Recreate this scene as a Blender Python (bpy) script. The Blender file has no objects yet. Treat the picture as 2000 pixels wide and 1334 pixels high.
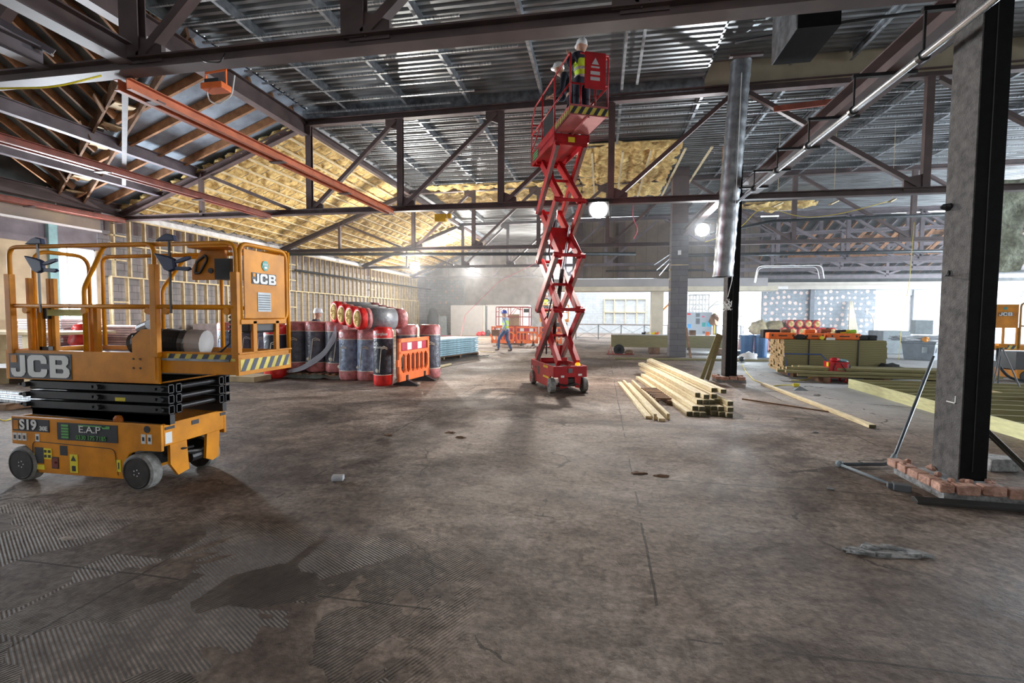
import bpy, bmesh, math, random
from mathutils import Vector, Matrix, noise
random.seed(7)
PI = math.pi
SC = bpy.context.scene
COL = SC.collection

# ---------------------------------------------------------------- camera
F_PX = 955.0
yaw, pitch, roll = (math.radians(a) for a in (10.35, 3.05, 0.36))
fwd = Vector((-math.sin(yaw)*math.cos(pitch), math.cos(yaw)*math.cos(pitch), -math.sin(pitch)))
rgt = Vector((math.cos(yaw), math.sin(yaw), 0)); upv = rgt.cross(fwd)
r2 = math.cos(roll)*rgt + math.sin(roll)*upv
u2 = -math.sin(roll)*rgt + math.cos(roll)*upv
cam_d = bpy.data.cameras.new('camera'); cam = bpy.data.objects.new('camera', cam_d); COL.objects.link(cam)
cam_d.sensor_width = 36; cam_d.lens = 36*F_PX/2000; cam_d.clip_end = 300
cam.matrix_world = Matrix(((r2.x, u2.x, -fwd.x, 0), (r2.y, u2.y, -fwd.y, 0), (r2.z, u2.z, -fwd.z, 1.58), (0, 0, 0, 1)))
SC.camera = cam
vs = SC.view_settings
vs.view_transform = 'Standard'; vs.look = 'None'; vs.gamma = 1; vs.use_curve_mapping = False
vs.exposure = EXPOSURE = 0.0
SC.cycles.use_denoising = True
SC.cycles.max_bounces = 8; SC.cycles.diffuse_bounces = 4; SC.cycles.glossy_bounces = 3
SC.cycles.transparent_max_bounces = 12
SC.cycles.sample_clamp_indirect = 6
# ---------------------------------------------------------------- world and daylight
wd = bpy.data.worlds.new('overcast_sky'); SC.world = wd; wd.use_nodes = True
wb = wd.node_tree.nodes['Background']; wb.inputs[0].default_value = (0.86, 0.93, 1.0, 1); wb.inputs[1].default_value = 8.0

def area(name, loc, target, sx, sy, power, col=(1, 1, 1)):
    l = bpy.data.lights.new(name, 'AREA'); l.shape = 'RECTANGLE'; l.size = sx; l.size_y = sy; l.energy = power; l.color = col
    o = bpy.data.objects.new(name, l); COL.objects.link(o); o.location = loc
    d = Vector(target) - Vector(loc); o.rotation_euler = d.to_track_quat('-Z', 'Y').to_euler(); return o
area('window_daylight', (-15.35, 11.8, 2.4), (0, 6.5, 0.6), 1.2, 1.7, 6500, (0.86, 0.93, 1))
area('side_bay_daylight', (-16.2, 7.2, 2.2), (0, 7.2, 4.2), 4.0, 2.4, 280, (0.86, 0.93, 1))
area('right_bay_daylight', (25.4, 22.0, 2.8), (0, 22.0, 1.8), 22.0, 3.6, 8000, (0.84, 0.92, 1))

# ---------------------------------------------------------------- materials
MATS = {}
def mat(name, col, rough=.6, metal=0., var=0.12, vscale=6., bump=0., bscale=40., stretch=(1, 1, 1), emit=0., spec=None, alpha=None, dirt=None, trans=0.):
    if name in MATS: return MATS[name]
    m = bpy.data.materials.new(name); m.use_nodes = True; nt = m.node_tree; N = nt.nodes; L = nt.links
    b = N['Principled BSDF']; b.inputs['Roughness'].default_value = rough; b.inputs['Metallic'].default_value = metal
    if spec is not None: b.inputs['Specular IOR Level'].default_value = spec
    if emit: b.inputs['Emission Color'].default_value = (*col, 1); b.inputs['Emission Strength'].default_value = emit
    tc = N.new('ShaderNodeTexCoord'); mp = N.new('ShaderNodeMapping'); mp.inputs['Scale'].default_value = stretch
    L.new(tc.outputs['Object'], mp.inputs[0])
    if var > 0:
        nz = N.new('ShaderNodeTexNoise'); nz.inputs['Scale'].default_value = vscale; nz.inputs['Detail'].default_value = 6
        L.new(mp.outputs[0], nz.inputs['Vector'])
        cr = N.new('ShaderNodeValToRGB'); cr.color_ramp.elements[0].position = .3; cr.color_ramp.elements[1].position = .7
        dk = dirt if dirt else tuple(c*(1-2*var) for c in col)
        cr.color_ramp.elements[0].color = (*dk, 1); cr.color_ramp.elements[1].color = (*[min(1, c*(1+var)) for c in col], 1)
        L.new(nz.outputs[0], cr.inputs[0]); L.new(cr.outputs[0], b.inputs['Base Color'])
    else: b.inputs['Base Color'].default_value = (*col, 1)
    if bump:
        n2 = N.new('ShaderNodeTexNoise'); n2.inputs['Scale'].default_value = bscale; n2.inputs['Detail'].default_value = 4
        L.new(mp.outputs[0], n2.inputs['Vector']); bp = N.new('ShaderNodeBump'); bp.inputs['Strength'].default_value = bump; bp.inputs['Distance'].default_value = .02
        L.new(n2.outputs[0], bp.inputs['Height']); L.new(bp.outputs[0], b.inputs['Normal'])
    if alpha is not None: b.inputs['Alpha'].default_value = alpha
    if trans: b.inputs['Transmission Weight'].default_value = trans
    MATS[name] = m; return m

steel = mat('maroon_painted_steel', (.105, .070, .068), .55, 0, .18, 3, dirt=(.07, .05, .05))
steel_g = mat('grey_mauve_painted_steel', (.17, .145, .165), .55, 0, .15, 3)
redox = mat('red_oxide_steel', (.30, .075, .045), .5, 0, .2, 5)
orange_steel = mat('orange_primer_steel', (.50, .13, .05), .5, 0, .15, 5)
blackp = mat('black_column_paint', (.005, .005, .006), .6, 0, .2, 10, bump=.08, bscale=60, spec=.12)
conc_side = mat('grey_concrete_casing', (.10, .093, .09), .85, 0, .25, 14, bump=.6, bscale=70)
galv = mat('galvanised_steel', (.50, .53, .56), .34, .85, .25, 5)
galv_d = mat('dull_galvanised_steel', (.36, .39, .42), .4, .8, .25, 7)
duct_m = mat('galvanised_spiral_duct', (.36, .38, .40), .36, .9, .15, 9)
wood = mat('pale_softwood', (.62, .50, .29), .7, 0, .14, 5, stretch=(1, 1, 1), bump=.15, bscale=30)
wood_y = mat('pale_softwood_along', (.66, .55, .34), .7, 0, .14, 7, stretch=(6, .7, 6))
wood_green = mat('treated_green_softwood', (.25, .22, .10), .75, 0, .16, 5, stretch=(.6, 4, 6), dirt=(.20, .18, .08))
wood_end = mat('fresh_cut_timber_end', (.60, .42, .22), .8, 0, .25, 25)
wood_dkend = mat('stained_timber_end', (.10, .085, .04), .8, 0, .3, 20)
rafter_m = mat('orange_brown_rafter_timber', (.33, .155, .065), .8, 0, .25, 5, dirt=(.17, .08, .035))
oldwood = mat('old_brown_timber', (.22, .12, .065), .85, 0, .3, 4, dirt=(.08, .045, .025))
ply = mat('plywood_sheet', (.46, .35, .20), .8, 0, .15, 3)
insul = mat('yellow_glass_wool', (.76, .58, .25), .95, 0, .22, 7, bump=1., bscale=30, dirt=(.46, .29, .09))
jyel = mat('lift_yellow_paint', (.72, .27, .004), .5, 0, .10, 4, dirt=(.45, .16, .004), spec=.3)
jred = mat('lift_red_paint', (.42, .010, .014), .42, 0, .12, 4, dirt=(.26, .008, .012), spec=.35)
jblk = mat('satin_black_steel', (.018, .018, .02), .4, 0, .2, 10)
white = mat('white_paint', (.80, .80, .80), .6, 0, .04, 3)
offwhite = mat('cream_paint', (.66, .61, .48), .7, 0, .08, 2)
stick_w = mat('white_sticker', (.72, .72, .70), .5, 0, 0)
stick_y = mat('yellow_sticker', (.80, .68, .03), .5, 0, 0)
stick_b = mat('black_sticker', (.02, .022, .03), .5, 0, 0)
stick_g = mat('green_print', (.10, .35, .08), .5, 0, 0)
teal_m = mat('teal_sticker', (.02, .30, .28), .5, 0, 0)
hz_b = mat('hazard_navy', (.03, .04, .07), .5, 0, 0)
hz_y = mat('hazard_yellow', (.70, .55, .08), .5, 0, .15, 8)
rubber = mat('dark_wheel_hub', (.03, .025, .022), .6, 0, .3, 12)
tyre = mat('grey_tyre_rubber', (.24, .235, .22), .85, 0, .2, 20, bump=.5, bscale=30)
navy = mat('navy_clamp_plastic', (.012, .022, .07), .5, 0, .1)
blackpl = mat('black_plastic', (.015, .015, .017), .5, 0, .1)
greypl = mat('grey_plastic', (.11, .12, .13), .6, 0, .1)
orange = mat('orange_barrier_plastic', (.88, .17, .025), .45, 0, .1, 6)
redpl = mat('red_packaging', (.72, .025, .02), .35, 0, .15, 9, bump=.6, bscale=12)
navypk = mat('charcoal_packaging', (.022, .026, .042), .35, 0, .15, 9, bump=.6, bscale=12)
pinkpk = mat('pink_red_wrapped_packaging', (.60, .22, .22), .3, 0, .25, 9, bump=.8, bscale=14)
greypk = mat('grey_wrapped_packaging', (.12, .13, .165), .3, 0, .3, 6, bump=.8, bscale=14)
bluew = mat('pale_blue_wrapped_packaging', (.26, .33, .47), .3, 0, .3, 8, bump=.8, bscale=14)
cream_l = mat('cream_printed_line', (.72, .68, .56), .5, 0, 0)
silverpk = mat('silver_grey_packaging', (.27, .28, .30), .35, .1, .15, 6, bump=.7, bscale=14)
pinkboard = mat('pink_insulation_board', (.60, .40, .36), .8, 0, .12, 3, dirt=(.45, .29, .26))
foilb = mat('pale_lilac_board', (.66, .60, .62), .6, 0, .1, 3)
bluesheet = mat('pale_blue_sheet', (.33, .52, .60), .35, .2, .2, 5)
blueb = mat('blue_bin_plastic', (.015, .12, .32), .4, 0, .12, 3)
hivis = mat('hi_vis_yellow', (.55, .80, .03), .6, 0, .08)
hivis_s = mat('reflective_tape', (.45, .46, .45), .4, 0, 0)
navycl = mat('navy_work_clothes', (.012, .016, .032), .8, 0, .2, 8)
jeans = mat('blue_denim', (.06, .12, .26), .8, 0, .2, 10)
skin = mat('skin', (.52, .29, .20), .55, 0, .06)
helmet_w = mat('white_hard_hat', (.78, .80, .80), .3, 0, 0)
helmet_b = mat('blue_hard_hat', (.02, .06, .35), .3, 0, 0)
bootm = mat('brown_work_boot', (.10, .06, .04), .7, 0, .1)
terracotta = mat('broken_clay_brick', (.50, .30, .23), .9, 0, .25, 14, bump=.6, bscale=40, dirt=(.32, .17, .12))
mortar = mat('cement_mortar', (.30, .30, .30), .95, 0, .25, 18, bump=.7, bscale=40)
yelcab = mat('yellow_cable', (.75, .60, .03), .5, 0, 0)
pinkcab = mat('pink_cable', (.62, .10, .16), .5, 0, 0)
conduit = mat('bright_conduit', (.60, .63, .66), .25, .8, .1, 9)
darkpipe = mat('dark_pipe', (.03, .038, .045), .4, .2, .2, 6)
trans_red = mat('red_enamel', (.58, .02, .03), .35, 0, .15, 8)
insul_g = mat('faded_green_grey_insulation', (.34, .37, .28), .9, 0, .25, 9, bump=.9, bscale=20)
glassy = mat('clear_plastic', (.75, .78, .80), .2, 0, 0, alpha=.45)
wrapm = mat('clear_stretch_wrap', (.75, .78, .85), .12, 0, 0, alpha=.22)
lampglow = mat('lit_lamp_lens', (1, .97, .92), .5, 0, 0, emit=90)
beigeb = mat('beige_painted_board', (.40, .35, .25), .8, 0, .08, 2)
greyrend = mat('grey_rendered_wall', (.48, .45, .42), .9, 0, .15, 2, bump=.3, bscale=30)
tealp = mat('pale_teal_panel', (.30, .52, .54), .7, 0, .08)
sheetm = mat('grey_roof_lining_sheet', (.27, .32, .38), .5, 0, .22, 2.2, bump=.5, bscale=5)
sheetd = mat('dark_roof_board', (.075, .085, .085), .8, 0, .25, 3)
greysheet = mat('grey_foam_block', (.25, .29, .31), .8, 0, .1)
darkfab = mat('black_bag_fabric', (.02, .021, .024), .85, 0, .3, 8, bump=.8, bscale=20)

def brick_mat(name, c1, c2, mort, bw, bh, plane='YZ', rough=.9, blob=None, msize=.012, dirtc=None):
    m = bpy.data.materials.new(name); m.use_nodes = True; nt = m.node_tree; N = nt.nodes; L = nt.links
    b = N['Principled BSDF']; b.inputs['Roughness'].default_value = rough
    tc = N.new('ShaderNodeTexCoord'); sp = N.new('ShaderNodeSeparateXYZ'); cb = N.new('ShaderNodeCombineXYZ')
    L.new(tc.outputs['Object'], sp.inputs[0])
    L.new(sp.outputs['XYZ'.index(plane[0])], cb.inputs[0]); L.new(sp.outputs['XYZ'.index(plane[1])], cb.inputs[1])
    br = N.new('ShaderNodeTexBrick'); br.inputs['Scale'].default_value = 1; br.inputs['Brick Width'].default_value = bw; br.inputs['Row Height'].default_value = bh
    br.inputs['Mortar Size'].default_value = msize; br.inputs['Color1'].default_value = (*c1, 1); br.inputs['Color2'].default_value = (*c2, 1); br.inputs['Mortar'].default_value = (*mort, 1)
    L.new(cb.outputs[0], br.inputs[0]); out = br.outputs[0]
    nz = N.new('ShaderNodeTexNoise'); nz.inputs['Scale'].default_value = 3; nz.inputs['Detail'].default_value = 8; L.new(cb.outputs[0], nz.inputs['Vector'])
    mx = N.new('ShaderNodeMix'); mx.data_type = 'RGBA'; mx.blend_type = 'MULTIPLY'; mx.inputs[0].default_value = .7
    cr = N.new('ShaderNodeValToRGB'); cr.color_ramp.elements[0].color = (.5, .5, .5, 1); cr.color_ramp.elements[1].color = (1.3, 1.3, 1.3, 1)
    L.new(nz.outputs[0], cr.inputs[0]); L.new(out, mx.inputs[6]); L.new(cr.outputs[0], mx.inputs[7]); out = mx.outputs[2]
    if blob:
        vo = N.new('ShaderNodeTexVoronoi'); vo.inputs['Scale'].default_value = blob[1]; vo.inputs['Randomness'].default_value = .35
        L.new(cb.outputs[0], vo.inputs['Vector'])
        n3 = N.new('ShaderNodeTexNoise'); n3.inputs['Scale'].default_value = 9; L.new(cb.outputs[0], n3.inputs['Vector'])
        ad = N.new('ShaderNodeMath'); ad.operation = 'MULTIPLY_ADD'; ad.inputs[1].default_value = .25; L.new(n3.outputs[0], ad.inputs[0]); L.new(vo.outputs['Distance'], ad.inputs[2])
        lt = N.new('ShaderNodeMath'); lt.operation = 'LESS_THAN'; lt.inputs[1].default_value = blob[2]; L.new(ad.outputs[0], lt.inputs[0])
        m2 = N.new('ShaderNodeMix'); m2.data_type = 'RGBA'; L.new(lt.outputs[0], m2.inputs[0]); L.new(out, m2.inputs[6]); m2.inputs[7].default_value = (*blob[0], 1); out = m2.outputs[2]
    L.new(out, b.inputs['Base Color'])
    return m
block_yz = brick_mat('grey_blockwork', (.25, .24, .245), (.30, .28, .285), (.16, .155, .155), .45, .225, 'YZ')
block_blob = brick_mat('blockwork_with_adhesive_dabs', (.27, .31, .35), (.32, .36, .40), (.22, .25, .28), .45, .225, 'XZ', blob=((.74, .60, .54), 2.9, .44))
block_blob_yz = brick_mat('blockwork_with_adhesive_dabs_side', (.25, .25, .26), (.30, .29, .30), (.17, .17, .17), .45, .225, 'YZ', blob=((.55, .38, .30), 2.2, .27))
block_xz = brick_mat('pale_grey_blockwork', (.40, .42, .43), (.46, .48, .49), (.33, .35, .36), .45, .225, 'XZ')
pillar_m = brick_mat('dark_grey_block_pillar', (.14, .135, .145), (.17, .165, .17), (.10, .095, .10), .9, .225, 'XZ')
brownwall = brick_mat('brown_plank_wall', (.20, .155, .12), (.235, .18, .14), (.10, .075, .06), .62, 6, 'XZ')
roofboard = brick_mat('old_brown_roof_board', (.20, .14, .10), (.26, .18, .12), (.07, .05, .035), 3, .18, 'XY')

# ---------------------------------------------------------------- builders
INV = {}
class MB:
    def __init__(s): s.v = []; s.f = []; s.m = []; s.cur = 0
    def add(s, vs, fs, m=None):
        n = len(s.v); s.v += [Vector(v) for v in vs]; s.f += [tuple(n+i for i in f) for f in fs]; s.m += [s.cur if m is None else m]*len(fs); return s
    def box(s, c, d, rz=0, m=None, M=None):
        hx, hy, hz = d[0]/2, d[1]/2, d[2]/2
        vs = [Vector((x, y, z)) for z in (-hz, hz) for y in (-hy, hy) for x in (-hx, hx)]
        R = M if M is not None else Matrix.Rotation(rz, 3, 'Z')
        return s.add([R @ v + Vector(c) for v in vs], [(0, 2, 3, 1), (4, 5, 7, 6), (0, 1, 5, 4), (2, 6, 7, 3), (0, 4, 6, 2), (1, 3, 7, 5)], m)
    def bb(s, x0, x1, y0, y1, z0, z1, m=None): return s.box(((x0+x1)/2, (y0+y1)/2, (z0+z1)/2), (abs(x1-x0), abs(y1-y0), abs(z1-z0)), 0, m)
    def frame(s, p, q, up=(0, 0, 1)):
        p = Vector(p); q = Vector(q); d = (q-p); L = d.length; d.normalize(); u = Vector(up)
        if abs(d.dot(u)) > .99: u = Vector((0, 1, 0)) if abs(d.y) < .9 else Vector((1, 0, 0))
        r = d.cross(u).normalized(); u = r.cross(d).normalized(); return (p+q)/2, Matrix((r, u, d)).transposed(), L
    def bar(s, p, q, w, h, up=(0, 0, 1), m=None):
        c, R, L = s.frame(p, q, up); return s.box(c, (w, h, L), M=R, m=m)
    def ibeam(s, p, q, w, h, t=.015, up=(0, 0, 1), m=None):
        c, R, L = s.frame(p, q, up); u = R @ Vector((0, 1, 0))
        s.box(c + u*(h/2-t/2), (w, t, L), M=R, m=m); s.box(c - u*(h/2-t/2), (w, t, L), M=R, m=m); s.box(c, (t, h-2*t, L), M=R, m=m); return s
    def chan(s, p, q, w, h, t=.01, up=(0, 0, 1), m=None, side=1):
        c, R, L = s.frame(p, q, up); u = R @ Vector((0, 1, 0)); r = R @ Vector((1, 0, 0))
        s.box(c + u*(h/2-t/2), (w, t, L), M=R, m=m); s.box(c - u*(h/2-t/2), (w, t, L), M=R, m=m); s.box(c + r*side*(w/2-t/2), (t, h-2*t, L), M=R, m=m); return s
    def prism(s, poly, off, m=None):
        n = len(poly); P = [Vector(p) for p in poly]; o = Vector(off)
        return s.add(P + [p+o for p in P], [tuple(range(n))[::-1], tuple(range(n, 2*n))] + [(i, (i+1) % n, (i+1) % n+n, i+n) for i in range(n)], m)
    def tube(s, pts, r, n=8, m=None, caps=True):
        P = [Vector(p) for p in pts]; rings = []; rr = r if isinstance(r, (list, tuple)) else [r]*len(P)
        prev = None
        for i, p in enumerate(P):
            t = ((P[min(i+1, len(P)-1)] - P[max(i-1, 0)])).normalized()
            if prev is None:
                a = Vector((0, 0, 1)) if abs(t.z) < .9 else Vector((1, 0, 0)); a = (a - t*a.dot(t)).normalized()
            else: a = (prev - t*prev.dot(t)).normalized()
            prev = a; b = t.cross(a)
            rings.append([p + (a*math.cos(2*PI*k/n) + b*math.sin(2*PI*k/n))*rr[i] for k in range(n)])
        vs = [v for R in rings for v in R]
        fs = [(i*n+k, i*n+(k+1) % n, (i+1)*n+(k+1) % n, (i+1)*n+k) for i in range(len(P)-1) for k in range(n)]
        if caps: fs += [tuple(range(n))[::-1], tuple((len(P)-1)*n+k for k in range(n))]
        return s.add(vs, fs, m)
    def cyl(s, p, q, r, n=16, m=None): return s.tube([p, q], r, n, m)
    def lathe(s, prof, c=(0, 0, 0), axis='Z', n=20, m=None, sx=1, sy=1, mm=None):
        vs = []; fs = []; c = Vector(c)
        for r, h in prof:
            for k in range(n):
                a = 2*PI*k/n; x, y = r*math.cos(a)*sx, r*math.sin(a)*sy
                vs.append(c + (Vector((x, y, h)) if axis == 'Z' else Vector((x, h, y)) if axis == 'Y' else Vector((h, x, y))))
        ms = []
        for i in range(len(prof)-1):
            for k in range(n): fs.append((i*n+k, i*n+(k+1) % n, (i+1)*n+(k+1) % n, (i+1)*n+k)); ms.append((mm[i] if mm else (s.cur if m is None else m)))
        fs += [tuple(range(n))[::-1], tuple((len(prof)-1)*n+k for k in range(n))]; ms += [mm[0] if mm else (s.cur if m is None else m), mm[-1] if mm else (s.cur if m is None else m)]
        o = len(s.v); s.v += vs; s.f += [tuple(o+i for i in f) for f in fs]; s.m += ms; return s
    def ball(s, c, r, n=10, m=None, seed=None, amp=0.):
        rx, ry, rz = r if isinstance(r, (tuple, list)) else (r, r, r); c = Vector(c); vs = []; fs = []; h = n//2+1
        for i in range(h+1):
            th = PI*i/h
            for k in range(n):
                a = 2*PI*k/n; d = Vector((math.sin(th)*math.cos(a), math.sin(th)*math.sin(a), math.cos(th)))
                g = 1 + (amp*noise.noise(d*2.2 + Vector((seed, seed*.7, 3))) if seed is not None else 0)
                vs.append(c + Vector((d.x*rx, d.y*ry, d.z*rz))*g)
        fs = [(i*n+k, (i+1)*n+k, (i+1)*n+(k+1) % n, i*n+(k+1) % n) for i in range(h) for k in range(n)]
        return s.add(vs, fs, m)
    def done(s, name, mats, parent=None, bevel=0, smooth=False, world=True, loc=None, sub=0, kind=None):
        me = bpy.data.meshes.new(name); vs = s.v
        if parent is not None:
            if world: inv = INV[parent.name]; vs = [inv @ v for v in vs]
        else:
            if loc is None:
                xs = [v.x for v in vs]; ys = [v.y for v in vs]; zs = [v.z for v in vs]
                loc = ((min(xs)+max(xs))/2, (min(ys)+max(ys))/2, min(zs))
            l = Vector(loc); vs = [v - l for v in vs]
        me.from_pydata([tuple(v) for v in vs], [], s.f)
        if not isinstance(mats, (list, tuple)): mats = [mats]
        for mm in mats: me.materials.append(mm)
        if len(mats) > 1: me.polygons.foreach_set('material_index', s.m)
        bm = bmesh.new(); bm.from_mesh(me)
        if sub >= 0: bmesh.ops.remove_doubles(bm, verts=bm.verts, dist=1e-6) if smooth else None
        bmesh.ops.recalc_face_normals(bm, faces=bm.faces); bm.to_mesh(me); bm.free()
        o = bpy.data.objects.new(name, me); COL.objects.link(o)
        if smooth: me.polygons.foreach_set('use_smooth', [True]*len(me.polygons))
        if parent is not None: o.parent = parent; INV[o.name] = INV[parent.name]
        else: o.location = loc; INV[o.name] = Matrix.Translation(l).inverted()
        if bevel:
            bv = o.modifiers.new('soft_edges', 'BEVEL'); bv.width = bevel; bv.segments = 2; bv.limit_method = 'ANGLE'; bv.angle_limit = .7
        if kind: o['kind'] = kind
        return o
def _parts(s, name, mats, parent=None, **k):
    n = len(s.v); par = list(range(n))
    def fd(a):
        while par[a] != a: par[a] = par[par[a]]; a = par[a]
        return a
    for f in s.f:
        r = fd(f[0])
        for q in f[1:]: par[fd(q)] = r
    comp = {}
    for i, f in enumerate(s.f): comp.setdefault(fd(f[0]), []).append(i)
    out = []
    for fs in comp.values():
        b = MB(); ids = sorted({q for i in fs for q in s.f[i]}); mp = {q: j for j, q in enumerate(ids)}
        b.v = [s.v[q] for q in ids]; b.f = [tuple(mp[q] for q in s.f[i]) for i in fs]; b.m = [s.m[i] for i in fs]; out.append(b.done(name, mats, parent, **k))
    return out
MB.parts = _parts
def tag(o, label, cat, group=None, kind=None):
    o['label'] = label; o['category'] = cat
    if group: o['group'] = group
    if kind: o['kind'] = kind
    return o
def thing(name, label, cat, loc=(0, 0, 0), rz=0, group=None):
    o = bpy.data.objects.new(name, None); o.empty_display_size = .1; COL.objects.link(o)
    o.location = loc; o.rotation_euler = (0, 0, rz); tag(o, label, cat, group)
    INV[o.name] = (Matrix.Translation(Vector(loc)) @ Matrix.Rotation(rz, 4, 'Z')).inverted(); return o
def struct(o): o['kind'] = 'structure'; return o
def plab(o, label): o['label'] = label; return o
KIDS = {}
def copy_tree(o, parent=None, loc=None, rz=None, label=None, group=None):
    c = o.copy(); COL.objects.link(c)
    if parent is not None: c.parent = parent
    if loc is not None: c.location = loc
    if rz is not None: c.rotation_euler = (c.rotation_euler[0], c.rotation_euler[1], rz)
    if label: c['label'] = label
    if group: c['group'] = group
    for ch in [x for x in COL.objects if x.parent == o]: copy_tree(ch, c)
    return c
def text(body, size, origin, xdir, ydir, m, parent, name, fat=0., sx=1., thick=.0015, align='LEFT'):
    cu = bpy.data.curves.new('lettering', 'FONT'); cu.body = body; cu.size = size; cu.extrude = thick; cu.offset = fat; cu.align_x = align; cu.resolution_u = 3
    t = bpy.data.objects.new('lettering', cu); me = bpy.data.meshes.new_from_object(t); bpy.data.objects.remove(t); bpy.data.curves.remove(cu)
    X = Vector(xdir).normalized(); Y = Vector(ydir).normalized(); Z = X.cross(Y); O = Vector(origin); inv = INV[parent.name] if parent is not None else Matrix()
    for v in me.vertices: v.co = inv @ (O + X*v.co.x*sx + Y*v.co.y + Z*v.co.z)
    me.materials.clear(); me.materials.append(m); me.name = name
    o = bpy.data.objects.new(name, me); COL.objects.link(o)
    if parent is not None: o.parent = parent; INV[o.name] = INV[parent.name]
    return o
def arc(c, r, a0, a1, n, ax1, ax2):
    c = Vector(c); A = Vector(ax1); B = Vector(ax2)
    return [c + A*r*math.cos(a0+(a1-a0)*i/n) + B*r*math.sin(a0+(a1-a0)*i/n) for i in range(n+1)]
def rpath(pts, r, n=4):
    P = [Vector(p) for p in pts]; out = [P[0]]
    for i in range(1, len(P)-1):
        a = (P[i-1]-P[i]); b = (P[i+1]-P[i]); ra = min(r, a.length*.45, b.length*.45); p0 = P[i]+a.normalized()*ra; p2 = P[i]+b.normalized()*ra
        for k in range(n+1):
            t = k/n; out.append(p0*(1-t)**2 + P[i]*2*t*(1-t) + p2*t*t)
    out.append(P[-1]); return out
CAMP = Vector((0, 0, 1.58))
def at(px, py, X=None, Y=None, Z=None):
    d = fwd + r2*((px-1000)/F_PX) - u2*((py-667)/F_PX)
    k = X/d.x if X is not None else Y/d.y if Y is not None else (Z-1.58)/d.z
    return CAMP + d*k
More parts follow.
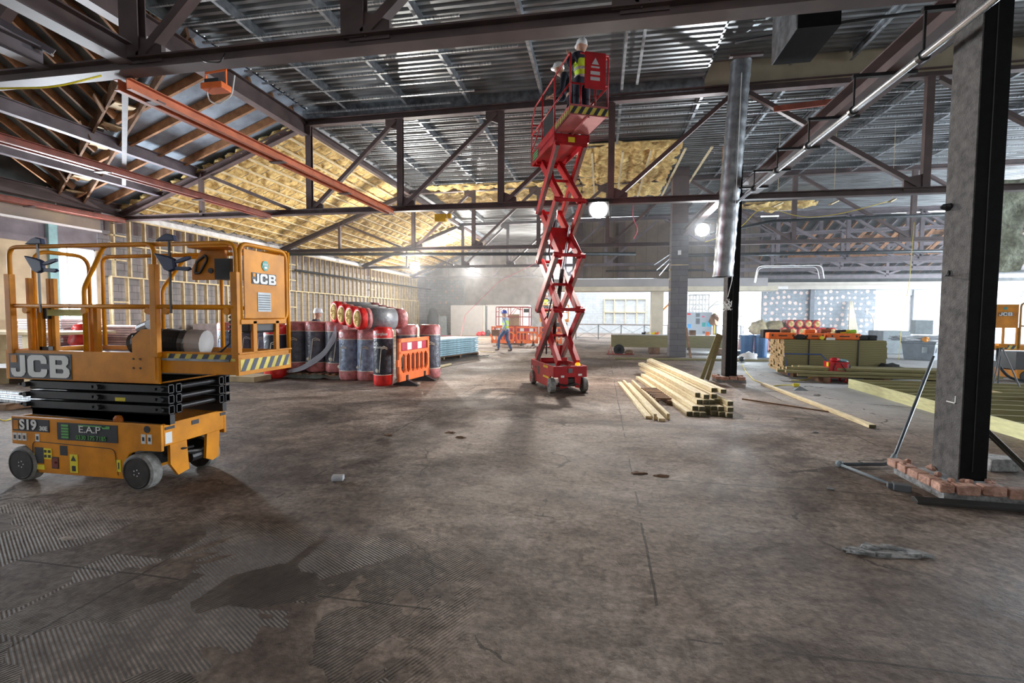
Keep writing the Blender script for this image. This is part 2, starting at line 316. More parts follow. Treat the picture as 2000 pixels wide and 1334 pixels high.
# ================================================================ SETTING
# floor: dirty brown-grey concrete slab with tyre tread marks, joints and stains
def floor_mat():
    m = bpy.data.materials.new('dusty_concrete_floor'); m.use_nodes = True; nt = m.node_tree; N = nt.nodes; L = nt.links
    b = N['Principled BSDF']
    tc = N.new('ShaderNodeTexCoord')
    def nz(scale, det=8, st=(1, 1, 1), rough=.6, dist=0):
        mp = N.new('ShaderNodeMapping'); mp.inputs['Scale'].default_value = st; L.new(tc.outputs['Object'], mp.inputs[0])
        n = N.new('ShaderNodeTexNoise'); n.inputs['Scale'].default_value = scale; n.inputs['Detail'].default_value = det; n.inputs['Roughness'].default_value = rough
        n.inputs['Distortion'].default_value = dist; L.new(mp.outputs[0], n.inputs['Vector']); return n.outputs[0]
    def ramp(i, stops):
        c = N.new('ShaderNodeValToRGB'); e = c.color_ramp.elements; e[0].position, e[0].color = stops[0][0], (*stops[0][1], 1); e[1].position, e[1].color = stops[-1][0], (*stops[-1][1], 1)
        for p, col in stops[1:-1]: x = e.new(p); x.color = (*col, 1)
        L.new(i, c.inputs[0]); return c.outputs[0]
    def mix(f, a, bb, mode='MIX'):
        x = N.new('ShaderNodeMix'); x.data_type = 'RGBA'; x.blend_type = mode
        if isinstance(f, float): x.inputs[0].default_value = f
        else: L.new(f, x.inputs[0])
        L.new(a, x.inputs[6]); L.new(bb, x.inputs[7]); return x.outputs[2]
    base = ramp(nz(.55, 9, dist=.4), [(.30, (.125, .085, .062)), (.5, (.25, .195, .158)), (.72, (.42, .36, .315))])
    stain = ramp(nz(.33, 6, (1, 1, 1), .7, .8), [(.40, (.38, .33, .31)), (.52, (1, 1, 1)), (1., (1.05, 1.05, 1.05))])
    fine = ramp(nz(22, 6), [(.36, (.58, .55, .52)), (.64, (1.25, 1.25, 1.25))])
    streak = ramp(nz(3.5, 6, (.35, 1.6, 1)), [(.35, (.75, .72, .70)), (.65, (1.1, 1.1, 1.1))])
    c = mix(1., base, stain, 'MULTIPLY'); blot = ramp(nz(5.5, 10, rough=.75, dist=.6), [(.40, (.50, .45, .42)), (.5, (1, 1, 1)), (.68, (1.25, 1.25, 1.25))]); c = mix(.9, c, fine, 'MULTIPLY'); c = mix(.8, c, blot, 'MULTIPLY'); c = mix(.8, c, streak, 'MULTIPLY')
    # bluish window light on the far right floor, painted into the slab colour
    sp = N.new('ShaderNodeSeparateXYZ'); L.new(tc.outputs['Object'], sp.inputs[0])
    def math_(op, a, bb=None, cc=None):
        x = N.new('ShaderNodeMath'); x.operation = op
        for k, q in enumerate((a, bb, cc)):
            if q is None: continue
            if isinstance(q, (int, float)): x.inputs[k].default_value = q
            else: L.new(q, x.inputs[k])
        return x.outputs[0]
    gx = math_('SUBTRACT', sp.outputs[0], 2.8); gx = math_('MULTIPLY', gx, .5); gx.node.use_clamp = True
    gy = math_('SUBTRACT', sp.outputs[1], 7.0); gy = math_('MULTIPLY', gy, .4); gy.node.use_clamp = True
    g = math_('MULTIPLY', gx, gy)
    cool = ramp(nz(1.2, 8), [(.35, (.34, .36, .37)), (.7, (.48, .50, .51))])
    c = mix(math_('MULTIPLY', g, .75), c, cool)
    # cracks
    vo = N.new('ShaderNodeTexVoronoi'); vo.feature = 'DISTANCE_TO_EDGE'; vo.inputs['Scale'].default_value = .42
    mp = N.new('ShaderNodeMapping'); L.new(tc.outputs['Object'], mp.inputs[0])
    wn = N.new('ShaderNodeTexNoise'); wn.inputs['Scale'].default_value = 2.2; wn.inputs['Detail'].default_value = 5; L.new(tc.outputs['Object'], wn.inputs['Vector'])
    va = N.new('ShaderNodeVectorMath'); va.operation = 'MULTIPLY_ADD'; va.inputs[1].default_value = (.6, .6, 0); L.new(wn.outputs[1], va.inputs[0]); L.new(tc.outputs['Object'], va.inputs[2]); L.new(va.outputs[0], vo.inputs['Vector'])
    brk = nz(1.3, 3)
    crk = math_('LESS_THAN', vo.outputs['Distance'], math_('MULTIPLY', math_('SUBTRACT', brk, .50), .045))
    # slab joints
    jb = N.new('ShaderNodeTexBrick'); jb.offset = 0; jb.inputs['Scale'].default_value = 1; jb.inputs['Brick Width'].default_value = 3.05; jb.inputs['Row Height'].default_value = 2.4; jb.inputs['Mortar Size'].default_value = .008; jb.inputs['Mortar Smooth'].default_value = 0
    mj = N.new('ShaderNodeMapping'); mj.inputs['Location'].default_value = (-.35, -.05, 0); L.new(va.outputs[0], mj.inputs[0])
    va2 = N.new('ShaderNodeVectorMath'); va2.operation = 'MULTIPLY_ADD'; va2.inputs[1].default_value = (.05, .05, 0); L.new(wn.outputs[1], va2.inputs[0]); L.new(tc.outputs['Object'], va2.inputs[2]); L.new(va2.outputs[0], mj.inputs[0]); L.new(mj.outputs[0], jb.inputs[0])
    joint = math_('MULTIPLY', jb.outputs['Fac'], math_('GREATER_THAN', nz(.9, 3), .49))
    dark = math_('MAXIMUM', crk, joint)
    dk = N.new('ShaderNodeRGB'); dk.outputs[0].default_value = (.035, .025, .018, 1)
    c = mix(math_('MULTIPLY', dark, .85), c, dk.outputs[0])
    # tread prints: patches of parallel ribs turned different ways
    v2 = N.new('ShaderNodeTexVoronoi'); v2.inputs['Scale'].default_value = 1.9; v2.distance = 'CHEBYCHEV'; L.new(tc.outputs['Object'], v2.inputs['Vector'])
    s2 = N.new('ShaderNodeSeparateXYZ'); L.new(v2.outputs['Color'], s2.inputs[0])
    def waves(rot):
        mp2 = N.new('ShaderNodeMapping'); mp2.inputs['Rotation'].default_value = (0, 0, rot); L.new(tc.outputs['Object'], mp2.inputs[0])
        w = N.new('ShaderNodeTexWave'); w.inputs['Scale'].default_value = 17; w.inputs['Distortion'].default_value = .35; w.inputs['Detail'].default_value = 1; L.new(mp2.outputs[0], w.inputs[0]); return w.outputs['Fac']
    pick = math_('GREATER_THAN', s2.outputs[0], .5); wm = N.new('ShaderNodeMix'); L.new(pick, wm.inputs[0]); L.new(waves(.5), wm.inputs[2]); L.new(waves(2.1), wm.inputs[3])
    px = math_('MULTIPLY', math_('SUBTRACT', -.6, sp.outputs[0]), 1.6); px.node.use_clamp = True
    py = math_('MULTIPLY', math_('SUBTRACT', 3.3, sp.outputs[1]), 1.6); py.node.use_clamp = True
    tm = math_('MULTIPLY', math_('MULTIPLY', px, py), math_('GREATER_THAN', nz(.8, 4, dist=.5), .43))
    tr = math_('MULTIPLY', tm, wm.outputs[0])
    trc = N.new('ShaderNodeRGB'); trc.outputs[0].default_value = (.07, .055, .043, 1)
    c = mix(math_('MULTIPLY', math_('MULTIPLY', tm, math_('LESS_THAN', wm.outputs[0], .40)), .8), c, trc.outputs[0])
    L.new(c, b.inputs['Base Color'])
    L.new(ramp(nz(.5, 6), [(.35, (.55,)*3), (.7, (.85,)*3)]), b.inputs['Roughness']); b.inputs['Specular IOR Level'].default_value = .25
    h = math_('ADD', math_('MULTIPLY', nz(2.5, 10, rough=.7), .9), math_('MULTIPLY', tr, .55)); h = math_('SUBTRACT', h, math_('MULTIPLY', dark, .9))
    bp = N.new('ShaderNodeBump'); bp.inputs['Strength'].default_value = .9; bp.inputs['Distance'].default_value = .035; L.new(h, bp.inputs['Height']); L.new(bp.outputs[0], b.inputs['Normal'])
    return m
b = MB(); b.bb(-40, 40, -7, 60, -.3, 0); struct(b.done('floor', floor_mat(), loc=(0, 0, 0)))

# corrugated deck ceiling, ribs along X
def corrugated(x0, x1, y0, y1, z, pitch=.2, depth=.055):
    b = MB(); n = int((y1-y0)/pitch); prof = []
    for i in range(n):
        y = y0+i*pitch; prof += [(y, z), (y+pitch*.42, z), (y+pitch*.55, z+depth), (y+pitch*.87, z+depth)]
    prof.append((y0+n*pitch, z)); vs = []
    for y, zz in prof: vs += [(x0, y, zz), (x1, y, zz)]
    b.add(vs, [(2*i, 2*i+1, 2*i+3, 2*i+2) for i in range(len(prof)-1)])
    b.bb(x0, x1, y0, y1, z+depth+.02, z+depth+.06); return b
deckm = mat('corrugated_galvanised_deck', (.25, .27, .285), .36, .7, .35, 1.7, stretch=(.5, 2.2, 1), dirt=(.11, .112, .112))
struct(corrugated(-8.4, 2.4, -6, 13, 7.42).done('ceiling', deckm))
struct(corrugated(2.4, 26, -6, 13, 7.75).done('ceiling', deckm))
struct(corrugated(-8.4, 26, 13, 29.4, 7.30).done('ceiling', deckm))
struct(corrugated(-8.4, -1.8, 29.4, 41, 7.30).done('ceiling', deckm))
b = MB(); b.bb(2.4, 26, 12.98, 13.04, 7.2, 7.9); struct(b.done('trim_1', beigeb))
b = MB(); b.bb(-8.5, 2.4, 12.98, 13.04, 7.14, 7.6); b.bb(2.36, 2.4, -6, 13, 7.42, 7.9); struct(b.done('trim_11', galv_d))
# walls
WL = -15.0
b = MB(); b.bb(WL-.25, WL, 12.45, 41, 0, 4.95); struct(b.done('wall_left', block_yz))
b = MB(); b.bb(WL-.2, WL+.02, 9.2, 11.1, 0, 3.5); b.bb(WL-.2, WL, 4.5, 9.2, 3.1, 3.5); b.bb(WL-.2, WL, 12.3, 12.45, 0, 3.5)
b.bb(WL-.2, WL, 11.1, 12.3, 0, 1.25); b.bb(WL-.2, WL, -6, 9.2, 0, .9); struct(b.done('wall_left_rear', mat('pale_ply_lining', (.58, .46, .30), .85, 0, .18, 1.5)))
b = MB(); b.bb(WL-.16, WL+.04, 9.9, 12.4, 3.45, 3.62); b.bb(WL-.1, WL-.02, 4, 12.4, 3.62, 4.05, 0); struct(b.done('trim_2', steel_g))
b = MB(); b.bb(WL-.08, WL+.06, 4, 12.45, 4.06, 4.55); struct(b.done('trim_3', mat('torn_plaster_and_grey_board', (.16, .135, .14), .8, 0, .2, .7, dirt=(.42, .34, .22))))
b = MB(); b.bb(WL-.1, WL+.12, 4, 12.45, 4.0, 4.06); struct(b.done('trim_4', white))
b = MB(); b.bb(WL-.02, WL+.1, 11.0, 11.22, 0, 4.0); struct(b.done('trim_5', tealp))
# window on the left: frame and pane
b = MB()
for y in (11.3, 11.5, 12.28): b.bb(WL-.1, WL+.03, y-.03, y+.03, 1.25, 3.45)
for z in (1.25, 3.45): b.bb(WL-.1, WL+.03, 11.27, 12.3, z-.03, z+.03)
w = struct(b.done('window_1', white))
b = MB(); b.bb(WL-.06, WL-.05, 11.3, 12.3, 1.28, 3.42); b.done('pane', glassy, w)
# far walls
b = MB(); b.bb(-15.2, -3.3, 40.6, 40.85, 0, 7.4); struct(b.done('wall_back', greyrend))
b = MB(); b.bb(-15.0, -11.6, 40.45, 40.6, 0, 4.6); struct(b.done('wall_back', brick_mat('grey_blockwork_dabs', (.33, .35, .37), (.38, .40, .42), (.25, .26, .28), .45, .225, 'XZ', blob=((.60, .42, .32), 2.0, .3))))
b = MB(); b.bb(-3.3, 10.2, 46, 46.3, 0, 7.3); struct(b.done('wall_back', block_xz))
b = MB(); b.bb(-3.5, -3.3, 29.2, 46, 3.9, 7.3); struct(b.done('wall_partition', greyrend))
# brown plank wall over the back opening
b = MB(); b.bb(-1.75, 8.6, 29.5, 29.65, 3.8, 7.3); struct(b.done('wall_upper', brownwall))
b = MB()
for x in (-1.5, .9, 4.2, 7.4): b.bb(x, x+.35, 29.2, 29.5, 3.8, 7.0)
struct(b.done('trim_6', steel))
b = MB(); b.bb(-2.9, 8.9, 28.9, 29.7, 3.28, 3.72); struct(b.done('trim_7', mat('grey_fascia_board', (.40, .39, .40), .7, 0, .08, 1)))
b = MB(); b.bb(-2.9, 9.4, 28.8, 29.72, 3.02, 3.27); struct(b.done('trim_8', offwhite))
b = MB(); b.bb(-2.9, 10.2, 29.7, 33, 3.15, 3.3); struct(b.done('ceiling', white))
b = MB(); b.bb(2.95, 3.65, 30.6, 31.2, 0, 3.15); struct(b.done('column', offwhite)); 
# blob wall at the right rear
b = MB(); b.bb(10.2, 16.7, 34, 34.3, 0, 3.5); struct(b.done('wall_right_rear', block_blob))
b = MB(); b.bb(12.95, 13.2, 33.85, 34, 0, 3.5); struct(b.done('trim_9', mat('grey_steel_stanchion', (.16, .18, .21), .6)))
b = MB(); b.bb(16.7, 16.95, 34, 34.3, 0, 3.5); b.bb(16.95, 31, 34, 34.3, 0, .75); b.bb(18.75, 19.6, 33.9, 34.3, 0, 3.3); b.bb(16.95, 31, 34, 34.3, 2.95, 3.5); b.bb(24.5, 26.0, 33.9, 34.3, 0, 3.3)
struct(b.done('wall_right_rear', mat('pale_blue_grey_wall', (.50, .54, .58), .8, 0, .08, 2)))
b = MB()
for x0, x1 in ((16.95, 18.75), (19.6, 24.5), (26, 31)):
    b.bb(x0, x1, 34.1, 34.14, .75, .80); b.bb(x0, x1, 34.1, 34.14, 2.90, 2.95); b.bb(x0, x0+.05, 34.1, 34.14, .75, 2.95); b.bb(x1-.05, x1, 34.1, 34.14, .75, 2.95)
w = struct(b.done('window_2', white))
b = MB(); b.bb(16.95, 31, 34.15, 34.16, .75, 2.95); b.done('pane', glassy, w)
b = MB(); b.bb(10.2, 31, 33.2, 34.2, 3.5, 3.75); b.bb(9.3, 31, 33.1, 33.2, 3.3, 3.55); struct(b.done('trim_10', mat('pale_ceiling_bulkhead', (.55, .52, .46), .8, 0, .08, 2)))
# sloping lower roof behind the deck at the right: boards on rafters
b = MB(); b.add([(3.6, 29.4, 7.0), (31, 29.4, 7.0), (31, 36, 4.3), (3.6, 36, 4.3)], [(0, 1, 2, 3)]); b.add([(3.6, 29.4, 7.1), (31, 29.4, 7.1), (31, 36, 4.4), (3.6, 36, 4.4)], [(0, 1, 2, 3)])
struct(b.done('ceiling', sheetd))
b = MB(); b.bb(3.6, 31, 33.9, 36, 3.6, 4.3); struct(b.done('wall_right_upper', sheetd))
# wall behind the camera with a wide opening and far side walls close the hall
b = MB(); b.bb(-24, 26, -7.2, -7, 0, 9.5); struct(b.done('wall_behind', greyrend))
b = MB(); b.bb(25.8, 26, -7, 34, 4.6, 7.8); b.bb(25.8, 26, -7, 34, 0, .8); struct(b.done('wall_right', greyrend))

# ---------------------------------------------------------------- left pitched roof (old, uninsulated bay) 
def zs(x): return 4.78 + (x+14.9)*(7.12-4.78)/(14.9-8.4)
for dz_ in (0,):
    b = MB(); A_ = [(-8.4, 8.52), (-8.4, 13), (-15.2, 13), (-15.2, 11.75)]
    b.add([(x, y, zs(x)+.28) for x, y in A_], [(0, 1, 2, 3)]); b.add([(x, y, zs(x)+.34) for x, y in A_], [(0, 1, 2, 3)]); struct(b.done('ceiling', sheetm))
# second roof plane on the near side of the valley, rising toward the viewer, dark boards
V0 = Vector((-15.2, 11.75, zs(-15.2)+.28)); V1 = Vector((-8.4, 8.52, zs(-8.4)+.28)); RB = Vector((0, -1, .55))
P = [V0, V1, V1+RB*15, V0+RB*18]
b = MB(); b.add([tuple(v) for v in P], [(0, 1, 2, 3)]); b.add([(v.x, v.y, v.z+.08) for v in P], [(0, 1, 2, 3)]); struct(b.done('ceiling', sheetd))
b = MB(); b.prism([(-8.34, -6.5, 7.2), (-8.34, 8.5, 7.2), (-8.34, 8.5, 7.5), (-8.34, -6.5, 15.8)], (-.06, 0, 0)); struct(b.done('wall_gable', sheetd))
b = MB(); b.prism([(-15.2, -6, 4.5), (-15.2, 12.45, 4.5), (-15.2, 12.45, 5.0), (-15.2, 11.75, 5.0), (-15.2, -6, 14.8)], (.05, 0, 0)); struct(b.done('wall_left_gable', sheetd))
b = MB(); b.bb(-15.2, -8.34, -7.2, -7.0, 0, 16); struct(b.done('wall_behind', greyrend))
for i in range(6):
    y = 12.55-i*.84; x1 = -8.5
    t_ = (y-V0.y)/(V1.y-V0.y); x0 = -15.0 if y > 11.75 else V0.x+(V1.x-V0.x)*t_+.1
    if y < 8.6: break
    b = MB(); b.bar((x0, y, zs(x0)+.16), (x1, y, zs(x1)+.16), .07, .2)
    tag(b.done('roof_rafter', rafter_m), 'orange-brown timber rafter under the grey lining of the bare roof bay', 'rafter', 'rafters under the grey lining sheets')
for i in range(15):
    p = V0.lerp(V1, (i+.4)/15)+Vector((0, 0, -.10)); q = p+RB*6.5; b = MB(); b.bar(p, q, .06, .17)
    tag(b.done('roof_rafter', oldwood if i % 2 else rafter_m), 'old brown timber rafter on the dark boarded roof left of the valley', 'rafter', 'rafters on the dark boarded roof')
t = thing('valley_timber', 'broken brown boarding and battens along the roof valley at upper left', 'roof timber', (-12, 10, 5.6))
V0 = V0+Vector((0, 0, -.22)); V1 = V1+Vector((0, 0, -.22)); D = (V1-V0); b = MB()
b.bar(V0+Vector((-.12, -.26, .1)), V1+Vector((-.12, -.26, .1)), .05, .3); b.bar(V0+Vector((.12, .28, .05)), V1+Vector((.12, .28, .05)), .05, .22); b.parts('valley_board', oldwood, t)
b = MB()
for k in range(9):
    c = V0+D*(k+.5)/9; b.box(c+Vector((.02, .02, .12)), (.5, .40, .03), rz=-.44)
b.parts('gutter_board', ply, t)
b = MB()
for k in range(7):
    c = V0+D*(k+.3)/7; b.bar(c+Vector((-.2, -.45, .2)), c+Vector((-.1, -.3, -.22+.1*(k % 3))), .25, .025)
b.parts('torn_board', oldwood, t)

# ---------------------------------------------------------------- insulated slope behind truss two
def slope_batts(name, y0, y1, x0, x1, label, zf, mt, dens=.10, seed=1., pil=.55):
    nx = int(abs(x1-x0)/dens); ny = int((y1-y0)/dens); b = MB(); vs = []
    for i in range(nx+1):
        for j in range(ny+1):
            x = x0+(x1-x0)*i/nx; y = y0+(y1-y0)*j/ny
            c = (x-x0)/.52; row = abs(math.sin(PI*c)); bb2 = abs(math.sin(PI*(y+.35*math.floor(c))/.62))
            h = .10*row**.5*bb2**.35 + .11*noise.noise(Vector((x*2.6, y*2.6, seed)))+.05*noise.noise(Vector((x*8, y*8, seed)))
            vs.append((x+.06*noise.noise(Vector((x*3, y*3, 9+seed))), y, zf(x)-.02-h))
    b.add(vs, [(i*(ny+1)+j, i*(ny+1)+j+1, (i+1)*(ny+1)+j+1, (i+1)*(ny+1)+j) for i in range(nx) for j in range(ny)])
    n0 = len(vs); o = b.done(name, mt, smooth=True); tag(o, label, 'insulation', kind='stuff'); return o
zi = lambda x: zs(x)+.16
ins = slope_batts('slope_insulation', 13.1, 38.5, -8.75, -14.9, 'yellow glass-wool batts packed under the long left-hand roof slope', zi, insul, .085)
b = MB()
for k in range(13):
    for j in range(41):
        x = -8.95-k*.47; y = 13.35+j*.62+.3*(k % 2); b.bar((x+.02, y, zi(x)-.13), (x-.40, y+.05, zi(x-.42)-.13), .018, .012)
o = b.done('retaining_strap', galv_d, ins); o['kind'] = 'stuff'
b = MB(); b.add([(-8.4, 13, zs(-8.4)+.3), (-8.4, 40.6, zs(-8.4)+.3), (-15.2, 40.6, zs(-15.2)+.3), (-15.2, 13, zs(-15.2)+.3)], [(0, 1, 2, 3)]); struct(b.done('ceiling', sheetm))
for k in range(13):
    x = -8.75-k*.48; b = MB(); b.bar((x, 13.05, zi(x)-.16), (x, 38.5, zi(x)-.16), .085, .04)
    tag(b.done('ceiling_batten', wood_y), 'pale timber batten holding the yellow batts on the left slope', 'batten', 'battens across the left slope insulation')
b = MB()
for k in range(16):
    x = -9.0-k*.38; b.ball((x, 13.05, zs(x)+.03), (.20, .10, .10), 8, seed=k*1.7, amp=.5)
tag(b.done('ragged_insulation_edge', insul, smooth=True), 'ragged yellow batt ends showing behind the sloping truss rafter', 'insulation', kind='stuff')
# hanging patch in the middle and its strip beyond
def patch(name, x0, x1, y0, y1, z, label, hang=.1, seed=3., mt=insul):
    d = .075; nx = int((x1-x0)/d); ny = int((y1-y0)/d); b = MB(); vs = []; fs = []
    for i in range(nx+1):
        for j in range(ny+1):
            x = x0+(x1-x0)*i/nx; y = y0+(y1-y0)*j/ny
            h = .12*abs(math.sin(PI*(x-x0)/.6))**.5*abs(math.sin(PI*(y-y0)/.45))**.4 + .12*noise.noise(Vector((x*2.5, y*2.5, seed)))+.05*noise.noise(Vector((x*8, y*8, seed)))
            vs.append((x+.12*noise.noise(Vector((x*2, y*2, 5+seed))), y+.18*noise.noise(Vector((x*2, y*2, 8+seed))), z-.02-h-hang*noise.noise(Vector((x*.8, y*.8, seed)))))
    b.add(vs, [(i*(ny+1)+j, i*(ny+1)+j+1, (i+1)*(ny+1)+j+1, (i+1)*(ny+1)+j) for i in range(nx) for j in range(ny)])
    b.bb(x0+.1, x1-.1, y0+.1, y1-.1, z, z+.05)
    return tag(b.done(name, mt, smooth=True), label, 'insulation', kind='stuff')
patch('ceiling_insulation', -.95, 2.45, 16.3, 23.2, 7.12, 'square patch of yellow batts under the deck right of the raised red lift')
patch('ceiling_insulation', -7.6, -.95, 20.3, 24.2, 7.10, 'long strip of yellow batts under the deck left of the raised red lift', seed=7.)
patch('ceiling_insulation', 6.6, 9.8, 25.2, 26.6, 7.0, 'small drooping yellow batt under the deck at the right rear', .25, seed=11.)
for k, (xa, xb) in enumerate(((2.55, 2.75), (3.35, 3.5), (-.4, -.25), (.6, .75), (1.5, 1.65))):
    b = MB(); b.bar((xa, 16.6, 6.93), (xa, 22.8, 6.93), .07, .04)
    tag(b.done('ceiling_batten', wood_y), ['pale batten along the right edge of the square insulation patch', 'bare pale batten on the deck right of the square insulation patch', 'leftmost pale batten crossing the square insulation patch', 'second pale batten from the left crossing the square insulation patch', 'third pale batten from the left crossing the square insulation patch'][k], 'batten')

# ---------------------------------------------------------------- trusses
ZB, ZT = 4.52, 7.02
def truss(y, label, mt, w=.17, left=True, right_to=11.5, s=1.):
    t = thing('roof_truss', label, 'truss', (0, y, 4.4), group=None)
    xr = right_to
    b = MB(); b.ibeam((-14.9 if left else -8.4, y, ZB), (xr, y, ZB), .2, .15, .02); b.done('bottom_chord', mt, t)
    b = MB(); b.ibeam((-8.4, y, ZT), (3.2, y, ZT+.1), .2, .18, .02); b.ibeam((3.2, y, ZT+.1), (xr, y, ZT+.22), .2, .2, .02); b.done('top_chord', mt, t)
    if left:
        b = MB(); b.ibeam((-14.9, y, ZB+.05), (-8.35, y, ZT), .18, .2, .02); b.done('rafter_chord', mt, t)
        b = MB(); b.bar((-11.9, y, ZB), (-11.9, y, ZB+1.25), .11, .11); b.done('vertical', mt, t)
        b = MB(); b.bar((-11.7, y, ZB+1.2), (-8.9, y, ZB+.08), .09, .09); b.done('diagonal', mt, t)
    X = (-8.32, -5.55, -2.7, .18)
    for i, x in enumerate(X):
        b = MB(); b.chan((x, y, ZB+.05), (x, y, ZT-.05), w, .12, .015, up=(0, 1, 0)); b.done('vertical', mt, t)
        nx = (X+(3.1,))[i+1]
        b = MB(); b.bar((x+.12, y, ZB+.08), (nx-.12, y, ZT-.08), .1, .12, up=(0, 1, 0)); b.done('diagonal', mt, t)
        b = MB(); b.prism([(x-.05, y-.03, ZB+.02), (x+.42, y-.03, ZB+.02), (x+.42, y-.03, ZB+.2), (x+.1, y-.03, ZB+.34), (x-.05, y-.03, ZB+.34)], (0, .06, 0))
        b.prism([(x+.05, y-.03, ZT-.02), (x-.42, y-.03, ZT-.02), (x-.42, y-.03, ZT-.22), (x-.1, y-.03, ZT-.34), (x+.05, y-.03, ZT-.34)], (0, .06, 0)); b.parts('gusset_plate', mt, t)
    x = 7.3
    while x < xr+.1:
        b = MB(); b.chan((x, y, ZB+.05), (x, y, ZT+.1), w, .12, .015, up=(0, 1, 0)); b.done('vertical', mt, t)
        b = MB(); b.bar((x-3.9, y, ZT), (x-.12, y, ZB+.1), .1, .12, up=(0, 1, 0)); b.done('diagonal', mt, t)
        b = MB(); b.prism([(x+.05, y-.03, ZB), (x-.45, y-.03, ZB), (x-.45, y-.03, ZB+.3), (x+.05, y-.03, ZB+.4)], (0, .06, 0)); b.parts('gusset_plate', mt, t)
        x += 4.1
    return t
truss(5.1, 'dark maroon steel truss nearest the viewer, its lower chord crossing the top of the picture', steel, .26)
truss(13.0, 'maroon steel truss behind the raised red lift, second from the viewer', steel, .16, right_to=15.6)
truss(20.9, 'maroon steel truss on the grey block pillar, third from the viewer', steel, .16, right_to=19.6)
truss(28.8, 'maroon steel truss just in front of the brown plank wall', steel_g, .16, right_to=19.6)
truss(36.7, 'farthest steel truss on the left, over the white cabins', steel_g, .16, right_to=-3.4)
# extra lattice trusses at the right rear
for k, (y, x0, x1, z0, z1, lab) in enumerate(((23.2, 7.5, 24, 4.05, 5.9, 'pale mauve lattice truss at right rear, nearest of the three low ones'), (26.5, 5.2, 24, 3.95, 5.6, 'middle one of the three low mauve lattice trusses at right rear'), (31.0, 5.5, 26, 3.9, 5.4, 'farthest of the three low mauve lattice trusses, before the dabbed block wall'))):
    t = thing('lattice_truss', lab, 'truss', ((x0+x1)/2, y, z0))
    b = MB(); b.ibeam((x0, y, z0), (x1, y, z0), .18, .2, .02); b.done('bottom_chord', steel_g, t)
    b = MB(); b.ibeam((x0, y, z1), (x1, y, z1+.5), .16, .16, .02); b.done('top_chord', steel_g, t)
    n = 6; dx = (x1-x0)/n
    for i in range(n+1):
        x = x0+i*dx; b = MB(); b.bar((x, y, z0), (x, y, z1+.5*i/n), .14, .1); b.done('vertical', steel_g, t)
        if i < n: b = MB(); b.bar((x, y, z1-.05+.5*i/n) if i < 3 else (x, y, z0+.1), (x+dx, y, z0+.1) if i < 3 else (x+dx, y, z1), .1, .1); b.done('diagonal', steel_g, t)
for i in range(34):
    x = 4.2+i*.62; b = MB(); b.bar((x, 29.5, 6.86), (x, 35.6, 4.36), .07, .16)
    tag(b.done('roof_rafter', rafter_m if i % 2 else steel_g), 'thin sloping rafter under the dark lower roof at right rear', 'rafter', 'rafters under the lower roof at right rear')
# timber gable boards above the right windows
t = thing('roof_timber_frame', 'orange-brown timber framing high up behind the right-hand trusses', 'roof timber', (12.5, 27.5, 4.8))
b = MB()
for i in range(11): b.bar((9.6+i*.75, 27.4, 4.75), (10.9+i*.75, 27.9, 6.0), .07, .16)
b.parts('rafter', rafter_m, t)
b = MB(); b.bar((9.4, 27.6, 4.72), (19, 27.6, 4.9), .06, .24); b.bar((10.4, 27.9, 5.5), (19, 27.9, 6.0), .06, .2); b.parts('plate', rafter_m, t)

# beams running away from the viewer
def longbeam(name, x, z, y0, y1, w, h, mt, label, cat='beam', kind='i', group=None):
    b = MB()
    (b.ibeam if kind == 'i' else b.chan)((x, y0, z), (x, y1, z), w, h, .018)
    return tag(b.done(name, mt), label, cat, group)
longbeam('valley_beam', -8.42, 6.88, -5, 13, .22, .42, steel, 'deep maroon beam running back where the deck meets the bare roof bay')
longbeam('valley_beam', -8.5, 6.98, 13, 40.5, .16, .2, steel, 'maroon edge beam between the yellow slope and the deck')
longbeam('roof_purlin', -12.03, zs(-12.03)-.02, 3, 13, .16, .3, steel_g, 'grey-brown purlin in the bare roof bay, the higher one', 'purlin')
longbeam('roof_purlin', -13.4, zs(-13.4)-.02, 3, 13, .16, .28, steel_g, 'grey-brown purlin in the bare roof bay, the lower one', 'purlin')
longbeam('eave_beam', -14.85, 4.78, 3, 13, .2, .34, steel, 'brown eave beam along the top of the left wall')
longbeam('roof_purlin', -5.55, 4.62, -4, 5.0, .2, .24, steel, 'big beam at upper left ending on the nearest truss under its thick post', 'purlin')
longbeam('roof_purlin', -6.75, 4.66, -4, 5.0, .18, .22, steel_g, 'grey beam at upper left, left of the thick post', 'purlin')
for x, mt, lab in ((-5.78, orange_steel, 'bright orange steel channel rail hung between the first two trusses'), (-9.57, redox, 'dull red twin channel rail left of the bright orange one'), (-14.6, redox, 'dull red channel rail along the top of the left wall')):
    t = thing('channel_rail', lab, 'rail', (x, 9, 4.3))
    b = MB(); b.chan((x-.09, 5.15, 4.36), (x-.09, 12.9, 4.42), .07, .13, .01, side=1); b.chan((x+.09, 5.15, 4.36), (x+.09, 12.9, 4.42), .07, .13, .01, side=-1); b.parts('channel', mt, t)
    b = MB()
    for y in (5.5, 8, 10.3, 12.6): b.bb(x-.14, x+.14, y, y+.12, 4.30, 4.315)
    b.parts('tie_plate', steel, t)
for p, q, lab in (((-10.6, 9.4, 4.45), (-5.9, 5.3, 4.5), 'thin pale angle brace crossing under the bare roof bay'), ((-7.7, 4.2, 5.4), (-6.6, 5.0, 4.7), 'short thin pale brace above the nearest truss at upper left')):
    b = MB(); b.bar(p, q, .07, .02); b.bar(Vector(p)+Vector((.03, 0, .03)), Vector(q)+Vector((.03, 0, .03)), .015, .06); tag(b.done('angle_brace', steel_g), lab, 'brace')
b = MB(); b.ibeam((-13.5, 4.3, 5.75), (-8.5, 4.3, 6.6), .2, .25, .02); tag(b.done('cross_beam', steel_g), 'sloping grey cross beam at upper left behind the big beams', 'beam')
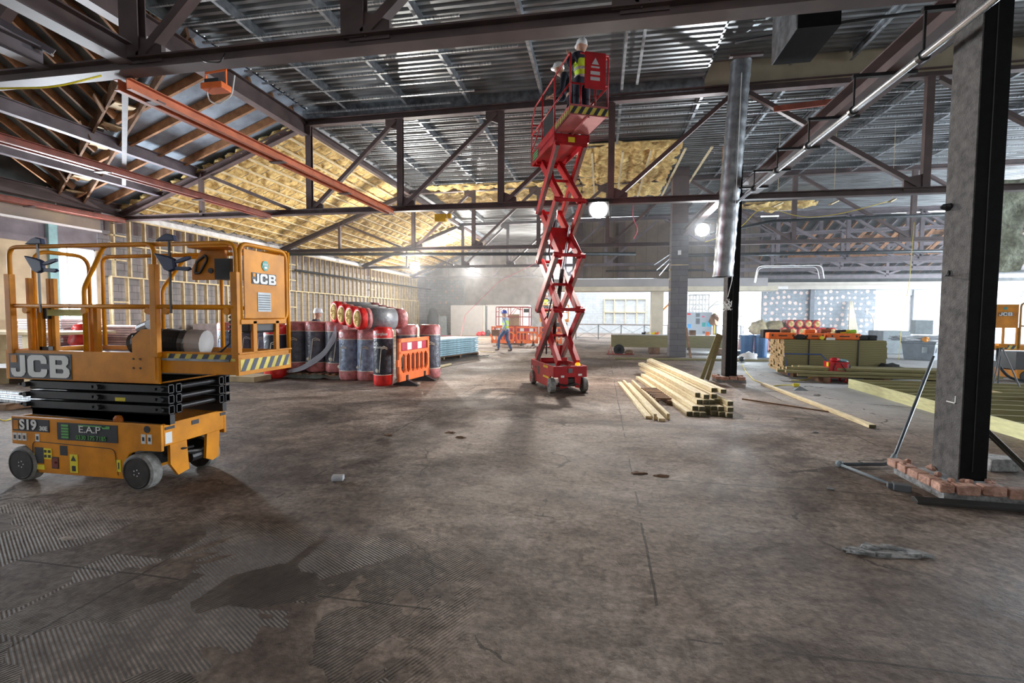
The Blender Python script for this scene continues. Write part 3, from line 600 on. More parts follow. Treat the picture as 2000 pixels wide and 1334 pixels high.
# big I beam on the column line and its conduit
longbeam('runway_beam', 3.47, 4.66, -2, 12.9, .34, .28, steel, 'deep maroon I-beam running back from the black column to the duct')
longbeam('roof_beam', 3.10, 4.80, 13.1, 20.0, .22, .24, steel, 'maroon beam from the duct column to the grey block pillar')
t = thing('conduit_run', 'bright metal conduit hung below the deep I-beam on small brackets', 'pipe', (3.2, 8, 4.0))
b = MB(); b.tube([(2.93, -1, 4.0), (2.96, 5, 4.06), (3.0, 12.9, 4.2)], .035, 12); b.done('pipe', conduit, t, smooth=True)
for k in range(7):
    y = 4.1+k*1.32; b = MB(); zc = 4.06+.0178*(y-5); b.bb(2.95, 3.64, y-.025, y+.025, 4.48, 4.52); b.bb(2.965, 2.985, y-.01, y+.01, zc, 4.49); b.cyl((2.97, y-.03, zc), (2.97, y+.03, zc), .055, 12); b.done('hanger', jblk, t)

# ---------------------------------------------------------------- deck purlins and furring channels
PX = (-7.0, -5.25, -3.55, -1.6, .4, 2.4, 4.3, 5.6, 7.4, 9.2, 11)
def purlin(x, y0, y1, z, lab, grp):
    b = MB(); b.chan((x, y0, z), (x, y1, z), .07, .2, .006); b.bb(x-.035, x-.028, y0, y1, z+.06, z+.1)
    tag(b.done('deck_purlin', galv_d), lab, 'purlin', grp)
for x in PX:
    zt = 7.42 if x < 2.4 else 7.75
    purlin(x, -4, 12.9, zt-.105, 'galvanised purlin under the deck in front of the second truss', 'purlins in front of the second truss')
    purlin(x, 13.1, 20.8, 7.195, 'galvanised purlin under the deck between the second and third trusses', 'purlins between the second and third trusses')
    if x < 9: purlin(x, 21.0, 28.7, 7.195, 'galvanised purlin under the deck beyond the third truss', 'purlins beyond the third truss')
for k, (x, y0, y1) in enumerate(((.55, 9.0, 12.4), (.2, 8.8, 12.6))):
    b = MB(); b.chan((x+.2, y0, 7.16), (x+.2, y1, 7.16), .06, .05, .004); tag(b.done('loose_channel', galv), ['bright short channel screwed to the deck right of the raised workers', 'second bright channel just left of the short one, right of the raised workers'][k], 'channel')
pm = mat('perforated_furring_steel', (.62, .66, .70), .3, .8, .45, 26, stretch=(1, .01, .01), dirt=(.10, .11, .12))
for i in range(15):
    y = 4.3+i*.6; x1 = (-2.2, -2.3, -2.0, -2.6, -1.2, -1.9, -2.4, -1.5, -2.7, -2.0, -1.8, -2.5, -2.9, -3.2, -4)[i]
    b = MB(); b.chan((-8.2, y, 7.17), (x1, y, 7.17), .045, .035, .004)
    tag(b.done('furring_channel', pm), 'thin dotted metal furring channel under the deck in front of the second truss', 'channel', 'furring channels in front of the second truss')
for i in range(13):
    y = 13.5+i*.58
    b = MB(); b.chan((-8.3, y, 7.05), (2.6 if i < 4 else -.9+.3*(i % 3), y, 7.05), .045, .035, .004)
    tag(b.done('furring_channel', pm), 'thin dotted metal furring channel between the second and third trusses', 'channel', 'furring channels between the second and third trusses')
for i in range(9):
    y = 13.6+i*.8
    b = MB(); b.chan((3.6, y, 7.05), (12+i*.2, y, 7.05), .045, .035, .004)
    tag(b.done('furring_channel', pm), 'thin metal furring channel under the deck right of the round duct', 'channel', 'furring channels right of the duct')
# ---------------------------------------------------------------- columns
def column(x0, x1, y0, y1, top, lab):
    t = thing('steel_column', lab, 'column', ((x0+x1)/2, (y0+y1)/2, 0))
    b = MB(); b.bb(x0+.012, x1, y0, y1, .12, top); b.done('shaft', blackp, t, bevel=.004)
    b = MB(); b.bb(x0, x0+.012, y0+.004, y1, .12, top); plab(b.done('casing_board', conc_side, t), 'rough grey casing on the left face')
    b = MB(); b.bb((x0+x1)/2-.01, (x0+x1)/2-.002, y0-.003, y0, .2, top); b.done('seam', jblk, t)
    return t
c1 = column(3.19, 3.415, 5.0, 5.36, 7.7, 'big black column in the right foreground with a grey left face')
b = MB(); b.bb(3.186, 3.19, 5.08, 5.20, .80, .81); b.bb(3.186, 3.19, 5.08, 5.09, .80, .87); b.done('bracket_mark', stick_w, c1)
b = MB(); b.tube([(3.19, 5.3, 1.98), (3.12, 5.2, 1.97), (3.02, 5.0, 1.98)], .004, 6); b.ball((3.18, 5.25, 2.0), (.012, .012, .03), 6); b.done('wire_stub', blackpl, c1)
b = MB(); b.ball((3.17, 5.3, 2.62), (.05, .05, .03), 8, seed=2., amp=.5); b.done('bolt_lump', blackpl, c1)
column(2.97, 3.24, 12.56, 12.95, 7.2, 'black column in the middle distance standing behind the round duct')
t = thing('block_pillar', 'tall grey block pillar standing in front of the timber beam stack', 'pillar', (2.92, 20.1, 0))
b = MB(); b.bb(2.62, 3.24, 19.82, 20.45, 0, 5.15); b.done('block_shaft', pillar_m, t)
b = MB(); b.bb(2.62, 3.22, 19.9, 20.4, 5.15, 7.3); b.done('steel_head', steel, t)
b = MB()
for z in (2.1, 2.6, 3.0, 3.35): b.bb(2.56, 2.66, 19.84, 20.0, z, z+.06)
b.bb(2.6, 3.26, 19.80, 19.82, 3.55, 3.58); b.parts('board_edge', wood, t)
b = MB(); b.bb(2.85, 2.97, 19.80, 19.82, 3.95, 4.12); b.done('junction_box', white, t)
b = MB()
for k in range(3): b.bar((2.6, 19.9, 3.7+.15*k), (2.15-.1*k, 19.6, 3.15+.2*k), .03, .03)
b.parts('loose_stick', galv, t)
# brick remains round the column feet
def plinth(cx, cy, sx, sy, lab, seed):
    rnd = random.Random(seed); t = thing('brick_plinth', lab, 'brickwork', (cx, cy, 0))
    b = MB(); b.bb(cx-sx/2, cx+sx/2, cy-sy/2, cy+sy/2, 0, .075); b.done('mortar_bed', mortar, t)
    b = MB(); y = cy-sy/2-.01
    while y < cy+sy/2-.05: b.box((cx-sx/2+.03, y+.08, .1), (.11, .15, .075), rz=rnd.uniform(-.1, .1)); y += .17
    x = cx-sx/2+.1
    while x < cx+sx/2-.05: b.box((x+.08, cy-sy/2+.03, .1+rnd.uniform(-.01, .01)), (.17, .11, .085), rz=rnd.uniform(-.05, .05)); x += .19
    o = b.parts('broken_brick', terracotta, t, bevel=.012)
    b = MB()
    for k in range(14): b.ball((cx+rnd.uniform(-sx/2, sx/2), cy+rnd.uniform(-sy/2, sy/2), .13), (rnd.uniform(.02, .05), rnd.uniform(.02, .05), .025), 6, seed=k*1.3, amp=.5)
    b.parts('rubble_piece', terracotta, t); return t
plinth(3.27, 5.15, .64, .74, 'broken brick and mortar ring round the foot of the big black column', 1)
plinth(3.1, 12.72, .66, .5, 'broken brick ring round the foot of the middle black column', 2)
# ================================================================ STUD WALL, PIPES, LAMPS
def studs(y0, y1, lab, lod=False):
    t = thing('stud_frame', lab, 'timber frame', (WL+.3, (y0+y1)/2, 0)); x = WL+.18; n = int((y1-y0)/.5); k = 0
    for i in range(n+1):
        y = y0+i*(y1-y0)/n; b = MB(); b.bb(x-.06, x+.06, y-.022, y+.022, 0 if i % 2 == 0 or not lod else 0, 2.68); b.done('stud', wood, t)
        y2 = y + .12; 
        if y2 < y1: b = MB(); b.bb(x-.06, x+.06, y2-.022, y2+.022, 2.72, 4.5); b.done('stud', wood, t)
    for z in (2.68, 4.5, .02): b = MB(); b.bb(x-.06, x+.06, y0, y1, z, z+.045); b.done('rail', wood, t)
    for z in (3.7,): b = MB(); b.bb(x-.05, x+.05, y0, y1, z, z+.04); b.done('rail', wood, t)
    for z in (1.1, 1.9, 3.2, 3.95): b = MB(); b.bb(x-.06, x+.06, y0, y0+.5, z, z+.04); b.done('nogging', wood, t)
studs(12.6, 21.0, 'near bay of the pale timber stud frame against the left block wall')
studs(21.3, 29.4, 'middle bay of the pale timber stud frame on the left wall')
studs(29.7, 38.2, 'far bay of the pale timber stud frame on the left wall')
b = MB(); b.bb(WL+.02, WL+.06, 12.5, 38.3, 4.55, 4.75); tag(b.done('wall_plate', mat('white_membrane_strip', (.70, .70, .72), .6)), 'white strip along the head of the left stud wall', 'strip')
b = MB(); b.bb(WL+.0, WL+.03, 12.6, 38.3, 4.1, 4.5); tag(b.done('steel_header', steel), 'maroon steel header behind the tops of the left wall studs', 'beam')

def pipe(name, pts, r, mt, lab, cat='pipe', n=10, caps=True):
    b = MB(); b.tube(pts, r, n); return tag(b.done(name, mt, smooth=True), lab, cat)
pipe('dark_pipe', [(-14.4, 20.2, 4.30), (1.3, 20.2, 4.06)], .07, darkpipe, 'long dark horizontal pipe crossing behind the red scissor arms')
pipe('dark_pipe', rpath([(3.3, 18.2, 4.40), (5.0, 18.2, 4.72), (5.6, 18, 4.82), (16, 18, 4.92)], .6), .05, darkpipe, 'curving dark pipe from the duct column to the right, the upper one')
pipe('dark_pipe', [(3.3, 21.3, 4.1), (16, 21.3, 4.12)], .07, darkpipe, 'straight dark pipe to the right of the duct column, the lower one')
pipe('dark_pipe', [(.2, 28.7, 4.15), (8.6, 28.7, 4.15)], .05, darkpipe, 'thin dark pipe in front of the brown plank wall')
pipe('dark_pipe', [(2.6, 11.0, 7.2), (4.5, 10.6, 7.2), (9, 10.4, 7.3)], .03, blackpl, 'thin black pipe close under the deck behind the box duct')
pipe('wall_rail_pipe', [(-14.6, 21.5, 3.7), (-14.4, 40, 3.75)], .05, darkpipe, 'thin dark rail pipe along the left stud wall')
# white cable tray loop
pipe('cable_loop', rpath([(6.4, 22.5, 3.05), (6.5, 22.5, 3.75), (9.0, 22.5, 3.75), (9.1, 22.5, 3.2)], .2), .022, white, 'white bent tube hanging below the lattice truss at right')
pipe('cable_loop', rpath([(6.5, 22.7, 3.05), (6.6, 22.7, 3.7), (8.9, 22.7, 3.7), (9.0, 22.7, 3.2)], .2), .015, white, 'thinner white bent tube just behind the other hanging one at right')
# spiral duct
t = thing('spiral_duct', 'shiny round spiral duct hanging in front of the middle black column', 'duct', (2.95, 12.1, 2.45))
b = MB(); P0 = Vector((2.76, 12.15, 2.52)); P1 = Vector((3.02, 12.15, 7.35)); prof = []
vs = []; n = 28; K = 60
for i in range(K+1):
    c = P0.lerp(P1, i/K); r = .215+.012*(i % 4 == 0)
    for k in range(n): vs.append(c+Vector((math.cos(2*PI*k/n)*r, math.sin(2*PI*k/n)*r, 0)))
b.add(vs, [(i*n+k, i*n+(k+1) % n, (i+1)*n+(k+1) % n, (i+1)*n+k) for i in range(K) for k in range(n)]); b.done('duct_tube', duct_m, t, smooth=True)
b = MB(); b.tube([(P0+Vector((.215*math.cos(a), .215*math.sin(a), 0))) for a in [2*PI*k/24 for k in range(25)]], .012, 6); b.done('rim', galv_d, t)
b = MB(); b.bb(2.7, 3.4, 11.8, 11.9, 7.32, 7.38); b.done('hanger_plate', steel, t)
t = thing('cord_bundle', 'white cord hanging down the duct and knotted on the black column', 'cord', (2.9, 11.9, 1.8))
rnd = random.Random(4); pts = [(2.98, 11.9, 7.0), (2.93, 11.88, 4.0), (2.90, 11.88, 2.4), (2.92, 12.3, 2.05)]
b = MB(); b.tube(pts, .008, 6); b.done('cord', stick_w, t)
b = MB()
for k in range(7):
    c = Vector((2.93, 12.4, 1.86)); pts = [c+Vector((rnd.uniform(-.13, .13), rnd.uniform(-.04, .04), rnd.uniform(-.16, .16))) for _ in range(5)]
    b.tube(rpath(pts, .1), .007, 5)
b.tube([(2.9, 12.4, 1.9), (2.6, 12.35, 1.85), (2.45, 12.3, 1.7)], .006, 5); b.tube([(2.9, 12.4, 1.95), (2.7, 12.35, 1.95), (2.5, 12.3, 1.78)], .006, 5); b.done('knot', stick_w, t)
# box duct
t = thing('box_duct', 'dark rectangular duct box hanging under the deck at upper right', 'duct', (3.2, 8.9, 6.0))
b = MB(); b.bb(2.85, 3.45, 8.3, 9.4, 5.95, 7.7); b.done('duct_box', mat('dark_duct_paint', (.008, .008, .009), .7, spec=.1), t)
b = MB(); b.bb(2.83, 2.85, 8.3, 9.4, 5.95, 7.7); plab(b.done('side_sheet', galv_d, t), 'bare metal left side')
b = MB(); b.bb(2.5, 3.8, 8.2, 8.25, 7.0, 7.05); b.bb(2.5, 3.8, 9.2, 9.25, 7.0, 7.05); b.parts('bracket', jblk, t)
b = MB(); b.prism([(.9, 5.6, 6.2), (2.6, 5.9, 6.3), (2.6, 5.9, 6.9), (.7, 5.6, 6.9)], (0, .6, 0)); tag(b.done('painted_board', beigeb), 'pale painted panel above the nearest truss at top right', 'panel')
b = MB(); b.bar((3.7, 12.0, 6.2), (5.2, 12.0, 6.3), .05, .12); tag(b.done('short_beam', redox), 'short red-oxide beam behind the deep I-beam', 'beam')

# ---------------------------------------------------------------- flood lamps
def lamp(loc, aim, power, lab, size=.17, col=(1, .94, .86), hang=.5, pole=False, spot=False):
    size *= 1.3
    t = thing('flood_lamp', lab, 'lamp', loc); L = Vector(loc); d = (Vector(aim)-L).normalized()
    b = MB(); c, R, q = b.frame(L-d*.16, L-d*.02); b.box(c, (size*2.3, size*1.9, q), M=R); b.done('housing', jblk, t)
    b = MB(); n = 20; c, R, q = b.frame(L, L+d*.015); vs = []
    b.cyl(L, L+d*.02, size, 20); b.done('lens', lampglow, t)
    b = MB()
    if pole: b.cyl((L.x, L.y+.12, 0), (L.x, L.y+.12, L.z), .02, 8); b.bar((L.x-.3, L.y+.12, .02), (L.x+.3, L.y+.12, .02), .03, .03); b.bar((L.x, L.y-.18, .02), (L.x, L.y+.42, .02), .03, .03)
    else: b.tube([L-d*.1, L-d*.1+Vector((0, 0, hang if hang < .4 else (.25 if abs(L.y-16.2) < .1 else 7.27-L.z)))], .012, 6)
    b.done('stand' if pole else 'hanger', jblk, t)
    l = bpy.data.lights.new('lamp_light', 'SPOT' if spot else 'POINT'); l.energy = power;
    if spot: l.spot_size = math.radians(spot); l.spot_blend = .6
    l.shadow_soft_size = .06; l.color = col
    o = bpy.data.objects.new('lamp_light', l); COL.objects.link(o); o.parent = t; o.matrix_parent_inverse = Matrix()
    o.location = INV[t.name] @ (L+d*.12); o.rotation_euler = d.to_track_quat('-Z', 'Y').to_euler(); return t
cam_p = Vector((0, 0, 1.6))
lamp((-.12, 12.82, 4.28), (-.6, 7.5, .0), 1350, 'lit flood lamp hung on the second truss right of the red scissor arms', .17, hang=.2, spot=128)
lamp(tuple(at(1372, 449, Y=16.2)), (1.5, 6, 2.6), 900, 'lit flood lamp between the grey block pillar and the round duct', .15, (.95, .97, 1), spot=160)
lamp((-8.15, 20.6, 3.72), (-4.5, 9, 0), 1300, 'leftmost lit flood lamp, over the stacked insulation rolls', .14)
lamp(tuple(at(922, 528, Y=32)), (-3.0, 10, 0), 3000, 'lit flood lamp over the white cabins', .15)
lamp(tuple(at(1072, 521, Y=34)), (-.6, 8, 0), 3600, 'upper lit flood lamp just behind the red scissor arms', .13)
lamp(tuple(at(1071, 545, Y=34)), (-.6, 8, 0), 300, 'lower lit flood lamp just behind the red scissor arms', .10)
lamp((5.9, 22.0, 1.5), (3.0, 6, .6), 500, 'low lit flood lamp on a stand behind the blue bins', .10, (.80, .92, 1), pole=True)
# extra lamps that light the slope bay upward (same fittings, turned up)
# unlit orange lamp on the nearest truss
t = thing('work_lamp', 'unlit orange work lamp with a pale loop hanging on the nearest truss', 'lamp', (-4.1, 5.05, 4.1))
b = MB(); x0, y0, z0 = -4.33, 4.98, 4.30
b.bar((x0-.13, y0, z0-.02), (x0-.13, y0, z0-.17), .012, .02); b.bar((x0+.13, y0, z0+.02), (x0+.13, y0, z0-.14), .012, .02); b.bar((x0-.14, y0, z0+.0), (x0+.14, y0, z0+.02), .012, .02); b.parts('bracket', orange, t)
b = MB(); b.box((x0, y0, z0-.17), (.27, .16, .07)); b.done('housing', orange, t, bevel=.008)
b = MB(); b.box((x0, y0-.02, z0-.12), (.18, .1, .05)); b.done('lamp_body', jblk, t)
b = MB(); b.tube(rpath([(x0-.12, y0, z0-.2), (x0-.10, y0, z0-.30), (x0+.02, y0, z0-.36), (x0+.2, y0, z0-.27), (x0+.24, y0, z0-.05)], .06), .008, 6); b.done('loop', stick_w, t)
b = MB(); b.tube(rpath([(x0-.2, y0, z0+.18), (x0-.1, y0-.05, z0+.1), (x0+.1, y0-.04, z0+.08), (x0+.12, y0, z0+.2)], .05), .008, 6); b.done('flex', blackpl, t)
b = MB(); b.box((-4.35, 12.9, 4.22), (.32, .12, .2)); b.box((-4.1, 12.9, 4.26), (.1, .1, .12)); tag(b.done('junction_box', mat('yellow_box_plastic', (.75, .42, .02), .5), bevel=.01), 'yellow socket box hung on the second truss left of the red lift', 'socket box')
b = MB(); b.box((3.85, 17.5, 4.35), (.14, .1, .28)); b.box((3.8, 17.5, 4.1), (.10, .1, .16)); b.cyl((3.85, 17.5, 4.4), (3.85, 17.5, 7.28), .008, 5); tag(b.done('junction_box', mat('faded_orange_box', (.50, .20, .06), .6)), 'small orange box hanging between the pillar and the duct', 'socket box')
# cables
pipe('slack_cable', rpath([(-9.2, 4.0, 4.35), (-7.6, 4.3, 4.05), (-6.2, 4.7, 4.15), (-5.9, 5.0, 4.4)], .8, 6), .012, yelcab, 'yellow cable sagging across the upper left under the nearest truss', 'cable', 6)
pipe('hanging_cable', [(10.95, 20, 5.0), (10.9, 20, 3), (10.7, 20, 1.0), (10.62, 19.9, .05)], .010, yelcab, 'straight yellow cable hanging to the floor left of the big black column', 'cable', 6)
pipe('slack_cable', rpath([(3.4, 17.6, 4.1), (4.4, 17.4, 4.4), (5.0, 17.2, 5.2), (6.3, 17.3, 4.75), (7.4, 17.3, 4.85), (8.8, 17, 5.2)], .5, 6), .010, yelcab, 'yellow cable looped between battens at upper right', 'cable', 6)
pipe('hanging_cable', [(-3.9, 28.5, 4.6), (-5.5, 26, 3.4), (-6.8, 24.0, 1.6), (-6.3, 21.5, .6), (-6.2, 17.4, .82)], .012, pinkcab, 'thin pink cable sloping down from the far truss past the white cabins', 'cable', 6)
pipe('hanging_cable', rpath([(.95, 16, 5.3), (.9, 16, 4.7), (1.1, 16, 4.3), (.95, 16, 4.0)], .3), .012, pinkcab, 'short pink cable dangling right of the brightest lamp', 'cable', 6)
for k in range(3):
    b = MB(); b.bar((4.95+1.55*k, 15.9, 4.85+.02*k), (5.45+1.55*k, 16.6, 5.12), .09, .03); b.cyl((5.2+1.55*k, 16.25, 5.0), (5.2+1.55*k, 16.25, 7.28), .006, 5)
    tag(b.done('short_batten', wood), 'pale batten hung under the deck, %s of three right of the duct' % ('left', 'middle', 'right')[k], 'batten')
# ================================================================ SCISSOR LIFTS
def wheel(t, c, r, w, n=28, mtread=tyre, face=-1):
    cx, cy, cz = c
    b = MB(); prof = [(r*.62, -w/2), (r*.9, -w/2), (r, -w/2+.015), (r, w/2-.015), (r*.9, w/2), (r*.62, w/2)]
    b.lathe(prof, c, 'Y', n); o = b.done('wheel', mtread, t)
    b = MB(); b.lathe([(r*.88, -w/2-.002), (r*.80, -w/2-.006), (r*.66, -w/2+.02), (r*.5, -w/2+.03), (r*.2, -w/2+.03), (r*.18, -w/2+.005), (.001, -w/2+.003)], c, 'Y', n)
    h = b.done('hub', rubber, o)
    b = MB()
    for k in range(5):
        a = 2*PI*k/5; b.cyl((cx+math.cos(a)*r*.17, cy-w/2-.003, cz+math.sin(a)*r*.17), (cx+math.cos(a)*r*.17, cy-w/2+.02, cz+math.sin(a)*r*.17), .006, 6)
    b.parts('wheel_bolt', stick_w, o); return o
# ---- yellow lift (left foreground), axis along X
Y0, Y1 = 3.62, 4.38
t = thing('scissor_lift', 'lowered yellow scissor lift with black folded arms in the left foreground', 'scissor lift', (-4.6, 4.0, 0))
side = [(-5.43, .61), (-3.79, .60), (-3.79, .36), (-3.92, .36), (-4.03, .355), (-4.12, .33), (-4.17, .26), (-4.19, .09), (-5.14, .09), (-5.17, .18), (-5.22, .30), (-5.28, .345), (-5.43, .35)]
b = MB(); b.prism([(x, Y0, z) for x, z in side], (0, .03, 0)); b.prism([(x, Y1-.03, z) for x, z in side], (0, .03, 0))
b.bb(-3.82, -3.79, Y0+.03, Y1-.03, .40, .60); b.bb(-5.43, -5.40, Y0+.03, Y1-.03, .35, .60); b.bb(-5.15, -4.2, Y0+.03, Y1-.03, .09, .12); b.done('chassis', jyel, t, bevel=.006)
b = MB(); b.bb(-5.4, -3.82, Y0+.03, Y1-.03, .40, .44); b.bb(-5.15, -4.2, Y0+.12, Y1-.12, .12, .4); b.done('inner_tray', jblk, t)
b = MB(); b.prism([(-3.80, 3.72, .40), (-3.80, 3.90, .40), (-3.80, 3.92, .12), (-3.80, 3.80, .10), (-3.80, 3.72, .22)], (-.03, 0, 0)); b.prism([(-3.80, 4.14, .40), (-3.80, 4.3, .40), (-3.80, 4.28, .14), (-3.80, 4.20, .12), (-3.80, 4.12, .16)], (-.03, 0, 0)); b.parts('axle_bracket', jyel, t)
b = MB(); b.tube([(-3.88, 3.7, .30), (-3.84, 3.95, .27), (-3.86, 4.1, .24), (-3.9, 4.3, .27)], .022, 8); b.cyl((-3.88, 4.0, .2), (-3.88, 4.14, .2), .05, 12); b.tube([(-3.86, 3.75, .36), (-3.8, 3.85, .33), (-3.83, 4.0, .31)], .012, 6); b.done('steering_gear', jblk, t)
wheel(t, (-4.03, 3.655, .165), .165, .12); wheel(t, (-5.31, 3.655, .165), .165, .11)
wheel(t, (-4.03, 4.33, .165), .165, .12); wheel(t, (-5.31, 4.33, .165), .165, .11)
b = MB()
for x0, x1, z0, z1 in ((-5.17, -5.07, .18, .33), (-4.98, -4.90, .14, .25), (-4.88, -4.80, .27, .36)): b.bb(x0, x1, Y0-.003, Y0, z0, z1)
b.parts('recess', stick_b, t)
b = MB(); b.bb(-4.975, -4.905, Y0-.006, Y0-.002, .15, .24); b.ball((-4.93, Y0-.01, .20), .012, 8); plab(b.done('switch_panel', mat('dark_red_panel', (.18, .03, .02), .5), t), 'small dark red switch panel')
b = MB(); b.tube(rpath([(-5.19, Y0-.002, .12), (-5.19, Y0-.002, .385), (-4.28, Y0-.002, .36), (-4.25, Y0-.002, .12)], .05), .0035, 4); b.done('door_seam', stick_b, t)
b = MB()
for x, z, w, h in ((-4.73, .20, .085, .17), (-5.02, .275, .09, .10), (-5.11, .145, .09, .045), (-5.19, .22, .035, .10), (-4.24, .21, .045, .11), ): b.bb(x-w/2, x+w/2, Y0-.004, Y0, z-h/2, z+h/2)
b.parts('warning_sticker', stick_y, t)
b = MB(); b.add([(-4.76, Y0-.006, .225), (-4.70, Y0-.006, .225), (-4.73, Y0-.006, .278)], [(0, 1, 2)]); b.bb(-4.75, -4.71, Y0-.006, Y0-.004, .13, .18)
for x in (-5.045, -5.0): b.bb(x-.014, x+.014, Y0-.006, Y0-.004, .285, .31); b.bb(x-.014, x+.014, Y0-.006, Y0-.004, .24, .265)
b.bb(-5.195, -5.185, Y0-.006, Y0-.004, .19, .25); b.bb(-4.245, -4.235, Y0-.006, Y0-.004, .18, .24); b.parts('sticker_print', stick_b, t)
b = MB()
for x in (-5.39, -5.335, -5.28, -5.13, -3.97, -3.905): b.bb(x-.022, x+.022, Y0-.004, Y0, .385 if x < -4.5 else .425, .455 if x < -4.5 else .51)
b.bb(-3.79, -3.786, 3.66, 3.73, .42, .52); b.parts('information_sticker', stick_w, t)
b = MB()
for x in (-5.39, -5.335, -5.28, -5.13, -3.97, -3.905): z = .42 if x < -4.5 else .47; b.bb(x-.01, x+.012, Y0-.006, Y0-.004, z-.02, z+.015)
b.parts('sticker_print', stick_b, t)
b = MB(); b.cyl((-3.93, Y0-.004, .555), (-3.93, Y0, .555), .032, 14); b.bb(-3.79, -3.785, 3.66, 3.76, .545, .57); b.bb(-3.79, -3.785, 3.95, 4.03, .53, .57); b.bb(-3.79, -3.785, 4.3, 4.37, .545, .575); b.parts('lifting_hole', stick_b, t)
# model plate, hire plate
b = MB(); b.bb(-5.41, -4.99, Y0-.004, Y0, .475, .59); b.done('model_plate', stick_b, t)
b = MB(); b.bb(-5.395, -5.34, Y0-.007, Y0-.003, .49, .575); b.done('logo_square', jyel, t)
text('S19', .13, (-5.325, Y0-.008, .495), (1, 0, 0), (0, 0, 1), stick_w, t, 'lettering', .004, 1.05); text('30E', .055, (-5.095, Y0-.008, .492), (1, 0, 0), (0, 0, 1), stick_w, t, 'lettering', .002, 1.1)
b = MB(); b.bb(-4.90, -4.24, Y0-.004, Y0, .415, .575); b.done('hire_plate', stick_b, t)
text('E.A.P', .085, (-4.66, Y0-.008, .495), (1, 0, 0), (0, 0, 1), stick_w, t, 'lettering', 0, 1.35); plab(text('0330 175 7185', .055, (-4.69, Y0-.008, .43), (1, 0, 0), (0, 0, 1), stick_g, t, 'lettering', .0005, 1.0), 'green telephone number')
b = MB()
for k in range(5): b.bb(-4.85, -4.77, Y0-.008, Y0-.004, .432+k*.027, .450+k*.027)
b.bb(-4.66, -4.36, Y0-.007, Y0-.004, .552, .562); b.bb(-4.40, -4.32, Y0-.007, Y0-.004, .538, .562); b.parts('green_print', stick_g, t)
# scissor stack
for k in range(3):
    z0 = .69+k*.092
    for y in (Y0+.05, Y0+.13, Y1-.13, Y1-.05):
        b = MB(); t2 = .008; b.bb(-5.22, -3.72, y-.03, y+.03, z0, z0+t2); b.bb(-5.22, -3.72, y-.03, y+.03, z0+.08-t2, z0+.08); b.bb(-5.22, -3.72, y-.03, y-.03+t2, z0, z0+.08); b.bb(-5.22, -3.72, y+.03-t2, y+.03, z0, z0+.08)
        b.done('scissor_arm', jblk, t)
    b = MB()
    for x in (-5.25, -4.45, -3.78):
        b.cyl((x, Y0-.01, z0+.04), (x, Y1+.01, z0+.04), .024, 12)
        b.cyl((x-.06, Y0-.005, z0+.04), (x-.06, Y0+.02, z0+.04), .012, 8)
    b.parts('hinge_pin', jblk, t)
b = MB(); b.add([(-5.25, Y0+.05, .62), (-3.74, Y0+.05, .59), (-3.74, Y0+.05, .685), (-5.25, Y0+.05, .685)], [(0, 1, 2, 3)]); b.prism([(-5.25, Y0+.05, .63), (-3.74, Y0+.05, .595), (-3.74, Y0+.05, .68), (-5.25, Y0+.05, .685)], (0, .05, 0)); b.prism([(-5.25, Y1-.1, .63), (-3.74, Y1-.1, .595), (-3.74, Y1-.1, .68), (-5.25, Y1-.1, .685)], (0, .05, 0)); b.done('scissor_arm', jblk, t)
b = MB(); b.bb(-4.28, -4.17, Y0+.02, Y0+.024, .79, .825); b.parts('warning_sticker', stick_y, t)
b = MB(); b.lathe([(.05, 0), (.05, .03), (.035, .055), (.001, .06)], (-4.28, Y0+.06, .6), 'Z', 14); b.done('beacon', mat('amber_beacon', (.45, .12, .01), .3), t)
# platform
b = MB(); b.bb(-5.43, -3.77, Y0-.02, Y0+.01, .965, 1.235); b.bb(-5.43, -3.77, Y1-.01, Y1+.02, .965, 1.235); b.bb(-5.43, -5.40, Y0, Y1, .965, 1.235); b.parts('platform_skirt', jyel, t, bevel=.005)
b = MB(); b.bb(-5.4, -3.1, Y0+.01, Y1-.01, 1.17, 1.19); b.done('deck_floor', galv_d, t)
b = MB(); b.prism([(-3.77, Y0, .968), (-3.77, Y1, .968), (-3.22, Y1, 1.055), (-3.22, Y0, 1.055)], (0, 0, .012)); b.done('sloping_plate', jyel, t)
b = MB(); b.bb(-3.78, -3.03, Y0+.02, Y0+.04, 1.06, 1.235); b.bb(-3.78, -3.03, Y1-.08, Y1-.06, 1.06, 1.235); b.bb(-3.03, -3.0, Y0+.0, Y1-.05, 1.055, 1.235); b.bb(-3.03, -2.99, Y0, Y1-.05, 1.235, 1.25); b.bb(-3.77, -3.03, Y0+.02, Y0+.07, 1.235, 1.245); b.parts('extension_skirt', jyel, t, bevel=.003)
def hazard(parent, O, X, Z, L, H, n, ma, mb, nm='hazard_stripe', slant=.6, eps=None):
    O = Vector(O); X = Vector(X); Z = Vector(Z); N = X.cross(Z)*.002; b = MB(); b.add([O, O+X*L, O+X*L+Z*H, O+Z*H], [(0, 1, 2, 3)]); b.done('hazard_tape', mb, parent)
    b = MB(); dx = L/n
    for i in range(n):
        a = i*dx; P = [O+X*a-N, O+X*(a+dx*.5)-N, O+X*min(L, a+dx*.5+H*slant)+Z*H-N, O+X*min(L, a+H*slant)+Z*H-N]
        Q = [O+X*a+N, O+X*(a+dx*.5)+N, O+X*min(L, a+dx*.5+H*slant)+Z*H+N, O+X*min(L, a+H*slant)+Z*H+N]
        b.add(P, [(0, 1, 2, 3)]); b.add(Q, [(0, 1, 2, 3)])
    return b.done(nm, ma, parent)
hazard(t, (-3.72, Y0+.017, 1.175), (1, 0, 0), (0, 0, 1), .68, .055, 6, hz_b, hz_y)
hazard(t, (-2.997, Y0+.02, 1.09), (0, 1, 0), (0, 0, 1), .66, .10, 6, hz_b, hz_y)
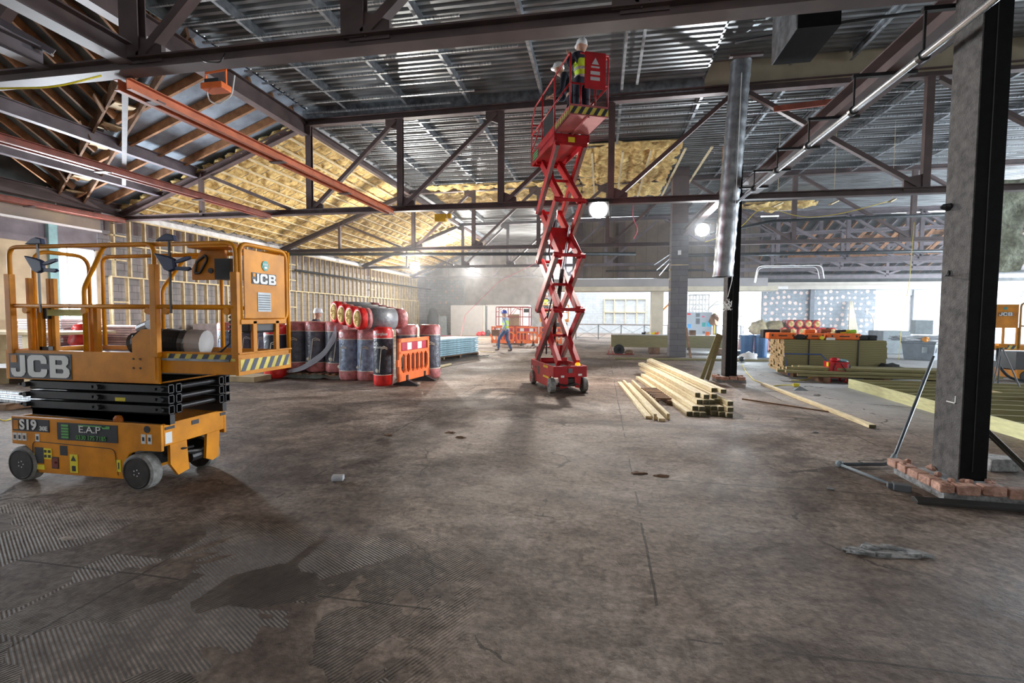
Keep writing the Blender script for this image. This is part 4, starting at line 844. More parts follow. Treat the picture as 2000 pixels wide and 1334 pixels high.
# JCB panel with lettering
def jcb_logo(parent, O, X, Z, W, hs=.77):
    O = Vector(O); X = Vector(X); Z = Vector(Z); N = X.cross(Z); Z = Z*hs
    k = W/.46
    def q(x0, x1, z0, z1, off): return [O+X*x0*k+Z*z0*k+N*off, O+X*x1*k+Z*z0*k+N*off, O+X*x1*k+Z*z1*k+N*off, O+X*x0*k+Z*z1*k+N*off]
    b = MB(); b.prism(q(0, .46, 0, .20, .001), N*.002); b.done('logo_plate', stick_b, parent)
    b = MB(); b.prism(q(.015, .06, .125, .185, .004), N*.001); b.done('logo_square', jyel, parent)
    b = MB(); R = lambda x0, x1, z0, z1: b.prism(q(x0, x1, z0, z1, .005), N*.002)
    P = lambda pts: b.prism([O+X*x*k+Z*z*k+N*.005 for x, z in pts], N*.002)
    # J
    P([(.085, .185), (.125, .185), (.125, .05), (.112, .025), (.09, .012), (.04, .012), (.022, .03), (.015, .055), (.015, .08), (.052, .08), (.054, .055), (.062, .05), (.078, .05), (.085, .058)])
    # C
    P([(.285, .12), (.285, .15), (.275, .175), (.255, .188), (.175, .188), (.152, .175), (.142, .15), (.142, .05), (.152, .025), (.175, .012), (.255, .012), (.275, .025), (.285, .05), (.285, .078), (.242, .078), (.240, .06), (.230, .052), (.197, .052), (.186, .062), (.186, .138), (.197, .148), (.230, .148), (.240, .14), (.242, .12)])
    # B: stem and two bowls
    P([(.305, .012), (.348, .012), (.348, .188), (.305, .188)])
    P([(.348, .152), (.390, .152), (.398, .145), (.398, .122), (.390, .115), (.348, .115), (.348, .082), (.396, .082), (.404, .074), (.404, .056), (.396, .048), (.348, .048), (.348, .012), (.420, .012), (.440, .022), (.450, .050), (.445, .080), (.425, .098), (.425, .108), (.440, .125), (.442, .160), (.432, .180), (.415, .188), (.348, .188)])
    b.parts('logo_letter', stick_w, parent)
jcb_logo(t, (-5.385, Y0-.021, .975), (1, 0, 0), (0, 0, 1), .70, .76)
# railings
def rail(nm, pts, r=.019, rad=.09, parent=t, m=jyel, n=8):
    b = MB(); b.tube(rpath(pts, rad, 5), r, n); return b.done(nm, m, parent, smooth=True)
zr = 2.175
rail('guard_rail', [(-5.36, Y0, 1.23), (-5.36, Y0, zr), (-3.80, Y0, zr), (-3.80, Y0, .97)])
rail('guard_rail', [(-4.57, Y0+.02, 1.23), (-4.57, Y0+.02, 1.80), (-4.34, Y0+.02, zr), (-3.86, Y0+.02, zr)], rad=.05)
rail('mid_rail', [(-5.36, Y0, 1.64), (-3.03, Y0+.01, 1.635)])
rail('guard_rail', [(-3.86, Y0+.03, zr), (-3.03, Y0+.03, zr), (-3.03, Y0+.03, 1.06)])
rail('guard_rail', [(-5.25, Y1, 1.23), (-5.25, Y1, zr), (-3.03, Y1-.06, zr)], )
rail('guard_rail', [(-4.49, Y1-.02, 1.2), (-4.49, Y1-.02, 1.83), (-4.2, Y1-.02, zr-.02), (-3.8, Y1-.02, zr-.02)], rad=.05)
rail('mid_rail', [(-5.36, Y1, 1.64), (-3.03, Y1-.06, 1.635)])
rail('gate_hoop', [(-5.40, 3.84, 1.2), (-5.40, 3.84, zr), (-5.40, 4.36, zr), (-5.40, 4.36, 1.2)], rad=.14)
rail('end_post', [(-3.01, Y1-.07, 1.2), (-3.01, Y1-.07, zr-.0)], rad=.05); rail('end_post', [(-3.77, Y1-.04, 1.2), (-3.77, Y1-.04, zr)])
rail('end_rail', [(-3.01, Y0+.05, 1.52), (-3.01, Y0+.05, zr), (-3.01, Y1-.1, zr), (-3.01, Y1-.1, 1.52), (-3.01, Y0+.05, 1.52)], rad=.09)
b = MB()
for x, y in ((-5.36, Y0-.012), (-3.80, Y0-.012), (-3.03, Y0+.015)): b.bb(x-.032, x+.032, y-.02, y+.03, 1.2, 1.93 if x < -5 or x > -3.2 else 2.0)
for y in (Y0+.2, Y0+.5): b.bb(-3.02, -2.99, y-.025, y+.025, 1.24, 1.52)
b.bb(-3.02, -2.99, Y0+.03, Y0+.63, 1.49, 1.53); b.bb(-5.28, -5.24, Y0+.06, Y0+.1, 1.2, 1.9); b.bb(-5.22, -5.17, Y0+.1, Y0+.14, 1.2, 1.65)
for x in (-5.15, -5.10): b.bb(x-.02, x+.02, Y0+.15, Y0+.19, 1.2, 1.9)
for x in (-4.58, -4.50): b.bb(x-.022, x+.022, Y0+.05, Y0+.09, 1.2, 1.65)
b.parts('post_socket', jyel, t, bevel=.004)
b = MB(); b.bb(-5.20, -5.13, Y0+.12, Y0+.2, 1.52, 1.63); b.bb(-5.25, -5.18, Y0+.12, Y0+.2, 1.52, 1.63); b.bb(-5.2, -5.1, Y0+.1, Y0+.2, 1.2, 1.26); b.parts('black_clip', jblk, t)
b = MB(); b.bb(-5.1, -4.55, Y0+.1, Y0+.12, 1.55, 1.61); plab(b.done('gate_bar', mat('pale_yellow_bar', (.50, .52, .12), .5), t), 'faded pale yellow bar')
for x in (-5.2, -4.55, -3.88, -3.70, -3.1):
    b = MB(); b.cyl((x, Y0-.01, 1.60), (x, Y0+.015, 1.60), .03, 12); b.done('rail_lug', jyel, t)
b = MB(); b.prism([(-4.10, Y0+.03, .99), (-3.80, Y0+.03, 1.0), (-3.80, Y0+.03, 1.44), (-3.93, Y0+.03, 1.44), (-4.03, Y0+.03, 1.36), (-4.03, Y0+.03, 1.22), (-4.10, Y0+.03, 1.2)], (0, -.055, 0)); b.done('gate_bracket', jyel, t)
b = MB()
for x in (-4.02, -3.95):
    for z in (1.10, 1.18): b.cyl((x, Y0-.03, z), (x, Y0-.02, z), .009, 8)
b.parts('bracket_bolt', jblk, t)
b = MB(); b.bb(-2.995, -2.985, Y0+.07, Y0+.61, 1.54, 2.13); b.done('end_panel', jyel, t, bevel=.004)
jcb_logo(t, (-2.984, Y0+.16, 1.84), (0, 1, 0), (0, 0, 1), .32, .72)
b = MB(); b.cyl((-2.984, Y0+.335, 2.01), (-2.980, Y0+.335, 2.01), .045, 20); b.done('round_badge', teal_m, t)
b = MB()
for a in (-.02, 0, .02): b.bb(-2.979, -2.977, Y0+.33+a-.006, Y0+.33+a+.006, 2.012, 2.03)
b.bb(-2.979, -2.977, Y0+.315, Y0+.355, 1.985, 2.003); b.parts('badge_print', stick_w, t)
b = MB(); b.bb(-2.984, -2.981, Y0+.23, Y0+.40, 1.60, 1.77); plab(b.done('data_plate', mat('grey_data_plate', (.30, .33, .35), .4, .3), t), 'grey data plate')
b = MB()
for k in range(7): b.bb(-2.981, -2.979, Y0+.24, Y0+.39, 1.615+k*.021, 1.623+k*.021)
b.parts('plate_print', greypl, t)
b = MB(); b.box((-3.06, Y0+.34, 1.46), (.1, .36, .1)); b.done('document_box', blackpl, t, bevel=.02)
# control box on the top rail
b = MB(); b.prism([(-3.62, Y0+.2, 1.88), (-3.28, Y0+.2, 1.88), (-3.28, Y0+.2, 2.18), (-3.50, Y0+.2, 2.18), (-3.56, Y0+.2, 2.08), (-3.62, Y0+.2, 1.98)], (0, .03, 0)); b.bb(-3.5, -3.1, Y0+.03, Y0+.23, 2.14, 2.18); b.done('control_bracket', jyel, t, bevel=.004)
b = MB(); b.bb(-3.34, -3.18, Y0+.15, Y0+.3, 1.88, 2.06); b.tube(rpath([(-3.58, Y0+.195, 1.94), (-3.56, Y0+.195, 2.04), (-3.47, Y0+.195, 2.10), (-3.45, Y0+.195, 2.06), (-3.53, Y0+.195, 1.94), (-3.58, Y0+.195, 1.94)], .02), .012, 6); b.cyl((-3.42, Y0+.19, 1.96), (-3.42, Y0+.2, 1.96), .025, 12); b.done('control_box', jblk, t)
pts = [Vector((-3.17, Y0+.15, 1.9)), Vector((-3.15, Y0+.15, 1.7))]
for k in range(40): a = k*1.2; f = k/40; pts.append(Vector((-3.17-.02*f+.018*math.cos(a), Y0+.15+.018*math.sin(a), 1.7-.32*f)))
pts += [Vector((-3.22, Y0+.17, 1.32)), Vector((-3.34, Y0+.2, 1.24)), Vector((-3.5, Y0+.25, 1.2))]
b = MB(); b.tube(pts, .009, 6); b.done('coiled_cable', blackpl, t)
# clamps on the top rail (separate things)
def clamp(x, lab):
    t = thing('bar_clamp', lab, 'clamp', (x, Y0-.04, 1.6)); y = Y0-.045
    b = MB(); b.bb(x-.009, x+.009, y-.005, y+.005, 1.58, 2.2); b.done('bar', jblk, t)
    b = MB(); b.prism([(x-.13, y-.015, 2.19), (x+.06, y-.015, 2.19), (x+.05, y-.015, 2.235), (x-.01, y-.015, 2.25), (x-.06, y-.015, 2.235)], (0, .04, 0)); b.done('top_jaw', navy, t, bevel=.006)
    b = MB(); b.prism([(x-.145, y-.018, 2.09), (x-.07, y-.018, 2.075), (x-.0, y-.018, 2.06), (x+.05, y-.018, 2.04), (x+.06, y-.018, 1.95), (x+.0, y-.018, 1.93), (x-.05, y-.018, 1.95)], (0, .04, 0)); b.done('clamp_head', navy, t, bevel=.01)
    b = MB(); b.prism([(x+.05, y-.01, 1.975), (x+.19, y-.01, 1.97), (x+.21, y-.01, 1.95), (x+.17, y-.01, 1.935), (x+.05, y-.01, 1.945)], (0, .025, 0)); b.prism([(x+.05, y-.01, 2.02), (x+.15, y-.01, 2.055), (x+.20, y-.01, 2.06), (x+.20, y-.01, 2.035), (x+.12, y-.01, 2.01), (x+.05, y-.01, 2.0)], (0, .025, 0)); b.parts('clamp_handle', navy, t, bevel=.004)
clamp(-4.97, 'left-hand navy bar clamp hung on the yellow lift top rail'); clamp(-3.60, 'right-hand navy bar clamp hung on the yellow lift top rail')
# flexible duct lying on the platform
t = thing('flexible_duct', 'grey flexible ribbed hose coil lying on the yellow lift platform', 'hose', (-4.0, 4.0, 1.2))
b = MB(); P = rpath([(-4.36, 3.95, 1.28), (-4.2, 3.95, 1.32), (-3.95, 3.95, 1.32), (-3.80, 4.0, 1.30)], .2, 12); pts = []; rr = []
for i in range(len(P)-1):
    for k in range(3): pts.append(P[i].lerp(P[i+1], k/3)); rr.append(.105+.012*(len(pts) % 2))
b.tube(pts, rr, 16); b.done('hose', mat('dark_grey_flexible_hose', (.09, .095, .10), .35, .5), t, smooth=False)
b = MB(); b.cyl((-4.32, 3.95, 1.43), (-4.18, 3.92, 1.47), .05, 12); b.done('hose_end', galv_d, t)
b = MB(); b.cyl((-3.82, 4.0, 1.31), (-3.68, 4.03, 1.30), .122, 16); plab(b.done('pale_section', mat('pale_grey_hose', (.40, .40, .40), .5), t), 'pale grey end section')

# ---- second yellow lift at the right edge
t = thing('scissor_lift', 'bright yellow scissor lift platform half hidden by the right edge of the picture', 'scissor lift', (10.6, 14, 0))
X0 = 9.0
b = MB(); b.bb(9.25, 9.95, 14.0, 14.05, .80, .95); b.done('skirt', jyel, t); hazard(t, (9.26, 13.995, .83), (1, 0, 0), (0, 0, 1), .66, .09, 5, hz_b, hz_y)
b = MB(); b.bb(9.35, 9.93, 14.0, 14.02, 1.35, 1.93); b.done('end_panel', jyel, t, bevel=.01)
jcb_logo(t, (9.50, 13.998, 1.64), (1, 0, 0), (0, 0, 1), .30, .75)
b = MB(); b.cyl((9.64, 13.995, 1.83), (9.64, 14.0, 1.83), .035, 14); b.done('round_badge', teal_m, t)
b = MB()
for x in (9.36, 9.63, 9.92): b.bb(x-.02, x+.02, 13.99, 14.03, .95, 1.36)
b.parts('post', jyel, t)
b = MB(); b.tube(rpath([(9.97, 14, .85), (9.97, 14, 1.96), (10.6, 14, 1.96), (11.6, 14, 1.96), (11.6, 14, .85)], .1), .022, 8); b.tube([(9.97, 14, 1.4), (11.6, 14, 1.4)], .018, 8); b.parts('guard_rail', mat('brown_yellow_rail', (.40, .22, .06), .5), t, smooth=True)
b = MB(); b.bb(9.97, 11.7, 14.0, 14.8, .80, .93); b.done('deck', jyel, t); b = MB(); b.bb(10.0, 11.6, 14.1, 14.7, .3, .75); b.done('scissor_arm', jblk, t); b = MB(); b.bb(10.0, 11.7, 14.05, 14.75, .1, .32); b.done('chassis', jyel, t); wheel(t, (10.2, 14.1, .16), .16, .1); wheel(t, (11.4, 14.1, .16), .16, .1)
b = MB(); b.tube(rpath([(9.5, 13.95, .9), (9.45, 13.9, .5), (9.6, 13.7, .12), (10.0, 13.6, .1)], .2), .03, 8); b.done('hose', darkpipe, t, smooth=True)
b = MB(); b.cyl((10.15, 13.6, 2.0), (10.22, 13.6, 2.0), .3, 20); 
t2 = tag(pipe('cable_coil', [(10.35+.2*math.cos(a), 13.9, 1.85+.26*math.sin(a)) for a in [2*PI*k/24 for k in range(25)]], .012, pinkcab, 'pink cable coil hanging on the second yellow lift rail'), 'pink cable coil hanging on the second yellow lift rail', 'cable')
t.location.x += .10

# ---- red lift, raised. local frame: +y is its rear (away from viewer)
HX = Vector((.92, .39, 0)).normalized(); HR = math.atan2(HX.y, HX.x)
RL = thing('scissor_lift', 'raised red scissor lift with two workers up by the deck', 'scissor lift', (-.95, 10.75, 0), HR)
def R(b, nm, m, parent=None, **k): return b.done(nm, m, parent or RL, world=False, **k)
# base: x -.38...38, y -.87...87 (front = -y, toward viewer)
W = .36; LN = .86
b = MB()
sp = [(-LN, .56), (LN, .56), (LN, .33), (LN-.12, .33), (LN-.32, .2), (LN-.34, .09), (-LN+.32, .09), (-LN+.30, .24), (-LN+.18, .34), (-LN, .34)]
b.prism([(-W, y, z) for y, z in sp], (.03, 0, 0)); b.prism([(W-.03, y, z) for y, z in sp], (.03, 0, 0)); b.bb(-W, W, -LN-.02, -LN+.02, .33, .56); b.bb(-W, W, LN-.02, LN+.02, .33, .56); b.bb(-W+.03, W-.03, -LN+.35, LN-.35, .09, .12)
R(b, 'chassis', jred, bevel=.006)
b = MB(); b.bb(-W+.04, W-.04, -LN+.03, LN-.03, .42, .45); b.bb(-.14, .14, -LN+.02, -LN+.25, .14, .3); b.tube([(-.25, -LN+.02, .2), (-.1, -LN-.02, .16), (.1, -LN-.01, .2), (.25, -LN+.03, .15)], .02, 6); R(b, 'axle_gear', jblk)
b = MB(); b.prism([(-.24, -LN, .33), (-.04, -LN, .33), (-.04, -LN, .12), (-.2, -LN, .10)], (0, .03, 0)); b.prism([(.24, -LN, .33), (.1, -LN, .33), (.12, -LN, .12), (.22, -LN, .10)], (0, .03, 0)); b.parts('axle_bracket', jred, RL, world=False)
for sx in (-1, 1):
    for yy in (-LN+.14, LN-.16):
        b = MB(); b.lathe([(.09, -.055), (.14, -.055), (.155, -.04), (.155, .04), (.14, .055), (.09, .055)], (sx*(W-.01), yy, .155), 'X', 24); w = R(b, 'wheel', tyre)
        b = MB(); b.lathe([(.11, -.05), (.10, -.058), (.05, -.05), (.03, -.062), (.001, -.062)], (sx*(W-.01), yy, .155), 'X', 16) if sx < 0 else b.lathe([(.11, .05), (.10, .058), (.05, .05), (.03, .062), (.001, .062)], (sx*(W-.01), yy, .155), 'X', 16); R(b, 'hub', jred if yy > 0 else greypl, w)
b = MB(); b.bb(-.045, .045, -LN-.03, -LN-.02, .42, .51); R(b, 'socket_plate', greypl)
b = MB(); b.bb(-.2, -.13, -LN-.025, -LN-.02, .33, .37); b.bb(.17, .25, -LN-.025, -LN-.02, .36, .40); b.bb(-W-.005, -W, .72, .78, .36, .42); b.parts('information_sticker', stick_w, RL, world=False)
b = MB(); b.lathe([(.055, 0), (.055, .03), (.035, .055), (.001, .06)], (.20, -LN+.1, .56), 'Z', 14); R(b, 'beacon', mat('lit_amber_beacon', (1, .42, .02), .3, emit=1.2))
b = MB()
for k in range(4): b.bb(-W-.004, -W, -.48+k*.085, -.43+k*.085, .48, .53)
for k in range(6): b.bb(-W-.004, -W, -.55+k*.07, -.50+k*.07, .27, .31)
b.parts('yellow_print', stick_y, RL, world=False)
b = MB(); b.bb(-W-.003, -W, .15, .28, .28, .46); b.bb(-W-.003, -W, .42, .5, .38, .45); b.parts('recess', jblk, RL, world=False)
b = MB(); b.tube(rpath([(-.3, LN-.3, .56), (-.3, LN-.3, .86), (.1, LN-.3, .86), (.1, LN-.3, .56)], .03), .02, 6); b.bb(-.31, .3, .2, .24, .56, .64); R(b, 'service_rail', jred)
# scissor arms: four stages between z .62 and 5.15
zb, ztp, ns = .60, 5.03, 4; dz = (ztp-zb)/ns; ya, yb = -.74, .62
for k in range(ns):
    z0 = zb+k*dz; z1 = z0+dz
    for sx in (-1, 1):
        b = MB(); b.bar((sx*.20, ya, z0), (sx*.20, yb, z1), .085, .17, up=(0, 0, 1)); R(b, 'scissor_arm', jred, bevel=.006)
        b = MB(); b.bar((sx*.285, yb, z0), (sx*.285, ya, z1), .085, .17, up=(0, 0, 1)); R(b, 'scissor_arm', jred, bevel=.006)
    b = MB()
    for yy in (ya, yb): b.cyl((-.34, yy, z1), (.34, yy, z1), .035, 10)
    b.cyl((-.31, (ya+yb)/2, (z0+z1)/2), (.31, (ya+yb)/2, (z0+z1)/2), .03, 10); b.parts('hinge_bar', jred, RL, world=False)
greyp = mat('grey_arm_face', (.23, .20, .19), .5, 0, .15, 8)
for k in range(ns):
    z0 = zb+k*dz; z1 = z0+dz
    for sx in (-1, 1):
        b = MB(); d = Vector((0, ya-yb, z1-z0)).normalized(); n = Vector((0, -d.z, d.y)); n = n if n.y < 0 else -n
        o = n*.088; b.bar(Vector((sx*.285, yb, z0))+o, Vector((sx*.285, ya, z1))+o, .065, .006, up=(0, 0, 1)); plab(R(b, 'arm_cover', greyp), 'grey scuffed strip on a red arm')
b = MB(); b.tube([(0, .3, .7), (-.02, .1, 1.6), (.02, .3, 2.0)], .045, 10); b.cyl((.04, .25, 1.55), (.1, .0, 2.6), .05, 12); b.tube([(-.1, .5, .7), (-.12, .4, 1.5), (-.05, .1, 2.2), (-.12, .3, 3.0), (-.05, 0, 3.8), (-.1, .2, 4.9)], .018, 6); R(b, 'hydraulic_hose', jblk)
b = MB(); b.cyl((.1, .0, 2.6), (.16, -.28, 3.5), .028, 12); R(b, 'lift_ram', conduit)
b = MB(); b.prism([(-.03, -.3, .95), (-.03, .25, .9), (-.03, .1, .6), (-.03, -.1, .6)], (.06, 0, 0)); b.prism([(-.2, -.25, 3.25), (-.2, .05, 3.5), (-.2, -.1, 3.0)], (.4, 0, 0)); b.parts('ram_bracket', jred, RL, world=False)
# platform
zp = 5.08; PW = .37
b = MB(); b.bb(-PW, PW, -.80, 1.0, zp+.08, zp+.12); b.bb(-PW, -PW+.03, -.8, 1.0, zp-.02, zp+.28); b.bb(PW-.03, PW, -.8, 1.0, zp-.02, zp+.28); b.bb(-PW, PW, .97, 1.0, zp-.02, zp+.28); b.bb(-.33, .33, -.80, -.74, zp-.05, zp+.08); R(b, 'platform_deck', jred, bevel=.004)
b = MB(); b.bb(-PW+.01, PW-.01, -1.70, -.80, zp+.13, zp+.16); b.bb(-PW+.01, -PW+.03, -1.7, -.8, zp+.13, zp+.30); b.bb(PW-.03, PW-.01, -1.7, -.8, zp+.13, zp+.30); b.bb(-PW, PW, -1.72, -1.69, zp+.12, zp+.31); b.bb(-.02, .02, -1.69, -.8, zp+.10, zp+.13); plab(R(b, 'extension_deck', mat('pale_pinkish_red_paint', (.42, .10, .10), .8, 0, .1, 4), bevel=.004), 'paler red slide-out deck')
b = MB(); b.bb(-.08, .06, -.806, -.80, zp-.04, zp+.06); R(b, 'warning_sticker', stick_y)
o = hazard(RL, (0, 0, 0), (1, 0, 0), (0, 0, 1), .01, .01, 1, hz_b, hz_y); bpy.data.objects.remove(o)
for x in [x for x in COL.objects if x.parent == RL and x.name.startswith('hazard_tape')]: bpy.data.objects.remove(x)
M4 = Matrix.Translation(Vector((-.95, 10.75, 0))) @ Matrix.Rotation(HR, 4, 'Z')
hazard(RL, M4 @ Vector((-PW, -1.723, zp+.14)), HX, (0, 0, 1), 2*PW, .13, 5, stick_b, hz_y)
hazard(RL, M4 @ Vector((-PW-.002, -.85, zp+.15)), -(Matrix.Rotation(HR, 3, 'Z') @ Vector((0, 1, 0))), (0, 0, 1), .8, .09, 7, stick_b, hz_y)
def rr(nm, pts, r=.018, rad=.08): b = MB(); b.tube(rpath(pts, rad, 4), r, 8); return R(b, nm, jred, smooth=True)
zt = zp+1.22; zm = zp+.68
for sx in (-1, 1):
    x = sx*(PW-.01)
    rr('guard_rail', [(x, -1.70, zp+.2), (x, -1.70, zt), (x, -.78, zt), (x, -.78, zp+.2)]); rr('guard_rail', [(x, -.76, zp+.2), (x, -.76, zt+.0), (x, .7, zt), (x, .98, zt-.3), (x, .98, zp+.2)])
    rr('mid_rail', [(x, -1.70, zm), (x, .98, zm)]); rr('post', [(x, .1, zp+.2), (x, .1, zt)]); rr('brace', [(x, .1, zm), (x, .95, zm-.35)])
rr('end_rail', [(-PW, .98, zt-.3), (PW, .98, zt-.3)]); rr('end_rail', [(-PW, .98, zm), (PW, .98, zm)]); rr('end_rail', [(-PW+.2, -1.70, zt), (PW, -1.70, zt)]); rr('end_rail', [(-PW, -1.7, zm), (PW, -1.7, zm)])
for x in (-.16, .12): rr('post', [(x, -1.70, zp+.3), (x, -1.7, zm)])
b = MB(); b.bb(-.10, .31, -1.73, -1.71, zp+.60, zp+1.25); R(b, 'end_panel', jred, bevel=.02)
b = MB(); b.bb(.01, .19, -1.735, -1.73, zp+.85, zp+.91); b.bb(.01, .19, -1.735, -1.73, zp+.75, zp+.81); b.add([(.03, -1.735, zp+1.03), (.17, -1.735, zp+1.03), (.10, -1.735, zp+1.15)], [(0, 1, 2)]); b.bb(.02, .18, -1.735, -1.73, zp+.97, zp+1.0); b.parts('white_print', mat('dim_white_print', (.45, .42, .42), .5, 0, 0), RL, world=False)
b = MB(); b.bb(-PW-.004, -PW, .35, .85, zp+.02, zp+.22); R(b, 'advert_board', mat('green_black_board', (.03, .05, .03), .5, 0, .3, 20)); b = MB()
for k in range(3): b.bb(-PW-.007, -PW-.004, .4, .8, zp+.05+k*.055, zp+.075+k*.055)
b.parts('board_print', stick_g, RL, world=False)
b = MB(); b.bb(-PW+.02, -PW+.025, -.72, .05, zp+.28, zm); R(b, 'black_screen', blackpl)
# ================================================================ PEOPLE
def skinmesh(name, nodes, edges, root, m, parent, M, sub=2):
    ids = list(nodes); me = bpy.data.meshes.new(name)
    me.from_pydata([tuple(M @ Vector(nodes[i][0])) for i in ids], [(ids.index(a), ids.index(b)) for a, b in edges], [])
    o = bpy.data.objects.new(name, me); COL.objects.link(o); me.materials.append(m); o.parent = parent; INV[o.name] = INV[parent.name]
    md = o.modifiers.new('skin', 'SKIN'); md.use_smooth_shade = True
    for i, k in enumerate(ids):
        r = nodes[k][1]; me.skin_vertices[0].data[i].radius = (r, r) if not isinstance(r, tuple) else r
        me.skin_vertices[0].data[i].use_root = (k == root)
    s = o.modifiers.new('sub', 'SUBSURF'); s.levels = sub; s.render_levels = sub
    return o
def person(label, loc, rz, arms, legs, vest=hivis, top=navycl, trousers=navycl, hat=helmet_w, lean=0., scale=1., kneel=0.):
    """local frame: faces +y. arms/legs: joint positions for left(-x) and right(+x)"""
    t = thing('person', label, 'person', loc, rz); M = Matrix.Scale(scale, 4)
    hz = .93-kneel; P = Vector((0, 0, hz)); L_ = math.sin(lean); C_ = math.cos(lean)
    def up(d, x=0, y=0): return (x, d*L_+y, hz+d*C_)
    N = {'pel': (tuple(P), .11), 'bel': (up(.16), .105), 'che': (up(.36), (.125, .105)), 'nb': (up(.50), .075), 'nk': (up(.555, 0, .01), .062), 'jaw': (up(.62, 0, .035), .088), 'hd': (up(.70, 0, .03), (.102, .112)), 'top': (up(.77, 0, .02), .085)}
    E_ = [('pel', 'bel'), ('bel', 'che'), ('che', 'nb'), ('nb', 'nk'), ('nk', 'jaw'), ('jaw', 'hd'), ('hd', 'top')]
    N['nose'] = (up(.675, 0, .135), .016); E_.append(('hd', 'nose'))
    for s, k in ((-1, 'l'), (1, 'r')):
        N['ear'+k] = (up(.68, s*.098, .02), .018); E_.append(('hd', 'ear'+k))
        sh, el, wr = (up(.47, s*.17), arms[k][0], arms[k][1])
        N['sh'+k] = (sh, .052); N['el'+k] = (el, .037); N['wr'+k] = (wr, .026); E_ += [('che', 'sh'+k), ('sh'+k, 'el'+k), ('el'+k, 'wr'+k)]
        d = (Vector(wr)-Vector(el)).normalized(); sd = d.cross(Vector((0, 1, .1))).normalized(); h = Vector(wr)+d*.075; N['pa'+k] = (tuple(h), (.034, .02)); E_.append(('wr'+k, 'pa'+k))
        for f, (off, ln) in enumerate(((-.028, .062), (-.009, .075), (.010, .070), (.028, .055))):
            a = h+d*.03+sd*off; bq = a+d*ln*.55+Vector((0, .008, 0)); c = bq+d*ln*.4+Vector((0, .018, 0))
            N['f%d%s' % (f, k)] = (tuple(a), .009); N['g%d%s' % (f, k)] = (tuple(bq), .008); N['h%d%s' % (f, k)] = (tuple(c), .007)
            E_ += [('pa'+k, 'f%d%s' % (f, k)), ('f%d%s' % (f, k), 'g%d%s' % (f, k)), ('g%d%s' % (f, k), 'h%d%s' % (f, k))]
        th = Vector(wr)+d*.04+sd*-.045+Vector((0, .015, 0)); N['t'+k] = (tuple(th), .010); N['u'+k] = (tuple(th+d*.035), .009); E_ += [('wr'+k, 't'+k), ('t'+k, 'u'+k)]
        hp = (s*.09, 0, hz-.04); kn, an = legs[k]; N['hp'+k] = (hp, .085); N['kn'+k] = (kn, .055); N['an'+k] = (an, .036); E_ += [('pel', 'hp'+k), ('hp'+k, 'kn'+k), ('kn'+k, 'an'+k)]
    skinmesh('body', N, E_, 'pel', skin, t, M)
    g = lambda k: N[k][0]
    J = {'a': (g('pel'), .125), 'b': (g('bel'), (.14, .12)), 'c': (g('che'), (.165, .13)), 'd': (up(.51), .075)}; EJ = [('a', 'b'), ('b', 'c'), ('c', 'd')]
    for k in 'lr': J['s'+k] = (g('sh'+k), .072); J['e'+k] = (g('el'+k), .052); w = Vector(g('el'+k)).lerp(Vector(g('wr'+k)), .92); J['w'+k] = (tuple(w), .040); EJ += [('c', 's'+k), ('s'+k, 'e'+k), ('e'+k, 'w'+k)]
    skinmesh('jacket', J, EJ, 'a', top, t, M)
    if vest:
        V = {'a': (up(.0), .145), 'b': (up(.17), (.158, .135)), 'c': (up(.37), (.18, .145)), 'd': (up(.49), .10), 'l': (up(.45, -.13), .085), 'r': (up(.45, .13), .085)}
        v = skinmesh('hi_vis_vest', V, [('a', 'b'), ('b', 'c'), ('c', 'd'), ('c', 'l'), ('c', 'r')], 'a', vest, t, M)
        b = MB()
        for d in (.05, .2):
            c = Vector(up(d)); b.lathe([(.176 if d > .1 else .165, -.025), (.178 if d > .1 else .167, 0), (.176 if d > .1 else .165, .025)], c, 'Z', 20, sx=.98, sy=.84)
        b.v = [M @ v_ for v_ in b.v]; b.done('reflective_band', hivis_s, v, world=False)
    T = {'p': (g('pel'), .14), 'q': (up(.14), .135)}; ET = [('p', 'q')]
    for k in 'lr': T['h'+k] = (g('hp'+k), .105); T['k'+k] = (g('kn'+k), .073); T['n'+k] = (g('an'+k), .058); ET += [('p', 'h'+k), ('h'+k, 'k'+k), ('k'+k, 'n'+k)]
    skinmesh('trousers', T, ET, 'p', trousers, t, M)
    for k in 'lr':
        a = Vector(g('an'+k)); kn = Vector(g('kn'+k)); bn = skinmesh('boot', {'a': (tuple(a+Vector((0, 0, .04))), .055), 'b': (tuple(a+Vector((0, -.01, -.035))), .05), 'c': (tuple(a+Vector((0, .09, -.045))), .046), 'd': (tuple(a+Vector((0, .17, -.052))), .038)}, [('a', 'b'), ('b', 'c'), ('c', 'd')], 'a', bootm, t, M)
    c = Vector(up(.725, 0, .03)); b = MB(); b.lathe([(.118, -.02), (.116, .03), (.10, .08), (.065, .115), (.001, .125)], c, 'Z', 20, sx=.93, sy=1.1)
    b.lathe([(.135, -.022), (.137, -.015), (.115, -.008)], c+Vector((0, .022, 0)), 'Z', 20, sx=.92, sy=1.12); b.bar(c+Vector((0, -.1, .09)), c+Vector((0, .1, .09)), .02, .05)
    b.v = [M @ v_ for v_ in b.v]; b.done('hard_hat', hat, t, world=False, smooth=True)
    b = MB()
    for s in (-1, 1): b.ball(Vector(up(.695, s*.034, .118)), .012, 6)
    b.v = [M @ v_ for v_ in b.v]; b.parts('eye', blackpl, t, world=False)
    return t
M4L = lambda p: M4 @ Vector(p)
zf = zp+.16
p0 = M4L((.10, -1.05, zf))
